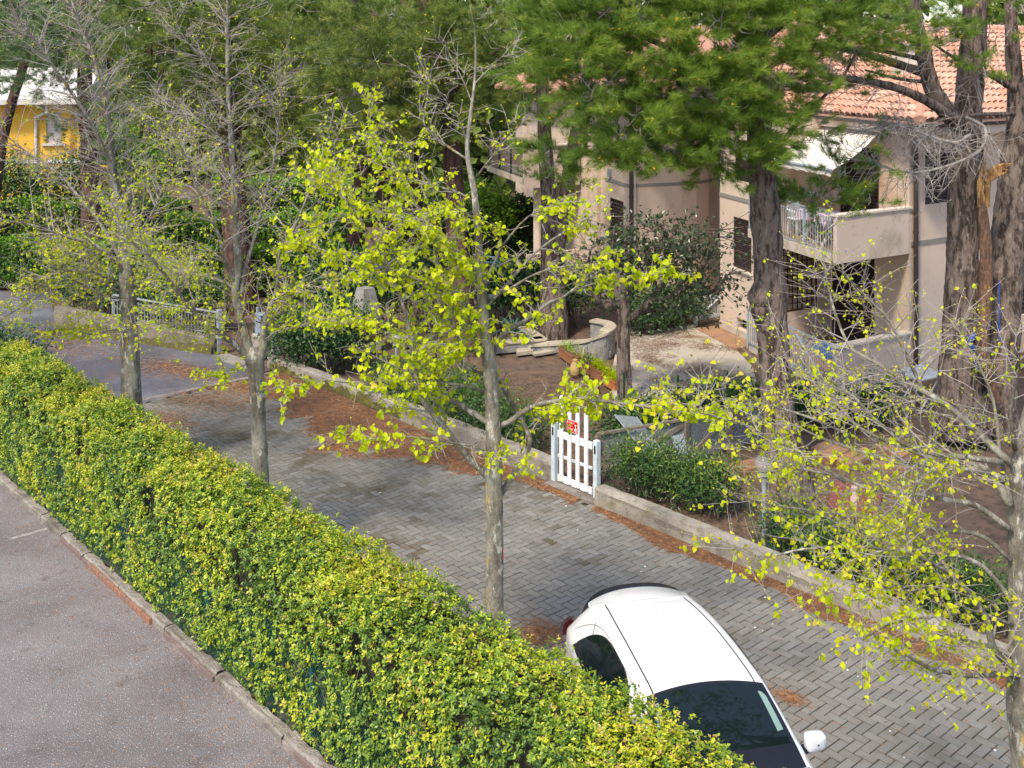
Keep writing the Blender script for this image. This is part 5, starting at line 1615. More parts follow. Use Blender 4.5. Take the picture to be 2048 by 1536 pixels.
# pine whose crown overhangs the parked car; the photograph shows it mirrored in the windscreen
pO = Pine('pine standing right of the parked car, its crown mirrored in the windscreen', np.array([8.9, 9.6, 0]))
pO.trunk([np.array(p) for p in ((8.9, 9.6, -.1), (8.8, 9.6, 3), (8.6, 9.7, 6), (8.3, 9.8, 9), (7.6, 9.9, 11.5), (7.0, 10, 13))], [.34, .28, .25, .22, .17, .12], 'pinebark', 20, .07, seg=.1)
for e_ in ((4.6, 9.2, 11.2), (5.4, 11.2, 11.8), (6.6, 8.0, 11.6), (5.2, 7.6, 12.2)):
    pO.limb([np.array((8.1, 9.8, 9.6)), np.array((6.9, 9.6, 11.0)), np.array(e_)], .10, .03)
for c_ in ((2.6, 9.3, 11.9), (3.2, 11, 12.2), (2.4, 7.6, 12.6), (3.8, 12.6, 12.6), (5.0, 13, 12.8), (4.4, 9.3, 11.6), (5.6, 9.8, 12.0), (5.4, 8.2, 12.2), (6.6, 9.2, 12.6), (4.6, 10.7, 12.0), (6.0, 11.2, 12.3), (3.6, 8.6, 12.4), (7.4, 10.2, 12.8), (4.2, 7.4, 12.8)):
    pO.blob(c_, (1.0, 1.0, .5), 20, 13, .32, .2, .5, .03)
pO.finish('pinedark', 18, .16, .012)
# ------------------------------------------------------------------ clipped hedge along the kerb
HU0, HU1, HT = -23.6, 3.0, 1.80


def hedge_surface(n, face):
    """points and normals over one face of the clipped hedge"""
    u = rng.uniform(HU0, HU1, n)
    w_ = rng.random(n)
    if face == 'top':
        v = V_HEDGE0 + w_ * (V_HEDGE1 - V_HEDGE0)
        z = np.full(n, HT)
        nn = np.tile([0, 0, 1.0], (n, 1)) + LN[None] * ((w_ - 0.5) * 0.5)[:, None]
    elif face == 'front':
        v = np.full(n, V_HEDGE0 - 0.07)
        z = 0.08 + w_ * (HT - 0.08)
        nn = np.tile(-LN, (n, 1)) + np.array([0, 0, 0.45])
    elif face == 'back':
        v = np.full(n, V_HEDGE1)
        z = 0.15 + w_ * (HT - 0.15)
        nn = np.tile(LN, (n, 1)) + np.array([0, 0, 0.45])
    else:
        v = V_HEDGE0 + w_ * (V_HEDGE1 - V_HEDGE0)
        u = np.full(n, HU0)
        z = rng.uniform(0.1, HT, n)
        nn = np.tile(-LD, (n, 1)) + np.array([0, 0, 0.4])
    # rounded upper edges and slow undulation
    und = 0.03 * np.sin(u * 1.7) + 0.02 * np.sin(u * 3.9 + 1) + 0.02 * np.sin(u * 7.3 + z * 4)
    lump = 0.035 * np.sin(u * 5.1 + z * 2.3) * np.sin(z * 5 + u * 1.3)
    if face == 'top':
        e = np.minimum(w_, 1 - w_)
        z = z + und - 0.05 * np.exp(-(e / 0.07) ** 2) + 0.035 * np.sin(v * 9 + u * 6)
    else:
        hi = (z - (HT - 0.12)) / 0.12
        sh = np.where(hi > 0, 0.06 * np.clip(hi, 0, 1) ** 2, 0) - lump + np.where(z < 0.35, 0.10 * (0.35 - z) / 0.35, 0)
        dirn = {'front': LN, 'back': -LN, 'end': LD}[face]
        P = LD[None] * u[:, None] + LN[None] * v[:, None] + np.array([0, 0, 1.0])[None] * (z + und * (z / HT))[:, None]
        return P + dirn[None] * sh[:, None], nrm(nn), u, z
    return LD[None] * u[:, None] + LN[None] * v[:, None] + np.array([0, 0, 1.0])[None] * z[:, None], nrm(nn), u, z


hedge = thing('hedge', 'long clipped evergreen hedge with yellow green new growth running along the kerb', 'hedge', L(-10, 6.85))
PP, NN, TT, SS, UU = [], [], [], [], []
for face, n in (('top', 21000), ('front', 19000), ('back', 2600), ('end', 800)):
    P, Nn, u, z = hedge_surface(n, face)
    depth = np.abs(rng.normal(0, 0.06, n)) - 0.025
    # shoots standing proud of the cut
    shoot = rng.random(n) < (0.10 if face == 'top' else 0.05)
    depth[shoot] = -rng.uniform(0.03, 0.13, shoot.sum())
    P = P - Nn * depth[:, None]
    # patches: fresh, ordinary and thin places
    fld = np.sin(P[:, 0] * 2.3 + P[:, 2] * 3) + np.sin(P[:, 1] * 2.9 - P[:, 0] * 1.1 + 2) + np.sin(P[:, 0] * 5.1 + P[:, 1] * 4.3) * .8
    fresh_lit = np.clip(0.50 + 0.085 * fld - depth * 1.9 + (0.08 if face == 'top' else -0.06), 0, 1)  # light from above painted into the tint: top leaves lighter, front darker
    t = np.clip(fresh_lit + rng.normal(0, 0.17, n), 0, 1) * 0.97
    t[rng.random(n) < 0.012] = 1.0
    thin = (np.sin(u * 3.7 + 2.0) * np.sin(u * 1.3 + z * 3.1) > 0.72) & (face in ('front',)) & (rng.random(n) < 0.75)
    keep = ~thin & ~((face == 'front') & (z < 0.30) & (rng.random(n) < 0.5))
    P, Nn, t, shoot, n = P[keep], Nn[keep], t[keep], shoot[keep], keep.sum()
    # every shoot carries a rosette of leaves
    k = 6
    ax = nrm(Nn * rng.uniform(.5, 1.2, n)[:, None] + rng.normal(0, .38, (n, 3)) + np.array([0, 0, .2]))
    e1 = nrm(np.cross(ax, rng.normal(0, 1, (n, 3))))
    e2_ = np.cross(ax, e1)
    for j in range(k):
        an = j * 2.4 + rng.uniform(-.4, .4, n)
        rad = e1 * np.cos(an)[:, None] + e2_ * np.sin(an)[:, None]
        tilt = rng.uniform(.15, .85, n)[:, None] * (1.25 - .16 * j)
        PP.append(P - ax * (.012 * (k - j) + rng.uniform(0, .02, n))[:, None] + rng.normal(0, .006, (n, 3)))
        NN.append(nrm(ax * tilt + rad))
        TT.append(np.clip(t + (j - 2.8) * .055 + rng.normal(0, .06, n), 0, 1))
        SS.append(rng.uniform(.030, .060, n) * np.where(shoot, .9, 1) * (1.08 - .05 * j))
        UU.append(nrm(ax + rng.normal(0, .25, (n, 3))))
P, Nn, T, S = np.vstack(PP), np.vstack(NN), np.concatenate(TT), np.concatenate(SS)
n = len(P)
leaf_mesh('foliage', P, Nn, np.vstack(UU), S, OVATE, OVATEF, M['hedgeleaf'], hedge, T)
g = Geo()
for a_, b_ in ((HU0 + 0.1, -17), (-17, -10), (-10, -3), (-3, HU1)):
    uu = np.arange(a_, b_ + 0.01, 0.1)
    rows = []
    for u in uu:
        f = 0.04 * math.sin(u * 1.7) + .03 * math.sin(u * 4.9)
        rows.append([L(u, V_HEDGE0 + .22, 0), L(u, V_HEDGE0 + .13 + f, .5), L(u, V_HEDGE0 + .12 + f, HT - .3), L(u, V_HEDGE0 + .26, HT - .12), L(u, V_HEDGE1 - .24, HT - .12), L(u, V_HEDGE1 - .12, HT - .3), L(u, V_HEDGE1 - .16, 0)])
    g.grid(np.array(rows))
g.build('dark_core', M['hedgecore'], hedge, kind='stuff')  # closed dark shell blocking the view, painted as the hedge's shaded inside
g = Geo()
for _ in range(900):
    u, v, z = rnd(None, HU0, HU1), V_HEDGE0 + rnd(None, 0.0, .14), rnd(None, 0.05, 1.2)
    d = nrm(np.array([rng.normal(0, .5), rng.normal(0, .5), 1.0]))
    p = L(u, v, z)
    g.tube([p, p + d * .15 + rng.normal(0, .02, 3), p + d * .32 + rng.normal(0, .04, 3)], [.006, .005, .003], 4, cap=False)
g.build('stems', M['stem'], hedge, kind='stuff')

# teal chain link fence in front of the hedge foot
cl = thing('chain_link_fence', 'teal coated chain link fence showing through the hedge beside the kerb', 'fence', L(-10, 6.24))
g = Geo()
FV = 6.26
for k in np.arange(-24, 3, 0.062):
    for s in (1, -1):
        a_ = L(k, FV, 0.10)
        b_ = L(k + s * 1.05, FV + 0.012 * s, 1.15)
        m_ = [a_ + (b_ - a_) * f + LN * 0.004 * s for f in (0, .5, 1)]
        g.tube(m_, .0022, 3, cap=False)
g.build('wire_mesh', M['teal'], cl, kind='stuff')
for k in np.arange(-23, 3, 2.5):
    Geo().tube([L(k, FV + .05, 0.08), L(k, FV + .05, 1.2)], .018, 8).build('post', M['teal'], cl)


# ------------------------------------------------------------------ shrubs
def shrub(name, label, cat, blobs, n, size, mat='shrubleaf', tmpl=OVATE, stems=14, group=None, up=0.3, tintb=0.0, shell=0.55):
    """leafy shrub through ellipsoids (centre, radii); leaves get lighter towards the top of each clump"""
    c0 = np.mean([b[0] for b in blobs], axis=0)
    t_ = thing(name, label, cat, [c0[0], c0[1], 0], group)
    vol = np.array([b[1][0] * b[1][1] + b[1][0] * b[1][2] for b in blobs])
    cnt = (n * vol / vol.sum()).astype(int)
    Ps, Ns, Ts = [], [], []
    g = Geo()
    for (c, r), m in zip(blobs, cnt):
        c, r = np.asarray(c), np.asarray(r)
        nc = max(6, m // 26)
        d = nrm(rng.normal(0, 1, (nc, 3)))
        d[:, 2] = np.where(d[:, 2] < -0.5, -d[:, 2], d[:, 2])
        cc = c + d * r * (rng.random(nc) ** 0.4)[:, None] * 0.95
        w_ = rng.integers(0, nc, m)
        cr = 0.16 * (r[0] + r[2]) ** 0.5
        off = rng.normal(0, 1, (m, 3)) * cr
        P = cc[w_] + off
        P[:, 2] = np.maximum(P[:, 2], 0.03)
        Ps.append(P)
        Ns.append(nrm(d[w_] * .8 + off / cr * .5 + np.array([0, 0, up])))
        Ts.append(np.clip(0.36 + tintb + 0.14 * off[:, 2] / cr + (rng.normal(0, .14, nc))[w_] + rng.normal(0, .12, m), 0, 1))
        for _ in range(stems):
            e = cc[rng.integers(0, nc)]
            b_ = np.array([c[0] + rng.normal(0, .12), c[1] + rng.normal(0, .12), 0.0])
            md = (e + b_) / 2 + rng.normal(0, .08, 3)
            g.tube(smooth_path([b_, md, e], 7), np.linspace(.014, .005, 7), 5, cap=False)
    P, Nn, T = np.vstack(Ps), np.vstack(Ns), np.concatenate(Ts)
    m = len(P)
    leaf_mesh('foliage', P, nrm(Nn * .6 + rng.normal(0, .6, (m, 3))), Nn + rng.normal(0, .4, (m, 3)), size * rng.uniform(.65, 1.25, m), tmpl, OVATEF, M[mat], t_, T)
    if stems:
        g.build('stems', M['stem'], t_, kind='stuff')
    return t_


def row(pts, z, r, step=0.55):
    """ellipsoids strung along ground points"""
    P = np.array(pts)
    d = np.r_[0, np.cumsum(np.linalg.norm(np.diff(P[:, :2], axis=0), axis=1))]
    s = np.arange(0, d[-1] + .01, step)
    return [((np.interp(x, d, P[:, 0]), np.interp(x, d, P[:, 1]), z * rnd(None, .85, 1.1)), (r[0] * rnd(None, .85, 1.2), r[1], r[2] * rnd(None, .85, 1.15))) for x in s]


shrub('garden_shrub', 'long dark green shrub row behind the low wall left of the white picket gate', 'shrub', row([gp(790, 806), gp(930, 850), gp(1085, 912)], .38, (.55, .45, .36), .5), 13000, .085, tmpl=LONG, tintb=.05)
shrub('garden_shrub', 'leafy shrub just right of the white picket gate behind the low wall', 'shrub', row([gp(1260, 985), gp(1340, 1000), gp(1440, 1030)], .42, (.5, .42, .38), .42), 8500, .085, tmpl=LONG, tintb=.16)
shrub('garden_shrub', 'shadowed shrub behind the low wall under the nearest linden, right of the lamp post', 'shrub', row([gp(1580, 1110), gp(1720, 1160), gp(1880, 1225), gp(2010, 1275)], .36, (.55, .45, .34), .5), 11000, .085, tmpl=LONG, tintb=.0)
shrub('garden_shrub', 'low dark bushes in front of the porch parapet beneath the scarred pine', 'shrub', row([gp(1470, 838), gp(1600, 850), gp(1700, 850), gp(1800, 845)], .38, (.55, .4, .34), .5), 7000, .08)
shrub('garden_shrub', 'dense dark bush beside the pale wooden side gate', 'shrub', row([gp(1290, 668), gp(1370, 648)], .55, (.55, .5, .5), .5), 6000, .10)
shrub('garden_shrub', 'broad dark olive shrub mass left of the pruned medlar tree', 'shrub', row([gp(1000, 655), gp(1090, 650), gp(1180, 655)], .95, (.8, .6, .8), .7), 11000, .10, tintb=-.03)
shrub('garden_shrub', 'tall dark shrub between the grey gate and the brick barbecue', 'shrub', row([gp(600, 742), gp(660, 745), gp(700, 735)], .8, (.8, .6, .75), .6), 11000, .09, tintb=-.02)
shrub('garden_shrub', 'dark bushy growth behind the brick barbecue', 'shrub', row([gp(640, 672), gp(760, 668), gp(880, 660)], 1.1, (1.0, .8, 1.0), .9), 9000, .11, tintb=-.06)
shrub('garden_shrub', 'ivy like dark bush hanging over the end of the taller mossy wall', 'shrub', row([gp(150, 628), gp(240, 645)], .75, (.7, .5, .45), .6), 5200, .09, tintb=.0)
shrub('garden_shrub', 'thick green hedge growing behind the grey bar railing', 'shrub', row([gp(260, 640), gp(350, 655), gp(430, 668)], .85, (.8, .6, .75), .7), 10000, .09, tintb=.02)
shrub('garden_shrub', 'dark glossy bush at the far end of the clipped hedge', 'shrub', [((at(20, 720, 24.6)[0], 24.6, .75), (.75, .6, .75)), ((at(-50, 720, 25)[0], 25, .75), (.8, .6, .75))], 4600, .085, tintb=-.05)


def clipped_row(label, a_, b_, Y0, Y1, h, depth, n, mat='brightleaf', size=.13, tb=0.0):
    """box hedge far behind: leaves over a rounded bar between two picture columns"""
    p, r = np.array([(a_ - CX) / FPX * Y0, Y0, 0]), np.array([(b_ - CX) / FPX * Y1, Y1, 0])
    t_ = thing('clipped_hedge', label, 'hedge', (p + r) / 2, 'clipped hedges in the gardens behind')
    f = rng.random(n)
    d = nrm(r - p)
    o = np.array([d[1], -d[0], 0])
    top = rng.random(n) < .5
    w_ = rng.uniform(-1, 1, n)
    z = np.where(top, h + rng.normal(0, .06, n) - .18 * np.abs(w_) ** 4, rng.uniform(.05, 1, n) ** .8 * h)
    off = np.where(top, w_ * depth / 2, depth / 2 - np.abs(rng.normal(0, .08, n)))
    und = .10 * np.sin(f * 23) + .07 * np.sin(f * 51 + 1)
    P = p + (r - p) * f[:, None] + o * (off + und * .6)[:, None] + UP * (z + und)[:, None]
    Nn = nrm(np.where(top[:, None], UP, o) + rng.normal(0, .5, (n, 3)))
    T = np.clip(np.where(top, .50, .16) + tb + rng.normal(0, .17, n), 0, 1)  # lit tops and shaded sides painted into the tint; negative tb adds pine shade
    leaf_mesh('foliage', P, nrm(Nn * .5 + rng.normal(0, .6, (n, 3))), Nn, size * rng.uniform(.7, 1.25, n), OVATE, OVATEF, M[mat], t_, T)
    g = Geo()
    m = 24
    rows = []
    for i in range(m):
        c = p + (r - p) * (i / (m - 1))
        rows.append([c + o * (depth / 2 - .15) + UP * 0, c + o * (depth / 2 - .15) + UP * (h - .25), c + UP * (h - .12), c - o * (depth / 2 - .15) + UP * (h - .25), c - o * (depth / 2 - .15)])
    g.grid(np.array(rows))
    g.build('dark_core', M['hedgecore'], t_, kind='stuff')  # dark filling that stands in for shade inside the row
    return t_


clipped_row('bright topped clipped hedge nearest behind the grey gate', 400, 720, 35, 36, 1.35, 1.0, 6500)
clipped_row('clipped hedge along the far side of the bending lane at left', -120, 330, 36.5, 36.2, 1.45, 1.0, 7000, tb=-.1)
clipped_row('second clipped hedge row seen between the pale linden stems', 330, 730, 41, 42, 1.6, 1.1, 6500)
clipped_row('yellow green hedge row further back at left, above the lane bend', -100, 380, 43, 43, 1.9, 1.1, 6000, tb=-.05)
clipped_row('farthest light green hedge between the dark pine trunks', 430, 760, 50, 50, 2.0, 1.2, 5500, tb=.1)
clipped_row('shaded hedge under the far balcony behind the reddish pine', 800, 1075, 42, 41, 2.2, 1.2, 5500, 'shrubleaf')
shrub('garden_shrub', 'light green leafy bush under the far balcony', 'shrub', row([at(900, 520, 40) * [1, 1, 0], at(1000, 520, 40) * [1, 1, 0]], 1.9, (1.2, .8, 1.1), 1.2), 5200, .14, 'brightleaf', tintb=.1)
shrub('garden_shrub', 'grey green bush before the yellow house', 'shrub', row([at(-40, 420, 45) * [1, 1, 0], at(130, 420, 45) * [1, 1, 0], at(190, 420, 44) * [1, 1, 0]], 1.9, (1.3, .9, 1.7), 1.0), 9500, .15, tintb=.08)
shrub('garden_shrub', 'dark bushes filling the shade behind the weathered wooden fence', 'shrub', row([gp(1235, 905), gp(1330, 885), gp(1420, 870), gp(1500, 862)], .42, (.5, .4, .40), .42), 8000, .085, tintb=-.02)
shrub('garden_shrub', 'low green growth on the soil between the barbecue and the leafiest linden', 'shrub', row([gp(800, 760), gp(900, 775), gp(960, 800)], .22, (.5, .4, .24), .5), 4200, .075, tmpl=LONG, tintb=.08)
shrub('garden_shrub', 'light green bush beyond the bare stems right of the yellow house', 'shrub', row([at(225, 420, 47) * [1, 1, 0], at(330, 420, 47) * [1, 1, 0]], 2.8, (1.2, .9, 1.7), 1.3), 5200, .16, 'brightleaf', tintb=.0)

# far wood closing the view
g = None
n = 64000
X = rng.uniform(-70, 60, n)
Yw = 66 + rng.normal(0, 2.2, n) + 4 * np.sin(X * .21)
Z = rng.random(n) ** .9 * (15.0 + 2.0 * np.sin(X * .33 + 1) + 1.6 * np.sin(X * .71))
gap = (X > 22.5) & (X < 27) & (Z > 8.9)
P = np.c_[X, Yw, Z][~gap]
n = len(P)
T = np.clip(.35 + .2 * np.sin(P[:, 0] * 1.1 + P[:, 2]) + rng.normal(0, .18, n), 0, 1)
leaf_mesh('far_trees', P, nrm(rng.normal(0, 1, (n, 3)) + [0, -.4, .2]), nrm(rng.normal(0, .6, (n, 3)) + [0, -.6, .5]), rng.uniform(.5, 1.1, n), OVATE, OVATEF, M['pinedark'], None, T)
g = Geo()
for k in range(70):
    x = rnd(None, -65, 55)
    g.tube([(x, 67 + rng.normal(0, 2), -.1), (x + rng.normal(0, .3), 67, 5), (x + rng.normal(0, .6), 67, 9)], [.3, .25, .15], 7)
fw = bpy.data.objects['far_trees']
tag(fw, 'dark evergreen wood closing the view behind the gardens', 'trees')
g.build('tree_trunks', M['redbark'], fw, kind='stuff')

# pruned medlar beside the patio
md = thing('medlar_tree', 'small pruned evergreen tree with dark straight trunk and cut upright limbs beside the patio', 'tree', gp(1249, 802))
g = Geo()
bark_tube(g, [gp(1250, 806) - UP * .05, at(1248, 740, 24.3), at(1247, 680, 24.3), at(1250, 625, 24.3), at(1252, 600, 24.3)], [.17, .155, .14, .135, .10], 16, .05, .06)
g.build('trunk', M['pinebark'], md, smooth=True)
LM = [[(1250, 640), (1285, 618), (1308, 592), (1330, 560), (1345, 530)], [(1251, 630), (1215, 612), (1190, 596), (1178, 570), (1165, 530)], [(1250, 615), (1255, 560), (1252, 500), (1255, 450)], [(1308, 592), (1312, 540), (1312, 500), (1311, 465)], [(1312, 525), (1322, 490), (1327, 452)],
      [(1330, 560), (1334, 510), (1343, 466)], [(1300, 600), (1350, 590), (1390, 560), (1420, 530)], [(1300, 560), (1297, 520), (1294, 490)], [(1275, 625), (1340, 615), (1385, 605)], [(1230, 618), (1220, 560), (1225, 500), (1230, 455)], [(1200, 605), (1175, 560), (1180, 500)], [(1390, 560), (1425, 500), (1440, 460)], [(1350, 590), (1380, 520), (1385, 470)], [(1390, 590), (1430, 580), (1455, 550)]]
tips = []
for k, pts in enumerate(LM):
    dd = (0, .5, -.3, .2, .1, .3, -.4, -.2, .3, -.5, .2, -.3, .4, .1)[k]
    P = [at(x, y, 24.3 + dd * i / (len(pts) - 1)) for i, (x, y) in enumerate(pts)]
    X = smooth_path(P, 16)
    r0 = .10 if k < 2 else .055
    Geo().tube(X, np.linspace(r0, r0 * .45, 16), 9).build('limb', M['pinebark'], md, smooth=True)
    tips += [X[i] for i in range(5, 16)]
tips = np.array(tips)
n = 4200
w_ = rng.integers(0, len(tips), n)
cl_ = tips[rng.integers(0, len(tips), 420)] + rng.normal(0, .36, (420, 3)) * [1.15, .9, .8]
ci = rng.integers(0, 420, n)
P = cl_[ci] + rng.normal(0, .10, (n, 3))
ok = P[:, 2] > 1.2
P = P[ok]
n = len(P)
leaf_mesh('foliage', P, nrm(rng.normal(0, .7, (n, 3)) + [0, 0, -.35]), nrm(rng.normal(0, .6, (n, 3)) + [0, 0, .8]), rng.uniform(.07, .14, n), OVATE, OVATEF, M['medlarleaf'], md, np.clip(rng.normal(.42, .22, n), 0, 1))
g = Geo()
for c in cl_:
    t0 = tips[np.argmin(((tips - c) ** 2).sum(1))]
    g.tube([t0, (t0 + c) / 2 + rng.normal(0, .03, 3), c], [.010, .007, .004], 4, cap=False)
g.build('twigs', M['stem'], md, kind='stuff')


# strap leaved plants
def strap_plant(name, label, c, n, ln_, wd, mat, cat='plant', trunk=0.0):
    c = np.asarray(c, float)
    t_ = thing(name, label, cat, c)
    if trunk:
        g = Geo()
        bark_tube(g, [c, c + UP * trunk * .5, c + UP * trunk], [.13, .11, .10], 10, .1, .05)
        g.build('trunk', M['wood'], t_)
    me = None
    for i in range(n):
        a = i * 2.4 + rnd(None, -.3, .3)
        el = rnd(None, .25, 1.3)
        d = np.array([math.cos(a) * math.cos(el), math.sin(a) * math.cos(el), math.sin(el)])
        le = ln_ * rnd(None, .75, 1.2)
        s = np.linspace(0, 1, 6)[:, None]
        X = c + UP * trunk + d * s * le + np.array([0, 0, -.55]) * le * s ** 2.2 * (1.3 - el * .6)
        sd = nrm(np.cross(d, UP))
        w_ = wd * np.array([.7, 1, 1, .85, .55, .05])[:, None]
        Geo().grid(np.stack([X - sd * w_ / 2, X + sd * w_ / 2 + 0 * X], 1)).build('leaf', M[mat], t_)
    return t_
# ------------------------------------------------------------------ white picket gate in the low wall
ga, gb_ = L(uv_of(gp(1113, 964))[0], V_WALL + .14), L(uv_of(gp(1192, 1001))[0], V_WALL + .14)
gt = thing('picket_gate', 'white picket gate with a red sign set in the low wall by the lane', 'gate', (ga + gb_) / 2)
gd = nrm(gb_ - ga)
go = -LN
gw = np.linalg.norm(gb_ - ga)
for p, h in ((ga, 1.08), (gb_, 1.02)):
    gpst = Geo().cbox(p + UP * h / 2, gd * .045, go * .045, UP * h / 2, .012).build('post', M['whitegrey'], gt)
    Geo().box(p + UP * (h - .16) + go * .0465, gd * .018, go * .004, UP * .07).build('slot', M['black'], gpst)
for k, (f, top) in enumerate(((.20, 1.60), (.395, 1.56), (.59, 1.52), (.79, 1.46))):
    p = ga + gd * gw * f + go * .035
    w2 = .043
    prof = [p - gd * w2 + UP * .10, p + gd * w2 + UP * .10, p + gd * w2 + UP * (top - .05), p + gd * w2 * .55 + UP * (top - .012), p + UP * top, p - gd * w2 * .55 + UP * (top - .012), p - gd * w2 + UP * (top - .05)]
    g = Geo()
    n = len(prof)
    g.V.append(np.vstack([np.array(prof) + go * .011, np.array(prof) - go * .011]))
    g.F += [np.array([list(range(n))]), np.array([list(range(2 * n - 1, n - 1, -1))]), np.array([[i, n + i, n + (i + 1) % n, (i + 1) % n] for i in range(n)])]
    g.T += [np.zeros(1), np.zeros(1), np.zeros(n)]
    g.n = 2 * n
    g.build('picket', M['white'], gt)
for z, h, w_ in ((.13, .075, M['white']), (.52, .03, M['whitegrey']), (.90, .075, M['white'])):
    Geo().cbox(ga + gd * gw * .5 + go * .008 + UP * z, gd * gw * .41, go * .013, UP * h / 2 * 1.6, .004).build('rail', w_, gt)
Geo().box(gb_ - gd * .055 + go * .03 + UP * .22, gd * .012, go * .01, UP * .05).build('latch', M['palemetal'], gt)
# red dog warning sign fixed to the pickets
sc_ = ga + gd * gw * .49 + go * .055 + UP * 1.13
sg = tag(Geo().box(sc_, gd * .135, go * .003, UP * .105).build('warning_sign', M['signwhite'], origin=sc_), 'small red dog warning sign with white lettering on the picket gate', 'sign')
Geo().box(sc_ + go * .0042, gd * .127, go * .0012, UP * .097).build('red_panel', M['signred'], sg)


def text_mesh(txt, size):
    cu = bpy.data.curves.new('lettering', 'FONT')
    cu.body = txt
    cu.size = size
    cu.align_x = 'CENTER'
    cu.align_y = 'CENTER'
    cu.extrude = .0006
    tmp = bpy.data.objects.new('lettering', cu)
    COL.objects.link(tmp)
    dg = bpy.context.evaluated_depsgraph_get()
    me = bpy.data.meshes.new_from_object(tmp.evaluated_get(dg))
    bpy.data.objects.remove(tmp)
    return me


for txt, z, s in (('ATTENTI', .058, .042), ('AL', .004, .042), ('CANE', -.052, .046)):
    me = text_mesh(txt, s)
    me.materials.append(M['signwhite'])
    o = bpy.data.objects.new('lettering', me)
    COL.objects.link(o)
    o.parent = sg
    x, zz, y = gd, go, UP
    c = go * .0062 - gd * .045 + UP * z
    o.matrix_local = Matrix(((x[0], y[0], zz[0], c[0]), (x[1], y[1], zz[1], c[1]), (x[2], y[2], zz[2], c[2]), (0, 0, 0, 1)))
# plain dog head emblem
g = Geo()
dc = sc_ + go * .0062 + gd * .075
el = lambda cx, cz, a, b, n=16, rot=0: [dc + gd * (cx + a * math.cos(t) * math.cos(rot) - b * math.sin(t) * math.sin(rot)) + UP * (cz + a * math.cos(t) * math.sin(rot) + b * math.sin(t) * math.cos(rot)) for t in np.linspace(0, 2 * PI, n, endpoint=False)]
for e_ in (el(0, .012, .030, .034), el(.006, -.05, .032, .034)):
    g.add(e_, [list(range(16))])
g.build('dog_emblem', M['signwhite'], sg)
g = Geo()
for e_ in (el(-.022, .012, .012, .030, rot=.3), el(.026, .014, .011, .028, rot=-.3), el(-.004, -.004, .010, .009), el(.014, -.052, .012, .022), el(-.006, .02, .004, .005), el(.012, .022, .004, .005)):
    g.add(np.array(e_) + go * .0008, [list(range(16))])
g.build('dog_emblem_dark', M['black'], sg)

# ------------------------------------------------------------------ railing on the taller wall, grey gate, posts
ra, rb = gp(215, 671) + LN * .15, gp(428, 706) + LN * .15
rl = thing('bar_railing', 'grey bar railing standing on the taller mossy wall at the lane bend', 'railing', (ra + rb) / 2)
railing(rl, ra + UP * .42, rb + UP * .34, .04, .66, 34, M['palemetal'], posts=2)
for p, lab in ((gp(431, 707) + LN * .1, 'grey steel gate post at the end of the taller mossy wall'),):
    t_ = tag(Geo().cbox(p + UP * .55, gd * .06, go * .05, UP * .55, .01).build('gate_post', M['palemetal']), lab, 'post')
p = gp(484, 720) + LN * .55
px_ = thing('letterbox_pillar', 'grey letterbox on a short stone pillar beside the garden entrance', 'letterbox', p)
Geo().cbox(p + UP * .28, gd * .20, go * .18, UP * .28, .02).build('pillar', M['conc'], px_)
bx = Geo().cbox(p + UP * .80, gd * .15, go * .12, UP * .24, .02).build('box', M['netroll'], px_)
Geo().box(p + UP * 1.055, gd * .16, go * .13, UP * .012).build('lid', M['greymetal'], bx)
Geo().cbox(p - gd * .22 + UP * .65, gd * .03, go * .03, UP * .55, .008).build('post', M['palemetal'], px_)
Geo().box(p + UP * .88 + go * .122, gd * .09, go * .003, UP * .012).build('slot', M['black'], bx)
g = Geo().cbox((gp(437, 712) + gp(520, 740)) / 2 + UP * .02, nrm(gp(520, 740) - gp(437, 712)) * .85, LN * .2, UP * .035, .01)
g.build('entrance_step', M['kerb'], kind='structure')
ra, rb = gp(536, 728) + LN * .13, gp(574, 737) + LN * .13
rl = thing('short_railing', 'short piece of grey railing on the low wall right of the garden entrance', 'railing', (ra + rb) / 2)
railing(rl, ra + UP * .26, rb + UP * .26, .04, .52, 7, M['palemetal'], posts=2)
tag(Geo().cbox(gp(578, 739) + LN * .12 + UP * .55, gd * .045, go * .045, UP * .58, .01).build('wooden_post', M['wood']), 'brown wooden post on the low wall beside the short railing', 'post')
tag(Geo().cbox(gp(585, 741) + LN * .12 + UP * .45, gd * .045, go * .04, UP * .42, .01).build('metal_post', M['palemetal']), 'pale metal post directly right of the brown wooden post', 'post')

# ------------------------------------------------------------------ brick barbecue
pb = gp(731, 702)
bq = thing('garden_barbecue', 'white based brick garden barbecue with tapering concrete hood', 'barbecue', pb)
wB = .29
Geo().cbox(pb + UP * .14, gd * wB, go * .27, UP * .14, .015).build('base', M['whitewall'], bq)
Geo().box(pb + UP * .56, gd * (wB - .03), go * .24, UP * .28).build('core', M['mat_red'], bq)
for r_ in range(7):
    z = .315 + r_ * .078
    for s_ in range(3):
        off = (-.30 + .2 * s_ + (.1 if r_ % 2 else 0))
        if abs(off + .095) < .30:
            hw = min(.094, .29 - abs(off + .095) + .06)
            Geo().cbox(pb + gd * (off + .095) + go * .245 + UP * z, gd * (hw - .006), go * .02, UP * .034, .005).build('brick', M['brick'], bq)
    Geo().cbox(pb - gd * .265 + go * .01 + UP * z, gd * .022, go * .20, UP * .034, .005).build('brick', M['brick'], bq)
g = Geo()
lo = [pb + gd * sx * .31 + go * sy * .28 + UP * .86 for sx, sy in ((-1, 1), (1, 1), (1, -1), (-1, -1))]
md_ = [pb + gd * sx * .27 + go * sy * .25 + UP * 1.1 for sx, sy in ((-1, 1), (1, 1), (1, -1), (-1, -1))]
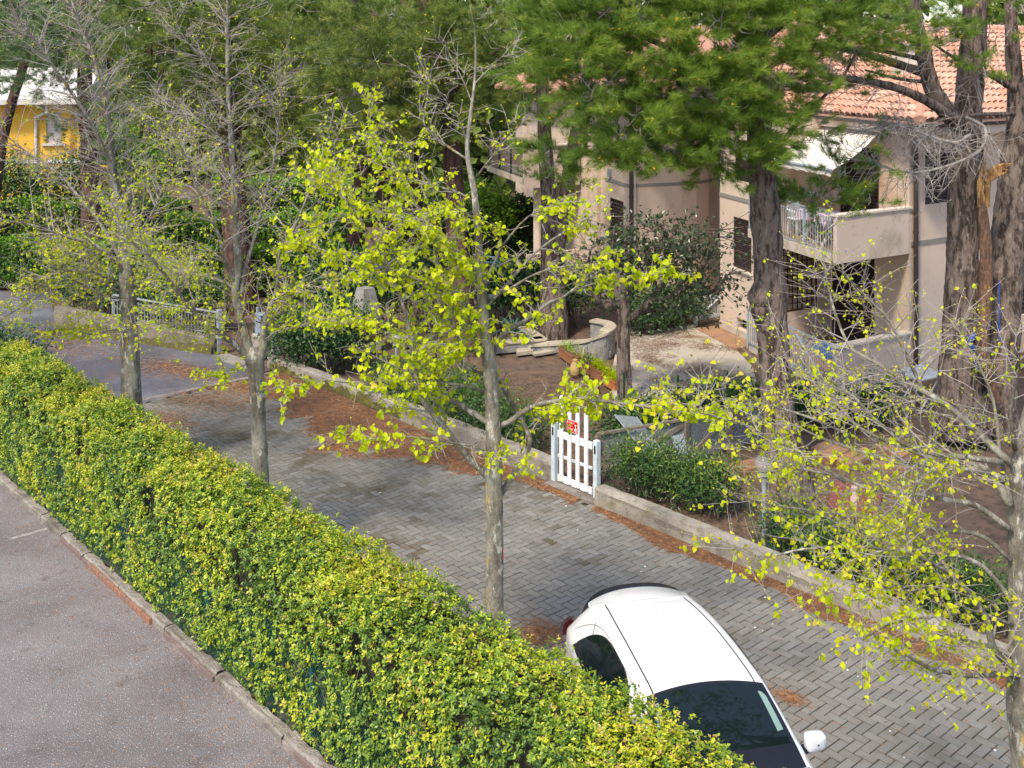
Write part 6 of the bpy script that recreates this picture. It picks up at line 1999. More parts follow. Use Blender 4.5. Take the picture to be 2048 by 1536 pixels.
hi = [pb + gd * sx * .17 + go * sy * .16 + UP * 1.62 for sx, sy in ((-1, 1), (1, 1), (1, -1), (-1, -1))]
g.hexa(lo, md_)
g.hexa([x + UP * .001 for x in md_], hi)
g.build('hood', M['block'], bq)
po = gp(813, 676)
op = thing('clay_pot', 'bright orange clay bowl on a grey stone slab right of the barbecue', 'pot', po)
g = Geo().lathe(po + UP * .24, [(.10, 0), (.19, .06), (.23, .14), (.245, .15), (.215, .14), (.15, .07), (0, .06)], 18)
g.build('bowl', M['orange'], op, smooth=True)
tag(Geo().cbox(gp(808, 690) + UP * .12, gd * .28, go * .24, UP * .115, .02).build('stone_slab', M['block']), 'grey concrete block under the orange clay bowl', 'block')

# ------------------------------------------------------------------ curved block planter, stone edges, terracotta boxes
PTS = ((1050, 700, 690), (1084, 703, 688), (1130, 706, 685), (1170, 712, 681), (1200, 719, 671), (1222, 714, 659), (1229, 700, 651), (1217, 690, 642), (1190, 684, 637))   # foot and top rows
pts = np.array([gp(x, yb) for x, yb, yt in PTS])
tops = np.array([CH - (yt - HZ) / FPX * p[1] for (x, yb, yt), p in zip(PTS, pts)])
pl = thing('curved_planter_wall', 'curved grey block planter wall with pale stone coping beside the needle covered garden', 'wall', [pts[4][0], pts[4][1], 0])
XS = smooth_path(np.c_[pts[:, :2], tops], 60)
TZ = XS[:, 2] - .055
X = XS * [1, 1, 0]
T_ = nrm(np.gradient(X, axis=0))
Nn = np.c_[-T_[:, 1], T_[:, 0], np.zeros(60)]
g = Geo()
zc = np.zeros((60, 3))
zc[:, 2] = TZ
g.grid(np.array([X - UP * .1, X + zc, X + Nn * .2 + zc, X + Nn * .2 - UP * .1]))
g.build('core', M['block'], pl)
d_ = np.r_[0, np.cumsum(np.linalg.norm(np.diff(X, axis=0), axis=1))]
at_d = lambda s: np.array([np.interp(s, d_, X[:, k]) for k in range(3)])
top_d = lambda s: np.interp(s, d_, TZ)
for r_ in range(4):
    s = .10 * r_ % .4
    while s < d_[-1] - .42:
        a_, b_ = at_d(s), at_d(s + .40)
        t_ = nrm(b_ - a_)
        n_ = np.array([-t_[1], t_[0], 0])
        z1 = min(.005 + (r_ + 1) * .16, min(top_d(s), top_d(s + .4)) - .004)
        z0 = .005 + r_ * .16
        if z1 - z0 > .04:
            Geo().cbox((a_ + b_) / 2 - n_ * .004 + UP * ((z0 + z1) / 2), t_ * .19, n_ * .02, UP * ((z1 - z0) / 2 - .006), .008).build('block', M['block'], pl)
        s += .405
s = 0.0
while s < d_[-1] - .05:
    e_ = min(s + .62, d_[-1])
    m = 7
    ss = np.linspace(s + .006, e_ - .006, m)
    q0 = np.array([at_d(v) + UP * top_d(v) for v in ss])
    tt = nrm(np.gradient(q0 * [1, 1, 0], axis=0))
    nn = np.c_[-tt[:, 1], tt[:, 0], np.zeros(m)]
    g = Geo().grid(np.array([q0 - nn * .05, q0 - nn * .05 + UP * .055, q0 + nn * .26 + UP * .06, q0 + nn * .26]))
    for e2 in (0, -1):
        g.add([q0[e2] - nn[e2] * .05, q0[e2] - nn[e2] * .05 + UP * .055, q0[e2] + nn[e2] * .26 + UP * .06, q0[e2] + nn[e2] * .26], [[0, 1, 2, 3]])
    g.build('coping_stone', M['cap'], pl)
    s = e_
# square bed edge
e0, e1, e2 = gp(985, 706), gp(1083, 697), gp(1050, 673)
bd = thing('bed_edging', 'angular concrete edging of the raised bed left of the curved planter', 'edging', e1)
for a_, b_ in ((e0, e1), (e1, e2)):
    t_ = nrm(b_ - a_)
    n_ = np.array([-t_[1], t_[0], 0])
    Geo().cbox((a_ + b_) / 2 + UP * .11, (b_ - a_) / 2, n_ * .11, UP * .11, .012).build('base', M['block'], bd)
    Geo().cbox((a_ + b_) / 2 + UP * .245 + n_ * .03, (b_ - a_) / 2 + t_ * .06, n_ * .17, UP * .025, .008).build('coping_stone', M['cap'], bd)
g = Geo()
c = [gp(1028, 692), gp(1046, 690), gp(1066, 708), gp(1034, 712)]
g.prism([p[:2] for p in c], 0.0, .09)
tag(g.build('stone_slab', M['cap']), 'pale stone slab lying at the foot of the raised bed edging', 'slab')
g = Geo()
c = [gp(1064, 708), gp(1110, 700), gp(1116, 705), gp(1070, 713)]
g.prism([p[:2] for p in c], 0.0, .06)
tag(g.build('stone_strip', M['cap']), 'narrow pale stone strip before the curved planter', 'slab')


def planter(label, x0, y0, x1, y1, wdt, hgt, leaf, n, mat='terracotta'):
    a_, b_ = gp(x0, y0), gp(x1, y1)
    t_ = nrm(b_ - a_)
    n_ = np.array([-t_[1], t_[0], 0])
    c = (a_ + b_) / 2 + n_ * wdt / 2
    o = thing('planter_box', label, 'planter', c, 'terracotta boxes along the needle covered garden')
    hl, hw = np.linalg.norm(b_ - a_) / 2, wdt / 2
    g = Geo()
    for sx, sy, ax, ay in ((0, -1, t_ * hl, n_ * .012), (0, 1, t_ * hl, n_ * .012), (-1, 0, t_ * .012, n_ * (hw - .013)), (1, 0, t_ * .012, n_ * (hw - .013))):
        g.box(c + t_ * sx * (hl - .012) + n_ * sy * (hw - .012) + UP * hgt / 2, ax, ay, UP * hgt / 2)
    g.box(c + UP * .03, t_ * (hl - .025), n_ * (hw - .025), UP * .02)
    b = g.build('box', M[mat], o)
    g = Geo()
    for sy in (-1, 1):
        g.box(c + n_ * sy * (hw + .004) + UP * (hgt - .02), t_ * (hl + .012), n_ * .012, UP * .02)
    for sx in (-1, 1):
        g.box(c + t_ * sx * (hl + .004) + UP * (hgt - .02), t_ * .010, n_ * (hw - .009), UP * .0195)
    g.build('rim', M[mat], b)
    g = Geo().box(c + UP * (hgt - .06), t_ * (hl - .03), n_ * (hw - .03), UP * .015)
    g.build('earth', M['soil'], o)
    if n:
        P = c + t_ * rng.uniform(-hl, hl, (n, 1)) + n_ * rng.uniform(-hw, hw, (n, 1)) * 1.1 + UP * (hgt + np.abs(rng.normal(0, .09, (n, 1))))
        leaf_mesh('plants', P, nrm(rng.normal(0, .7, (n, 3)) + [0, 0, .8]), rng.normal(0, 1, (n, 3)), rng.uniform(.04, .10, n), LONG, OVATEF, M[leaf], o, rng.random(n) * .6 + .4)
    return o


planter('terracotta box with a little grass nearest the curved planter wall', 1117, 712, 1146, 733, .22, .24, 'brightleaf', 160)
planter('terracotta box holding a green plant beside the ochre jar', 1159, 736, 1177, 750, .20, .22, 'shrubleaf', 120)
planter('terracotta box on a grey block full of yellow green plants', 1181, 753, 1201, 766, .20, .26, 'lime', 420)
planter('orange terracotta box with yellow green plants nearest the medlar trunk', 1206, 769, 1230, 783, .20, .21, 'lime', 420, 'orange')
pj = gp(1150, 752)
jr = thing('clay_jar', 'ochre clay jar with handle standing on the brown needles', 'jar', pj)
Geo().lathe(pj, [(.0, .0), (.085, .0), (.115, .06), (.125, .16), (.105, .26), (.06, .33), (.055, .36), (.075, .39), (.06, .39), (.045, .35), (0, .34)], 18).build('body', M['jar'], jr, smooth=True)
Geo().tube(smooth_path([pj + gd * .06 + UP * .36, pj + gd * .13 + UP * .34, pj + gd * .14 + UP * .27, pj + gd * .115 + UP * .22], 10), .013, 6).build('handle', M['jar'], jr, smooth=True)
strap_plant('spider_plant', 'pale striped spider plant arching over the ochre jar', gp(1166, 738) + UP * .22, 16, .55, .035, 'strap2')
strap_plant('yucca_plant', 'spiky grey green yucca on a brown stem before the dark shrubs', at(1028, 668, 28.6) * [1, 1, 0], 30, .75, .05, 'strap', 'plant', .45)
strap_plant('strap_leaf_plant', 'yellowing strap leaved plant hanging from a pot left of the yucca', at(988, 672, 28.0) * [1, 1, 0] + UP * .3, 14, .5, .04, 'strap2')
pt = gp(1190, 783)
tp_ = thing('clay_pot', 'small empty terracotta pot lying on its side on the needles', 'pot', pt)
Geo().lathe(pt + UP * .075, [(.05, -.07), (.075, .07), (.085, .07), (.085, .09), (.07, .09), (.045, -.06), (0, -.06)], 14, axis=(.9, -.3, .1)).build('pot_body', M['terracotta'], tp_, smooth=True)

# ------------------------------------------------------------------ patio, clay path, garden ground
pat = [gp(*p)[:2] for p in ((1228, 812), (1222, 760), (1229, 715), (1236, 672), (1300, 664), (1385, 656), (1430, 655), (1506, 735), (1520, 800), (1500, 820))]
g = Geo().prism(pat, -.2, .012)
g.build('patio', M['patio'], kind='structure')
pth = [q(4.15, -.45)[:2], q(6.35, -.45)[:2], q(6.35, .30)[:2], q(4.15, .30)[:2]]
Geo().prism(pth, -.2, .03).build('clay_path', M['path'], kind='structure')
a_, b_ = gp(1234, 672), gp(1392, 655)
Geo().cbox((a_ + b_) / 2 + UP * .03, (b_ - a_) / 2, np.array([.02, .1, 0]), UP * .05, .01).build('patio_edging', M['kerb'], kind='structure')
Pn = []
for x, y, r in ((1300, 698, .6), (1335, 690, .5), (1290, 715, .4), (1310, 725, .35), (1400, 735, .6), (1380, 745, .6), (1450, 755, .5), (1330, 760, .4), (1380, 770, .4), (1350, 670, .8), (1270, 680, .8), (1410, 695, .4), (1465, 698, .35), (1440, 675, .25), (1250, 740, .4)):
    n = int(900 * r)
    qn = rng.normal(0, 1, (n, 2)) * r * [.5, .34]
    Pn.append(gp(x, y)[None] + np.c_[qn[:, 0], qn[:, 1] * 1.5, np.full(n, .02)])
blades_xyz('patio_pine_needles', np.vstack(Pn), None, (.06, .14), .009, mat=M['duller'])
n = 16000
Pn = np.c_[rng.uniform(-1, 6.2, n), rng.uniform(22.2, 26.6, n), np.full(n, -.05)]
n2 = 14000
Pm = np.c_[rng.uniform(1.6, 9.5, n2), rng.uniform(14, 22.5, n2), np.full(n2, -.05)]
ok = Pm[:, 0] * LN[0] + Pm[:, 1] * LN[1] > 13.8
P_ = np.vstack([Pn, Pm[ok]])
blades_xyz('garden_pine_needles', P_, None, (.05, .12), .008, mat=M['duller'])

# ------------------------------------------------------------------ pale wooden side gate at the back
ga2, gb2 = gp(1391, 650), gp(1444, 640)
d2 = nrm(gb2 - ga2)
o2 = nrm(np.array([d2[1], -d2[0], 0]))
w2_ = np.linalg.norm(gb2 - ga2)
sg2 = thing('side_gate', 'pale grey wooden gate with diagonal brace at the back of the patio', 'gate', (ga2 + gb2) / 2)
for f in (0, 1):
    Geo().cbox(ga2 + d2 * w2_ * f + UP * .42, d2 * .04, o2 * .04, UP * .44, .008).build('post', M['whitegrey'], sg2)
for k in range(6):
    f = .12 + k * .152
    Geo().cbox(ga2 + d2 * w2_ * f - o2 * .01 + UP * .43, d2 * .040, o2 * .008, UP * .33, .003).build('plank', M['whitegrey'], sg2)
for z in (.17, .70):
    Geo().cbox(ga2 + d2 * w2_ * .5 + o2 * .012 + UP * z, d2 * (w2_ / 2 - .05), o2 * .010, UP * .04, .003).build('rail', M['whitegrey'], sg2)
Geo().bar(ga2 + d2 * .1 + o2 * .013 + UP * .2, gb2 - d2 * .1 + o2 * .013 + UP * .68, .018, .06, up=o2).build('brace', M['whitegrey'], sg2)

# ------------------------------------------------------------------ green post fence at the patio edge
fp = [gp(1248, 833), gp(1337, 905), gp(1356, 838), gp(1455, 828), gp(1540, 822)]
gf = thing('wire_fence', 'low wire mesh fence on green posts along the near edge of the patio', 'fence', fp[2])
ln_f = [gp(1248, 833), gp(1356, 838), gp(1455, 828), gp(1540, 822)]
for p in ln_f + [gp(1337, 905)]:
    Geo().tube([p, p + UP * .9], .022, 8).build('post', M['greenpost'], gf)
g = Geo()
for a_, b_ in zip(ln_f, ln_f[1:]):
    Lf = np.linalg.norm(b_ - a_)
    for k in np.arange(0, Lf, .05):
        p = a_ + (b_ - a_) * k / Lf
        g.tube([p + UP * .03, p + UP * .80], .0018, 3, cap=False)
    for z in np.arange(.05, .81, .075):
        g.tube([a_ + UP * z, b_ + UP * z], .0018, 3, cap=False)
g.build('wire_mesh', M['wire'], gf, kind='stuff')
for p, lab in ((gp(1688, 900), 'green fence post stub left of the white slatted table'), (gp(1762, 860), 'thin green fence post before the porch parapet'), (gp(1537, 1098) + gd * .08, 'green fence post directly behind the grey lamp post')):
    tag(Geo().tube([p, p + UP * .8], .02, 8).build('fence_post', M['greenpost']), lab, 'post')

# ------------------------------------------------------------------ wooden cross braced fence with netting
wf = [gp(1195, 962), gp(1372, 928), gp(1460, 902), gp(1545, 880)]
wd = thing('wooden_fence', 'weathered wooden fence with diagonal braces right of the picket gate', 'fence', wf[1])
for p in wf:
    Geo().cbox(p + UP * .38, gd * .045, go * .045, UP * .42, .01).build('post', M['wood'], wd)
for a_, b_ in zip(wf, wf[1:]):
    Geo().bar(a_ + UP * .83, b_ + UP * .83, .07, .04).build('rail', M['wood'], wd)
for a_, b_, up in ((wf[0], wf[1], 1), (wf[1], wf[2], 1), (wf[2], wf[3], 0)):
    z0, z1 = (.06, .76) if up else (.76, .06)
    Geo().bar(a_ + UP * z0 - go * .03, b_ + UP * z1 - go * .03, .035, .085).build('brace', M['wood'], wd)
g = Geo()
for a_, b_ in zip(wf, wf[1:]):
    m = 9
    rows = [[a_ + (b_ - a_) * f + UP * z - go * (.05 + .012 * math.sin(f * 9 + z * 7)) for f in np.linspace(.02, .98, m)] for z in (.05, .4, .78)]
    g.grid(np.array(rows))
g.build('netting', M['netting'], wd)
c4 = [at(1229, 829, 20.3), at(1273, 834, 20.5), at(1340, 922, 19.95), at(1297, 916, 19.8)]
g = Geo()
th_ = nrm(np.cross(c4[1] - c4[0], c4[3] - c4[0])) * .006
g.hexa([c + th_ for c in c4], [c - th_ for c in c4])
nt_ = thing('leaning_netting', 'long grey netting panel leaning across the wooden fence', 'netting', c4[3] * [1, 1, 0])
g.build('sheet', M['netting'], nt_)
g = Geo()
for a_, b_ in ((c4[0], c4[3]), (c4[1], c4[2])):
    g.bar(a_, b_, .02, .016)
g.build('edge_strip', M['palemetal'], nt_)
g = Geo()
c4 = [at(1344, 872, 20.4), at(1366, 867, 20.5), at(1378, 926, 20.2), at(1353, 926, 20.1)]
P4 = np.array([[(c4[0] * (1 - h) + c4[1] * h) * (1 - f) + (c4[3] * (1 - h) + c4[2] * h) * f + go * .07 * math.sin(h * PI) for h in np.linspace(0, 1, 8)] for f in np.linspace(0, 1, 6)])
g.grid(P4)
g.grid(P4[:, ::-1] - go * .02)
tag(g.build('netting_roll', M['netroll']), 'short blue grey netting piece standing against the wooden fence', 'netting')

# ------------------------------------------------------------------ slabs, mat, table, lamps
for lab, c4, h in (('tan concrete slab lying left in the right hand garden', ((1622, 905), (1660, 888), (1706, 905), (1660, 932)), .10), ('longer tan slab overlapping the left one', ((1668, 922), (1730, 900), (1752, 915), (1690, 940)), .07),
                   ('tan stepped slab nearest the twin trunked pine', ((1750, 902), (1790, 888), (1838, 910), (1800, 930)), .13), ('low tan slab between the other slabs', ((1742, 925), (1790, 918), (1815, 938), (1765, 945)), .06),
                   ('reddish tan slab left of the scarred pine', ((1440, 938), (1510, 925), (1530, 940), (1460, 958)), .08)):
    g = Geo().prism([gp(*p)[:2] for p in c4], -.05, h)
    tag(g.build('garden_slab', M['board']), lab, 'slab', 'loose slabs in the right hand garden')
mp = [gp(*p)[:2] for p in ((1655, 1008), (1672, 962), (1765, 985), (1752, 1045), (1700, 1038))]
mt = tag(Geo().prism(mp, -.05, .015).build('ground_mat', M['mat_red']), 'dull red mat with a pale stripe on the soil under the nearest linden', 'mat')
Geo().prism([gp(*p)[:2] for p in ((1700, 1010), (1703, 972), (1716, 975), (1714, 1014))], .0155, .02).build('pale_stripe', M['matstripe'], mt)
tc = gp(1840, 812)
tb = thing('slatted_table', 'white slatted folding table against the villa wall', 'table', tc)
tx, ty = B2, A2
for k in range(9):
    Geo().cbox(tc + tx * (-.38 + k * .095) + UP * .72, ty * .42, tx * .033, UP * .012, .003).build('slat', M['white'], tb)
for s in (-1, 1):
    Geo().bar(tc + ty * .36 * s - tx * .42 + UP * .69, tc + ty * .36 * s + tx * .42 + UP * .69, .03, .03).build('rail', M['white'], tb)
    for r_ in (-1, 1):
        Geo().bar(tc + ty * .33 * s - tx * .35 * r_ + UP * .0, tc + ty * .31 * s + tx * .35 * r_ + UP * .675, .03, .02).build('leg', M['white'], tb)


def lamp(label, x, yb, hp, r):
    p = gp(x, yb)
    o = thing('garden_lamp', label, 'lamp', p, 'garden lamps behind the low wall')
    Geo().tube([p, p + UP * hp * .5, p + UP * hp], .036, 12).build('pole', M['palemetal'], o)
    Geo().lathe(p + UP * hp, [(.036, -.02), (.08, .01), (.085, .05), (.05, .06)], 14).build('collar', M['palemetal'], o)
    g = Geo().lathe(p + UP * (hp + .05 + r * .9), [(r * math.sin(t) + 1e-4, -r * math.cos(t)) for t in np.linspace(.35, PI, 14)], 22)
    g.build('globe', M['globe'], o, smooth=True)


lamp('grey garden lamp with smoky globe behind the low wall, right of the scarred pine', 1528, 1096, 1.10, .15)
lamp('grey garden lamp rising from the shrubs left of the leafy linden trunk', 793, 775, .95, .13)
# green rope, tarp, broom, balcony table
g = Geo()
for xa in (1952, 1999):
    y0, y1 = (665, 745) if xa == 1952 else (560, 690)
    X = [at(xa + rnd(None, -1, 1), y, 21.45 if xa == 1952 else 21.8) for y in np.linspace(y0, y1, 10)]
    g.tube(X, .012, 5)
for k in range(6):
    c = at(1950, 685, 21.42)
    a_ = np.linspace(0, 2 * PI, 16)
    g.tube([c + np.array([.07 * math.cos(t) * (1 + .2 * k % 1), .02 * k - .05, -.12 * math.sin(t) * (1 + .1 * k)]) for t in a_], .010, 5)
tag(g.build('blue_rope', M['rope']), 'bright blue rope tied round the twin trunked pine', 'rope')
ct = q(1.9, 1.5, .15)
g = Geo()
for k, (o_, r_) in enumerate(((np.array([0, 0, 0]), (.5, .35, .30)), (A2 * .45 - B2 * .1, (.35, .3, .24)), (A2 * -.35 + B2 * .2, (.3, .3, .2)))):
    m, n = 10, 18
    P4 = np.array([[ct + o_ + np.array([r_[0] * math.sin(a) * math.cos(b), r_[1] * math.sin(a) * math.sin(b), r_[2] * math.cos(a)]) * (1 + rng.normal(0, .10)) for b in np.linspace(0, 2 * PI, n)] for a in np.linspace(.05, PI / 2, m)])
    P4[:, -1] = P4[:, 0]
    P4[:, :, 2] = np.maximum(P4[:, :, 2], .155)
    g.grid(P4)
tag(g.build('tarp_bundle', M['tarp'], smooth=True), 'crumpled blue and grey tarp bundle on the villa porch', 'tarp')
br = thing('broom', 'reddish broom leaning behind the scarred pine trunk', 'broom', gp(1510, 762))
Geo().tube([at(1509, 756, 27.5), at(1517, 700, 27.9)], .018, 7).build('handle', M['redtwig'], br)
Geo().bar(at(1509, 756, 27.5) + UP * -.02, at(1508, 764, 27.5), .18, .05).build('head', M['redtwig'], br)
tq = q(1.6, .75, FL + .012)
bt = thing('balcony_table', 'white plastic balcony table with crossed legs under a patterned cloth', 'table', tq)
Geo().cbox(tq + UP * .72, A2 * .62, B2 * .36, UP * .015, .005).build('tabletop', M['plastic'], bt)
for s in (-1, 1):
    for r_ in (-1, 1):
        Geo().bar(tq + A2 * .42 * s - B2 * .30 * r_, tq + A2 * .40 * s + B2 * .3 * r_ + UP * .70, .05, .03).build('leg', M['plastic'], bt)
g = Geo()
P4 = np.array([[tq + A2 * x + B2 * y + UP * (.743 - max(0, abs(y) - .36) * 3.2 - max(0, abs(x) - .62) * 3.2 + .004 * math.sin(x * 40)) for x in np.linspace(-.66, .66, 20)] for y in np.linspace(-.42, .42, 14)])
g.grid(P4)
tag(g.build('tablecloth', M['cloth']), 'red and blue patterned cloth lying on the white balcony table', 'tablecloth')
for k, (t0, s0, rot, lab) in enumerate(((.55, .8, 0, 'white plastic chair at the near end of the balcony table'), (2.65, .75, PI, 'white plastic chair at the far end of the balcony table by the railing'))):
    c = q(t0, s0, FL + .012)
    f_ = A2 if k == 0 else -A2
    r_ = B2
    chn = thing('plastic_chair', lab, 'chair', c, 'plastic chairs on the balcony')
    Geo().cbox(c + UP * .43, f_ * .22, r_ * .22, UP * .02, .01).build('seat', M['plastic'], chn)
    for sx in (-1, 1):
        for sy in (-1, 1):
            Geo().bar(c + f_ * .2 * sx + r_ * .2 * sy, c + f_ * .17 * sx + r_ * .18 * sy + UP * .42, .04).build('leg', M['plastic'], chn)
        Geo().bar(c + r_ * .23 * sx - f_ * .2 + UP * .64, c + r_ * .23 * sx + f_ * .2 + UP * .62, .05, .03).build('armrest', M['plastic'], chn)
    g = Geo()
    P4 = np.array([[c - f_ * (.21 + .10 * z) + r_ * x + UP * (.46 + z * .42) - f_ * .05 * (x / .22) ** 2 * -1 for x in np.linspace(-.22, .22, 7)] for z in np.linspace(0, 1, 5)])
    g.grid(P4)
    g.grid((P4 - f_ * .02)[:, ::-1])
    g.build('backrest', M['plastic'], chn)
# far terrace: drying rack with turquoise cloths
dr_c = at(985, 505, 33.0) * [1, 1, 0]
dr = thing('drying_rack', 'grey folding drying rack with turquoise cloths on the shaded terrace', 'drying rack', dr_c)
zt = 1.55
rx_, ry_ = np.array([.96, -.28, 0]), np.array([.28, .96, 0])
g = Geo()
for s in (-1, 1):
    g.bar(dr_c + ry_ * .4 * s - rx_ * .75 + UP * zt, dr_c + ry_ * .4 * s + rx_ * .75 + UP * (zt - .1), .035)
g.build('frame', M['greymetal'], dr)
g = Geo()
for k in range(9):
    x = -.7 + k * .17
    g.tube([dr_c + rx_ * x - ry_ * .4 + UP * (zt - .05 - .05 * k / 8), dr_c + rx_ * x + ry_ * .4 + UP * (zt - .05 - .05 * k / 8)], .006, 4)
g.build('wires', M['wire'], dr, kind='stuff')
for s in (-1, 1):
    Geo().bar(dr_c - rx_ * .75 - ry_ * .2 * s + UP * .1, dr_c + rx_ * .7 - ry_ * .2 * s + UP * (zt - .15), .035).build('leg', M['greymetal'], dr)
    Geo().bar(dr_c + rx_ * .5 - ry_ * .2 * s, dr_c - rx_ * .5 - ry_ * .2 * s + UP * (zt - .05), .03).build('leg', M['greymetal'], dr)
for k, x in enumerate((-.5, .05)):
    g = Geo()
    P4 = np.array([[dr_c + rx_ * (x + .12 * math.sin(v)) - ry_ * (.40 + .0 * v) + rx_ * w_ + UP * (zt + .02 - .30 * v) for w_ in np.linspace(0, .28, 6)] for v in np.linspace(0, 1, 6)])
    g.grid(P4)
    tag(g.build('hanging_cloth', M['turquoise']), ('turquoise cloth hanging from the left end of the drying rack', 'turquoise cloth hanging in the middle of the drying rack')[k], 'cloth', 'cloths on the drying rack')
ra, rb = at(985, 540, 34.0) * [1, 1, 0], at(1075, 520, 33.6) * [1, 1, 0]
tr_ = thing('terrace_railing', 'grey vertical bar railing of the shaded terrace behind the drying rack', 'railing', (ra + rb) / 2)
railing(tr_, ra, rb, .3, 1.35, 20, M['greymetal'], posts=3)
# ------------------------------------------------------------------ white hatchback
def cubic(xs, ys, x):
    """smooth interpolation through a table"""
    xs, ys = np.asarray(xs, float), np.asarray(ys, float)
    m = np.gradient(ys, xs)
    dx = np.diff(xs)
    sl = np.diff(ys) / dx
    for i in range(len(sl)):
        if abs(sl[i]) < 1e-9:
            m[i] = m[i + 1] = 0
        else:
            for j in (i, i + 1):
                if m[j] / sl[i] < 0:
                    m[j] = 0
                m[j] = np.clip(m[j], -3 * abs(sl[i]), 3 * abs(sl[i]))
    i = np.clip(np.searchsorted(xs, x, 'right') - 1, 0, len(xs) - 2)
    t = (x - xs[i]) / dx[i]
    return ((2 * t ** 3 - 3 * t ** 2 + 1) * ys[i] + (t ** 3 - 2 * t ** 2 + t) * dx[i] * m[i] + (-2 * t ** 3 + 3 * t ** 2) * ys[i + 1] + (t ** 3 - t ** 2) * dx[i] * m[i + 1])


CAR_X = [-2.02, -1.95, -1.86, -1.72, -1.55, -1.3, -0.9, -0.4, 0.1, 0.42, 0.72, 1.04, 1.30, 1.68, 1.96, 2.08]
CAR_TOP = [0.80, 0.93, 1.06, 1.24, 1.37, 1.425, 1.468, 1.49, 1.483, 1.455, 1.27, 1.06, 0.985, 0.92, 0.80, 0.66]
CAR_BELT = [0.78, 0.88, 0.95, 0.985, 0.99, 0.985, 0.965, 0.94, 0.925, 0.915, 0.91, 0.905, 0.90, 0.86, 0.76, 0.62]
CAR_WB = [0.60, 0.70, 0.765, 0.815, 0.84, 0.855, 0.865, 0.87, 0.87, 0.87, 0.868, 0.855, 0.845, 0.80, 0.68, 0.52]
CAR_WR = [0.46, 0.53, 0.56, 0.565, 0.56, 0.575, 0.60, 0.615, 0.62, 0.62, 0.68, 0.735, 0.76, 0.74, 0.63, 0.48]
CAR_WS = [0.62, 0.71, 0.78, 0.83, 0.85, 0.865, 0.875, 0.88, 0.88, 0.88, 0.88, 0.87, 0.86, 0.82, 0.70, 0.54]
CAR_BOT = [0.42, 0.34, 0.28, 0.24, 0.22, 0.2, 0.2, 0.2, 0.2, 0.2, 0.2, 0.21, 0.22, 0.24, 0.28, 0.36]


def car_section(x, v):
    """half section: v 0 = sill, 1 = belt, 2 = roof rail, 3 = centre line; returns (y, z) arrays"""
    top, belt, wb, wr, ws, bot = (cubic(CAR_X, t, np.atleast_1d(x))[0] for t in (CAR_TOP, CAR_BELT, CAR_WB, CAR_WR, CAR_WS, CAR_BOT))
    top = max(top, belt + .012)
    gh = top - belt
    rail = belt + gh * .90
    pts_v = [0, .15, .5, .85, 1.0, 1.25, 1.75, 2.0, 2.12, 2.35, 2.7, 3.0]
    mid = belt * .62 + bot * .38
    yy = [ws * .90, ws * .965, ws * 1.0, ws * .992, wb, wb + (wr - wb) * .20, wb + (wr - wb) * .72, wr, wr * .93, wr * .74, wr * .36, 0.0]
    zz = [bot, bot + .07, mid, belt - .07, belt, belt + (rail - belt) * .27, belt + (rail - belt) * .80, rail, rail + (top - rail) * .42, rail + (top - rail) * .72, rail + (top - rail) * .96, top]
    return cubic(pts_v, yy, np.atleast_1d(v).astype(float)), cubic(pts_v, zz, np.atleast_1d(v).astype(float))


car_o = np.array([1.765, 11.12, 0.0])
CH_A = math.radians(-78.5)                     # heading
cf = np.array([math.cos(CH_A), math.sin(CH_A), 0])
cl_y = np.array([-cf[1], cf[0], 0])            # left of the car is +y in its own frame


def cw(x, y, z):
    return car_o + cf * x + cl_y * y + UP * z


TX = np.linspace(-2.03, 2.09, 413)
TV = np.linspace(0, 3, 301)
TAB = np.zeros((len(TX), len(TV), 2))
for _i, _x in enumerate(TX):
    TAB[_i, :, 0], TAB[_i, :, 1] = car_section(_x, TV)


def skin(x, v):
    """point of the body skin, bilinear in the table; v above 3 is the other half"""
    s_ = 1.0
    if v > 3:
        v, s_ = 6 - v, -1.0
    fi = min(max((x + 2.03) / 4.12 * 412, 0), 411.999)
    fj = min(max(v * 100, 0), 299.999)
    i, j = int(fi), int(fj)
    a, b = fi - i, fj - j
    y, z = TAB[i, j] * (1 - a) * (1 - b) + TAB[i + 1, j] * a * (1 - b) + TAB[i, j + 1] * (1 - a) * b + TAB[i + 1, j + 1] * a * b
    return np.array([x, y * s_, z])


def car_patch(xf, vf, nu, nv, side, off=0.0):
    """grid of points over the body skin; xf(a, b), vf(a, b) give station and section parameter, lifted by off along the normal"""
    P = np.zeros((nu, nv, 3))
    Nrm = np.zeros((nu, nv, 3))
    for i in range(nu):
        for j in range(nv):
            a, b = i / (nu - 1), j / (nv - 1)
            x, v = xf(a, b), vf(a, b)
            p = skin(x, v)
            dx_ = skin(x + .012, v) - skin(x - .012, v)
            dv_ = skin(x, v + .012) - skin(x, v - .012)
            n_ = nrm(np.cross(dx_, dv_))
            if n_ @ np.array([0, p[1], p[2] - .6]) < 0:
                n_ = -n_
            p = p + n_ * off
            P[i, j] = cw(p[0], p[1] * side, p[2])
    return P


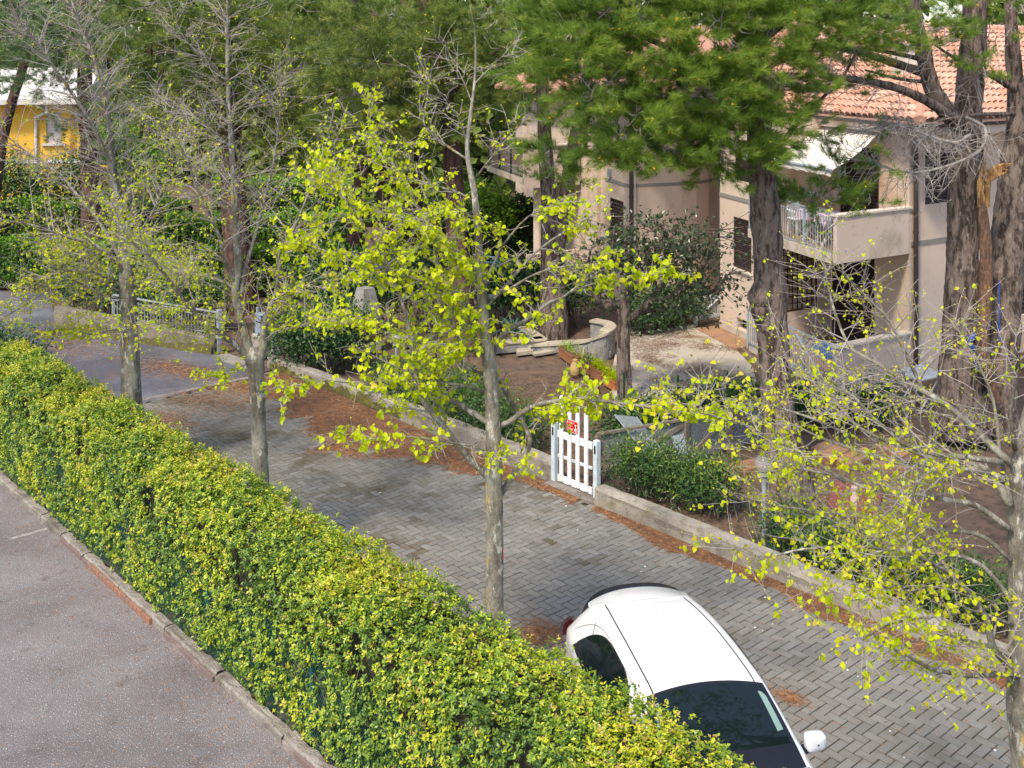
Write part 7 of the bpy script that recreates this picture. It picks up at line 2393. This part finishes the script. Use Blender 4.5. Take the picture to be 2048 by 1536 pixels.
car = thing('parked_car', 'white hatchback with dark glass and red tail light parked beside the hedge', 'car', cw(0, 0, 0))
xs = np.r_[np.linspace(-2.02, -1.3, 26), np.linspace(-1.27, 1.4, 60), np.linspace(1.43, 2.08, 18)]
vs = np.unique(np.r_[np.linspace(0, 1, 9), np.linspace(1, 2, 9), np.linspace(2, 2.35, 9), np.linspace(2.35, 3, 8)])
sec = []
for x in xs:
    y, z = car_section(x, vs)
    l_ = [cw(x, a, b) for a, b in zip(y, z)]
    r_ = [cw(x, -a, b) for a, b in zip(y[::-1][1:], z[::-1][1:])]
    sec.append(l_ + r_)
g = Geo().grid(np.array(sec))
nv = len(sec[0])
for e in (0, -1):
    c = np.mean(sec[e], axis=0)
    V = sec[e] + [c]
    g.add(V, [[i, i + 1, nv] for i in range(nv - 1)] + [[nv - 1, 0, nv]])
body = g.build('body', M['carpaint'], car, smooth=True)
# underside and wheels
Geo().box(cw(0, 0, .22), cf * 1.9, cl_y * .70, UP * .04).build('underbody', M['black'], car)
for wx in (-1.28, 1.27):
    for s in (1, -1):
        c = cw(wx, .79 * s, .31)
        wl_ = Geo().lathe(c - cl_y * s * .09, [(.18, 0), (.27, .0), (.31, .03), (.31, .17), (.27, .2), (.19, .2)], 28, axis=cl_y * s).build('wheel', M['tyre'], car, smooth=False)
        Geo().lathe(c - cl_y * s * .09, [(.0, .17), (.10, .18), (.19, .195)], 20, axis=cl_y * s).build('rim', M['rim'], wl_)
        g = Geo()
        an = np.linspace(-.2, PI + .2, 22)
        g.grid(np.array([[c + cf * r * math.cos(t) + UP * r * math.sin(t) + cl_y * s * (.085 + .01) for t in an] for r in (.325, .385)]))
        g.build('wheel_arch', M['seam'], car)
# windscreen with black edge, glass, side trim seen inside
ws_x = lambda a, b: .455 + a * .62 - .10 * (1 - abs(2 * b - 1) ** 2) * 0 + (.05 * (1 - (2 * b - 1) ** 2)) * (1 - a) * -1 + .07 * (1 - (2 * b - 1) ** 2) * a
lo_v = 2.09
vf = lambda a, b: lo_v + b * (6 - 2 * lo_v)


def screen(x0, x1, v, na, nb, off):
    """smooth windscreen sheet: parabola through the two edges and the middle of the body skin"""
    P = np.zeros((na, nb, 3))
    for i in range(na):
        a = i / (na - 1)
        xe, xm = x0 + (x1 - x0) * a, x0 + (x1 - x0) * a - .05 * (1 - a) + .07 * a
        e0, e1 = skin(x0, v), skin(x1, v)
        m0, m1 = skin(x0 - .05, 3.0), skin(x1 + .07, 3.0)
        sag = .022 * 4 * a * (1 - a)
        e = e0 + (e1 - e0) * a
        m_ = m0 + (m1 - m0) * a
        for j in range(nb):
            t = 2 * j / (nb - 1) - 1
            p = np.array([e[0] * t * t + m_[0] * (1 - t * t), e[1] * t, e[2] * t * t + m_[2] * (1 - t * t)]) + np.array([.55, 0, .83]) * (off + sag)
            P[i, j] = cw(*p)
    return P


Geo().grid(screen(.435, 1.13, 2.09, 16, 24, .018)).build('windscreen_surround', M['carblack'], car, smooth=True)
Geo().grid(screen(.475, 1.10, 2.17, 16, 24, .0215)).build('windscreen', M['glass'], car, smooth=True)
ws3 = lambda a, b: ws_x(.10 + a * .82, 0.05)
for s in (1, -1):
    Geo().grid(screen(.53, 1.07, 2.19, 16, 40, .0235)[:, (0 if s > 0 else 37):(3 if s > 0 else 40)]).build('pillar_trim', M['tealtrim'], car, smooth=True)
# roof seams, shark fin
for s in (1, -1):
    Geo().grid(car_patch(lambda a, b: -1.40 + a * 1.83, lambda a, b: 2.235 + b * .028 + .03 * (1 - a) ** 2, 40, 3, s, .003)).build('roof_seam', M['seam'], car, smooth=True)
g = Geo()
fx = -1.18
for k in range(10):
    pass
P4 = np.array([[cw(fx + .24 * a - .10 * b * (1 - a) * 0, (1 if j == 0 else -1) * .036 * (1 - b) * math.sin(PI * min(.98, a + .02)) ** .7, 1.440 + .02 * a + .095 * b * (1 - a) ** 1.1 * (1 if a > .02 else .7)) for b in np.linspace(0, 1, 6)] for j in (0, 1) for a in np.linspace(0, 1, 10)])
g.grid(P4[:10])
g.grid(P4[10:, ::-1])
g.build('roof_antenna', M['carpaint'], car, smooth=True)
# rear spoiler lip and rear window
Geo().grid(car_patch(lambda a, b: -1.62 - a * .30, lambda a, b: 2.05 + b * 1.9, 10, 26, 1, .005)).build('rear_window', M['glass'], car, smooth=True)
sp = Geo()
rows = []
for yv in np.linspace(-.58, .58, 25):
    c_ = 1 - (abs(yv) / .60) ** 2.6
    xe = -1.66 - .10 * c_
    rows.append([cw(-1.40, yv * .98, cubic(CAR_X, CAR_TOP, np.array([-1.40]))[0] - .055 * (abs(yv) / .58) ** 2.2 + .006), cw(xe + .02, yv, 1.392 - .075 * (abs(yv) / .58) ** 2.2), cw(xe, yv, 1.380 - .075 * (abs(yv) / .58) ** 2.2), cw(xe + .03, yv, 1.355 - .075 * (abs(yv) / .58) ** 2.2), cw(-1.55, yv, 1.33 - .075 * (abs(yv) / .58) ** 2.2)])
sp.grid(np.array(rows))
sp.build('spoiler', M['carpaint'], car, smooth=True)
g = Geo()
rows = []
for yv in np.linspace(-.70, .70, 33):
    e_ = abs(yv) / .70
    xe = -1.70 - .16 * (1 - e_ ** 2.6) + .10 * e_ ** 6
    z_ = 1.385 - .10 * e_ ** 2.2 - .16 * e_ ** 7
    rows.append([cw(xe + .12, yv * .97, z_ + .002), cw(xe, yv, z_ - .002), cw(xe - .03, yv, z_ - .02), cw(xe - .02, yv, z_ - .07), cw(xe + .05, yv * .98, z_ - .10)])
g.grid(np.array(rows))
g.build('spoiler_edge', M['carblack'], car, smooth=True)
# side glass: rear quarter to front, one arched daylight opening per side
for s in (1, -1):
    def xg(a, b):
        return -1.34 + a * 1.98
    def arch(a):
        return max(.02, 1 - abs(2 * min(1, a / .92) - 1) ** 2.6) if a < .46 else max(.04, 1 - max(0, (a - .62) / .38) ** 2.0)
    vfun = lambda a, b: 1.10 + b * (.82 * arch(a)) + .12 * max(0, .18 - a)
    Geo().grid(car_patch(xg, lambda a, b: 1.06 + b * (.88 * arch(a)) + .12 * max(0, .18 - a), 44, 10, s, .004)).build('window_surround', M['carblack'], car, smooth=True)
    Geo().grid(car_patch(lambda a, b: -1.28 + a * 1.84, lambda a, b: 1.13 + b * (.76 * arch(.02 + a * .96)) + .12 * max(0, .18 - a), 44, 10, s, .007)).build('side_window', M['glass'], car, smooth=True)
    Geo().grid(car_patch(lambda a, b: -.42 + b * .035 - .06 * a, lambda a, b: 1.12 + a * .78, 8, 3, s, .009)).build('window_pillar', M['carblack'], car, smooth=True)
    Geo().grid(car_patch(lambda a, b: -.86 + b * .012 - .28 * a ** 1.5 + 0, lambda a, b: 1.14 + a * .70, 8, 3, s, .009)).build('window_divider', M['seam'], car, smooth=True)
    # curved door line above the glass
    Geo().grid(car_patch(lambda a, b: -1.50 + a * 1.9, lambda a, b: 1.30 + .64 * (1 - abs(2 * min(1, a / .9) - 1) ** 2.4 if a < .45 else 1) + b * .012, 40, 2, s, .003)).build('door_seam', M['seam'], car, smooth=True)
    # tail light wrapping the corner
    tl_ = Geo().grid(car_patch(lambda a, b: -1.99 + a * .20, lambda a, b: .78 + b * .62, 10, 8, s, .075)).build('tail_light', M['taillight'], car, smooth=True)
    Geo().grid(car_patch(lambda a, b: -1.84 + a * .13, lambda a, b: .82 + b * .70, 6, 8, s, .052)).build('light_surround', M['carblack'], car, smooth=True)
    # door mirror
    mb = cw(.74, .90 * s, 1.0)
    g = Geo()
    m, n = 9, 16
    P4 = []
    for a in np.linspace(.02, PI - .02, m):
        ring = []
        for b in np.linspace(0, 2 * PI, n):
            pw = lambda t: math.copysign(abs(t) ** .42, t)
            dx_, dy_, dz_ = pw(math.cos(a)) * -.085, abs(math.sin(a)) ** .6 * pw(math.cos(b)) * .118, abs(math.sin(a)) ** .6 * pw(math.sin(b)) * .080
            if dx_ < 0:
                dx_ *= .35
            else:
                dx_ *= 1.15
            ring.append(mb + cf * (dx_ - .06 * dy_ * s) + cl_y * s * (dy_ * .9 + .08) + UP * (dz_ * (1 - .9 * dy_) + .01))
        P4.append(ring)
    g.grid(np.array(P4))
    mr = g.build('door_mirror', M['carpaint'], car, smooth=True)
    Geo().bar(cw(.76, .83 * s, .93), cw(.75, .95 * s, .955), .09, .04).build('mirror_foot', M['carblack'], mr)
    Geo().lathe(mb - cf * .028 + cl_y * s * .08, [(.0, .004), (.075, .003), (.078, 0)], 14, axis=-cf).build('mirror_glass', M['glass'], mr)
# wiper cowl at the foot of the screen, bonnet shut lines, lamps, plate-free nose
Geo().grid(car_patch(lambda a, b: 1.13 + a * .10 + .07 * (1 - (2 * b - 1) ** 2), lambda a, b: 2.02 + b * 1.96, 4, 24, 1, .006)).build('wiper_cowl', M['carblack'], car, smooth=True)
for s in (1, -1):
    Geo().grid(car_patch(lambda a, b: 1.28 + a * .62, lambda a, b: 2.05 + b * .012, 10, 2, s, .003)).build('bonnet_seam', M['seam'], car)
    Geo().grid(car_patch(lambda a, b: 1.78 + a * .24, lambda a, b: .93 + b * .30, 8, 6, s, .008)).build('headlight', M['glass'], car, smooth=True)
for y in (-.12, .38):
    Geo().bar(cw(1.14, y, 1.055), cw(.95, y - .42, 1.155), .014, .014).build('wiper', M['seam'], car)
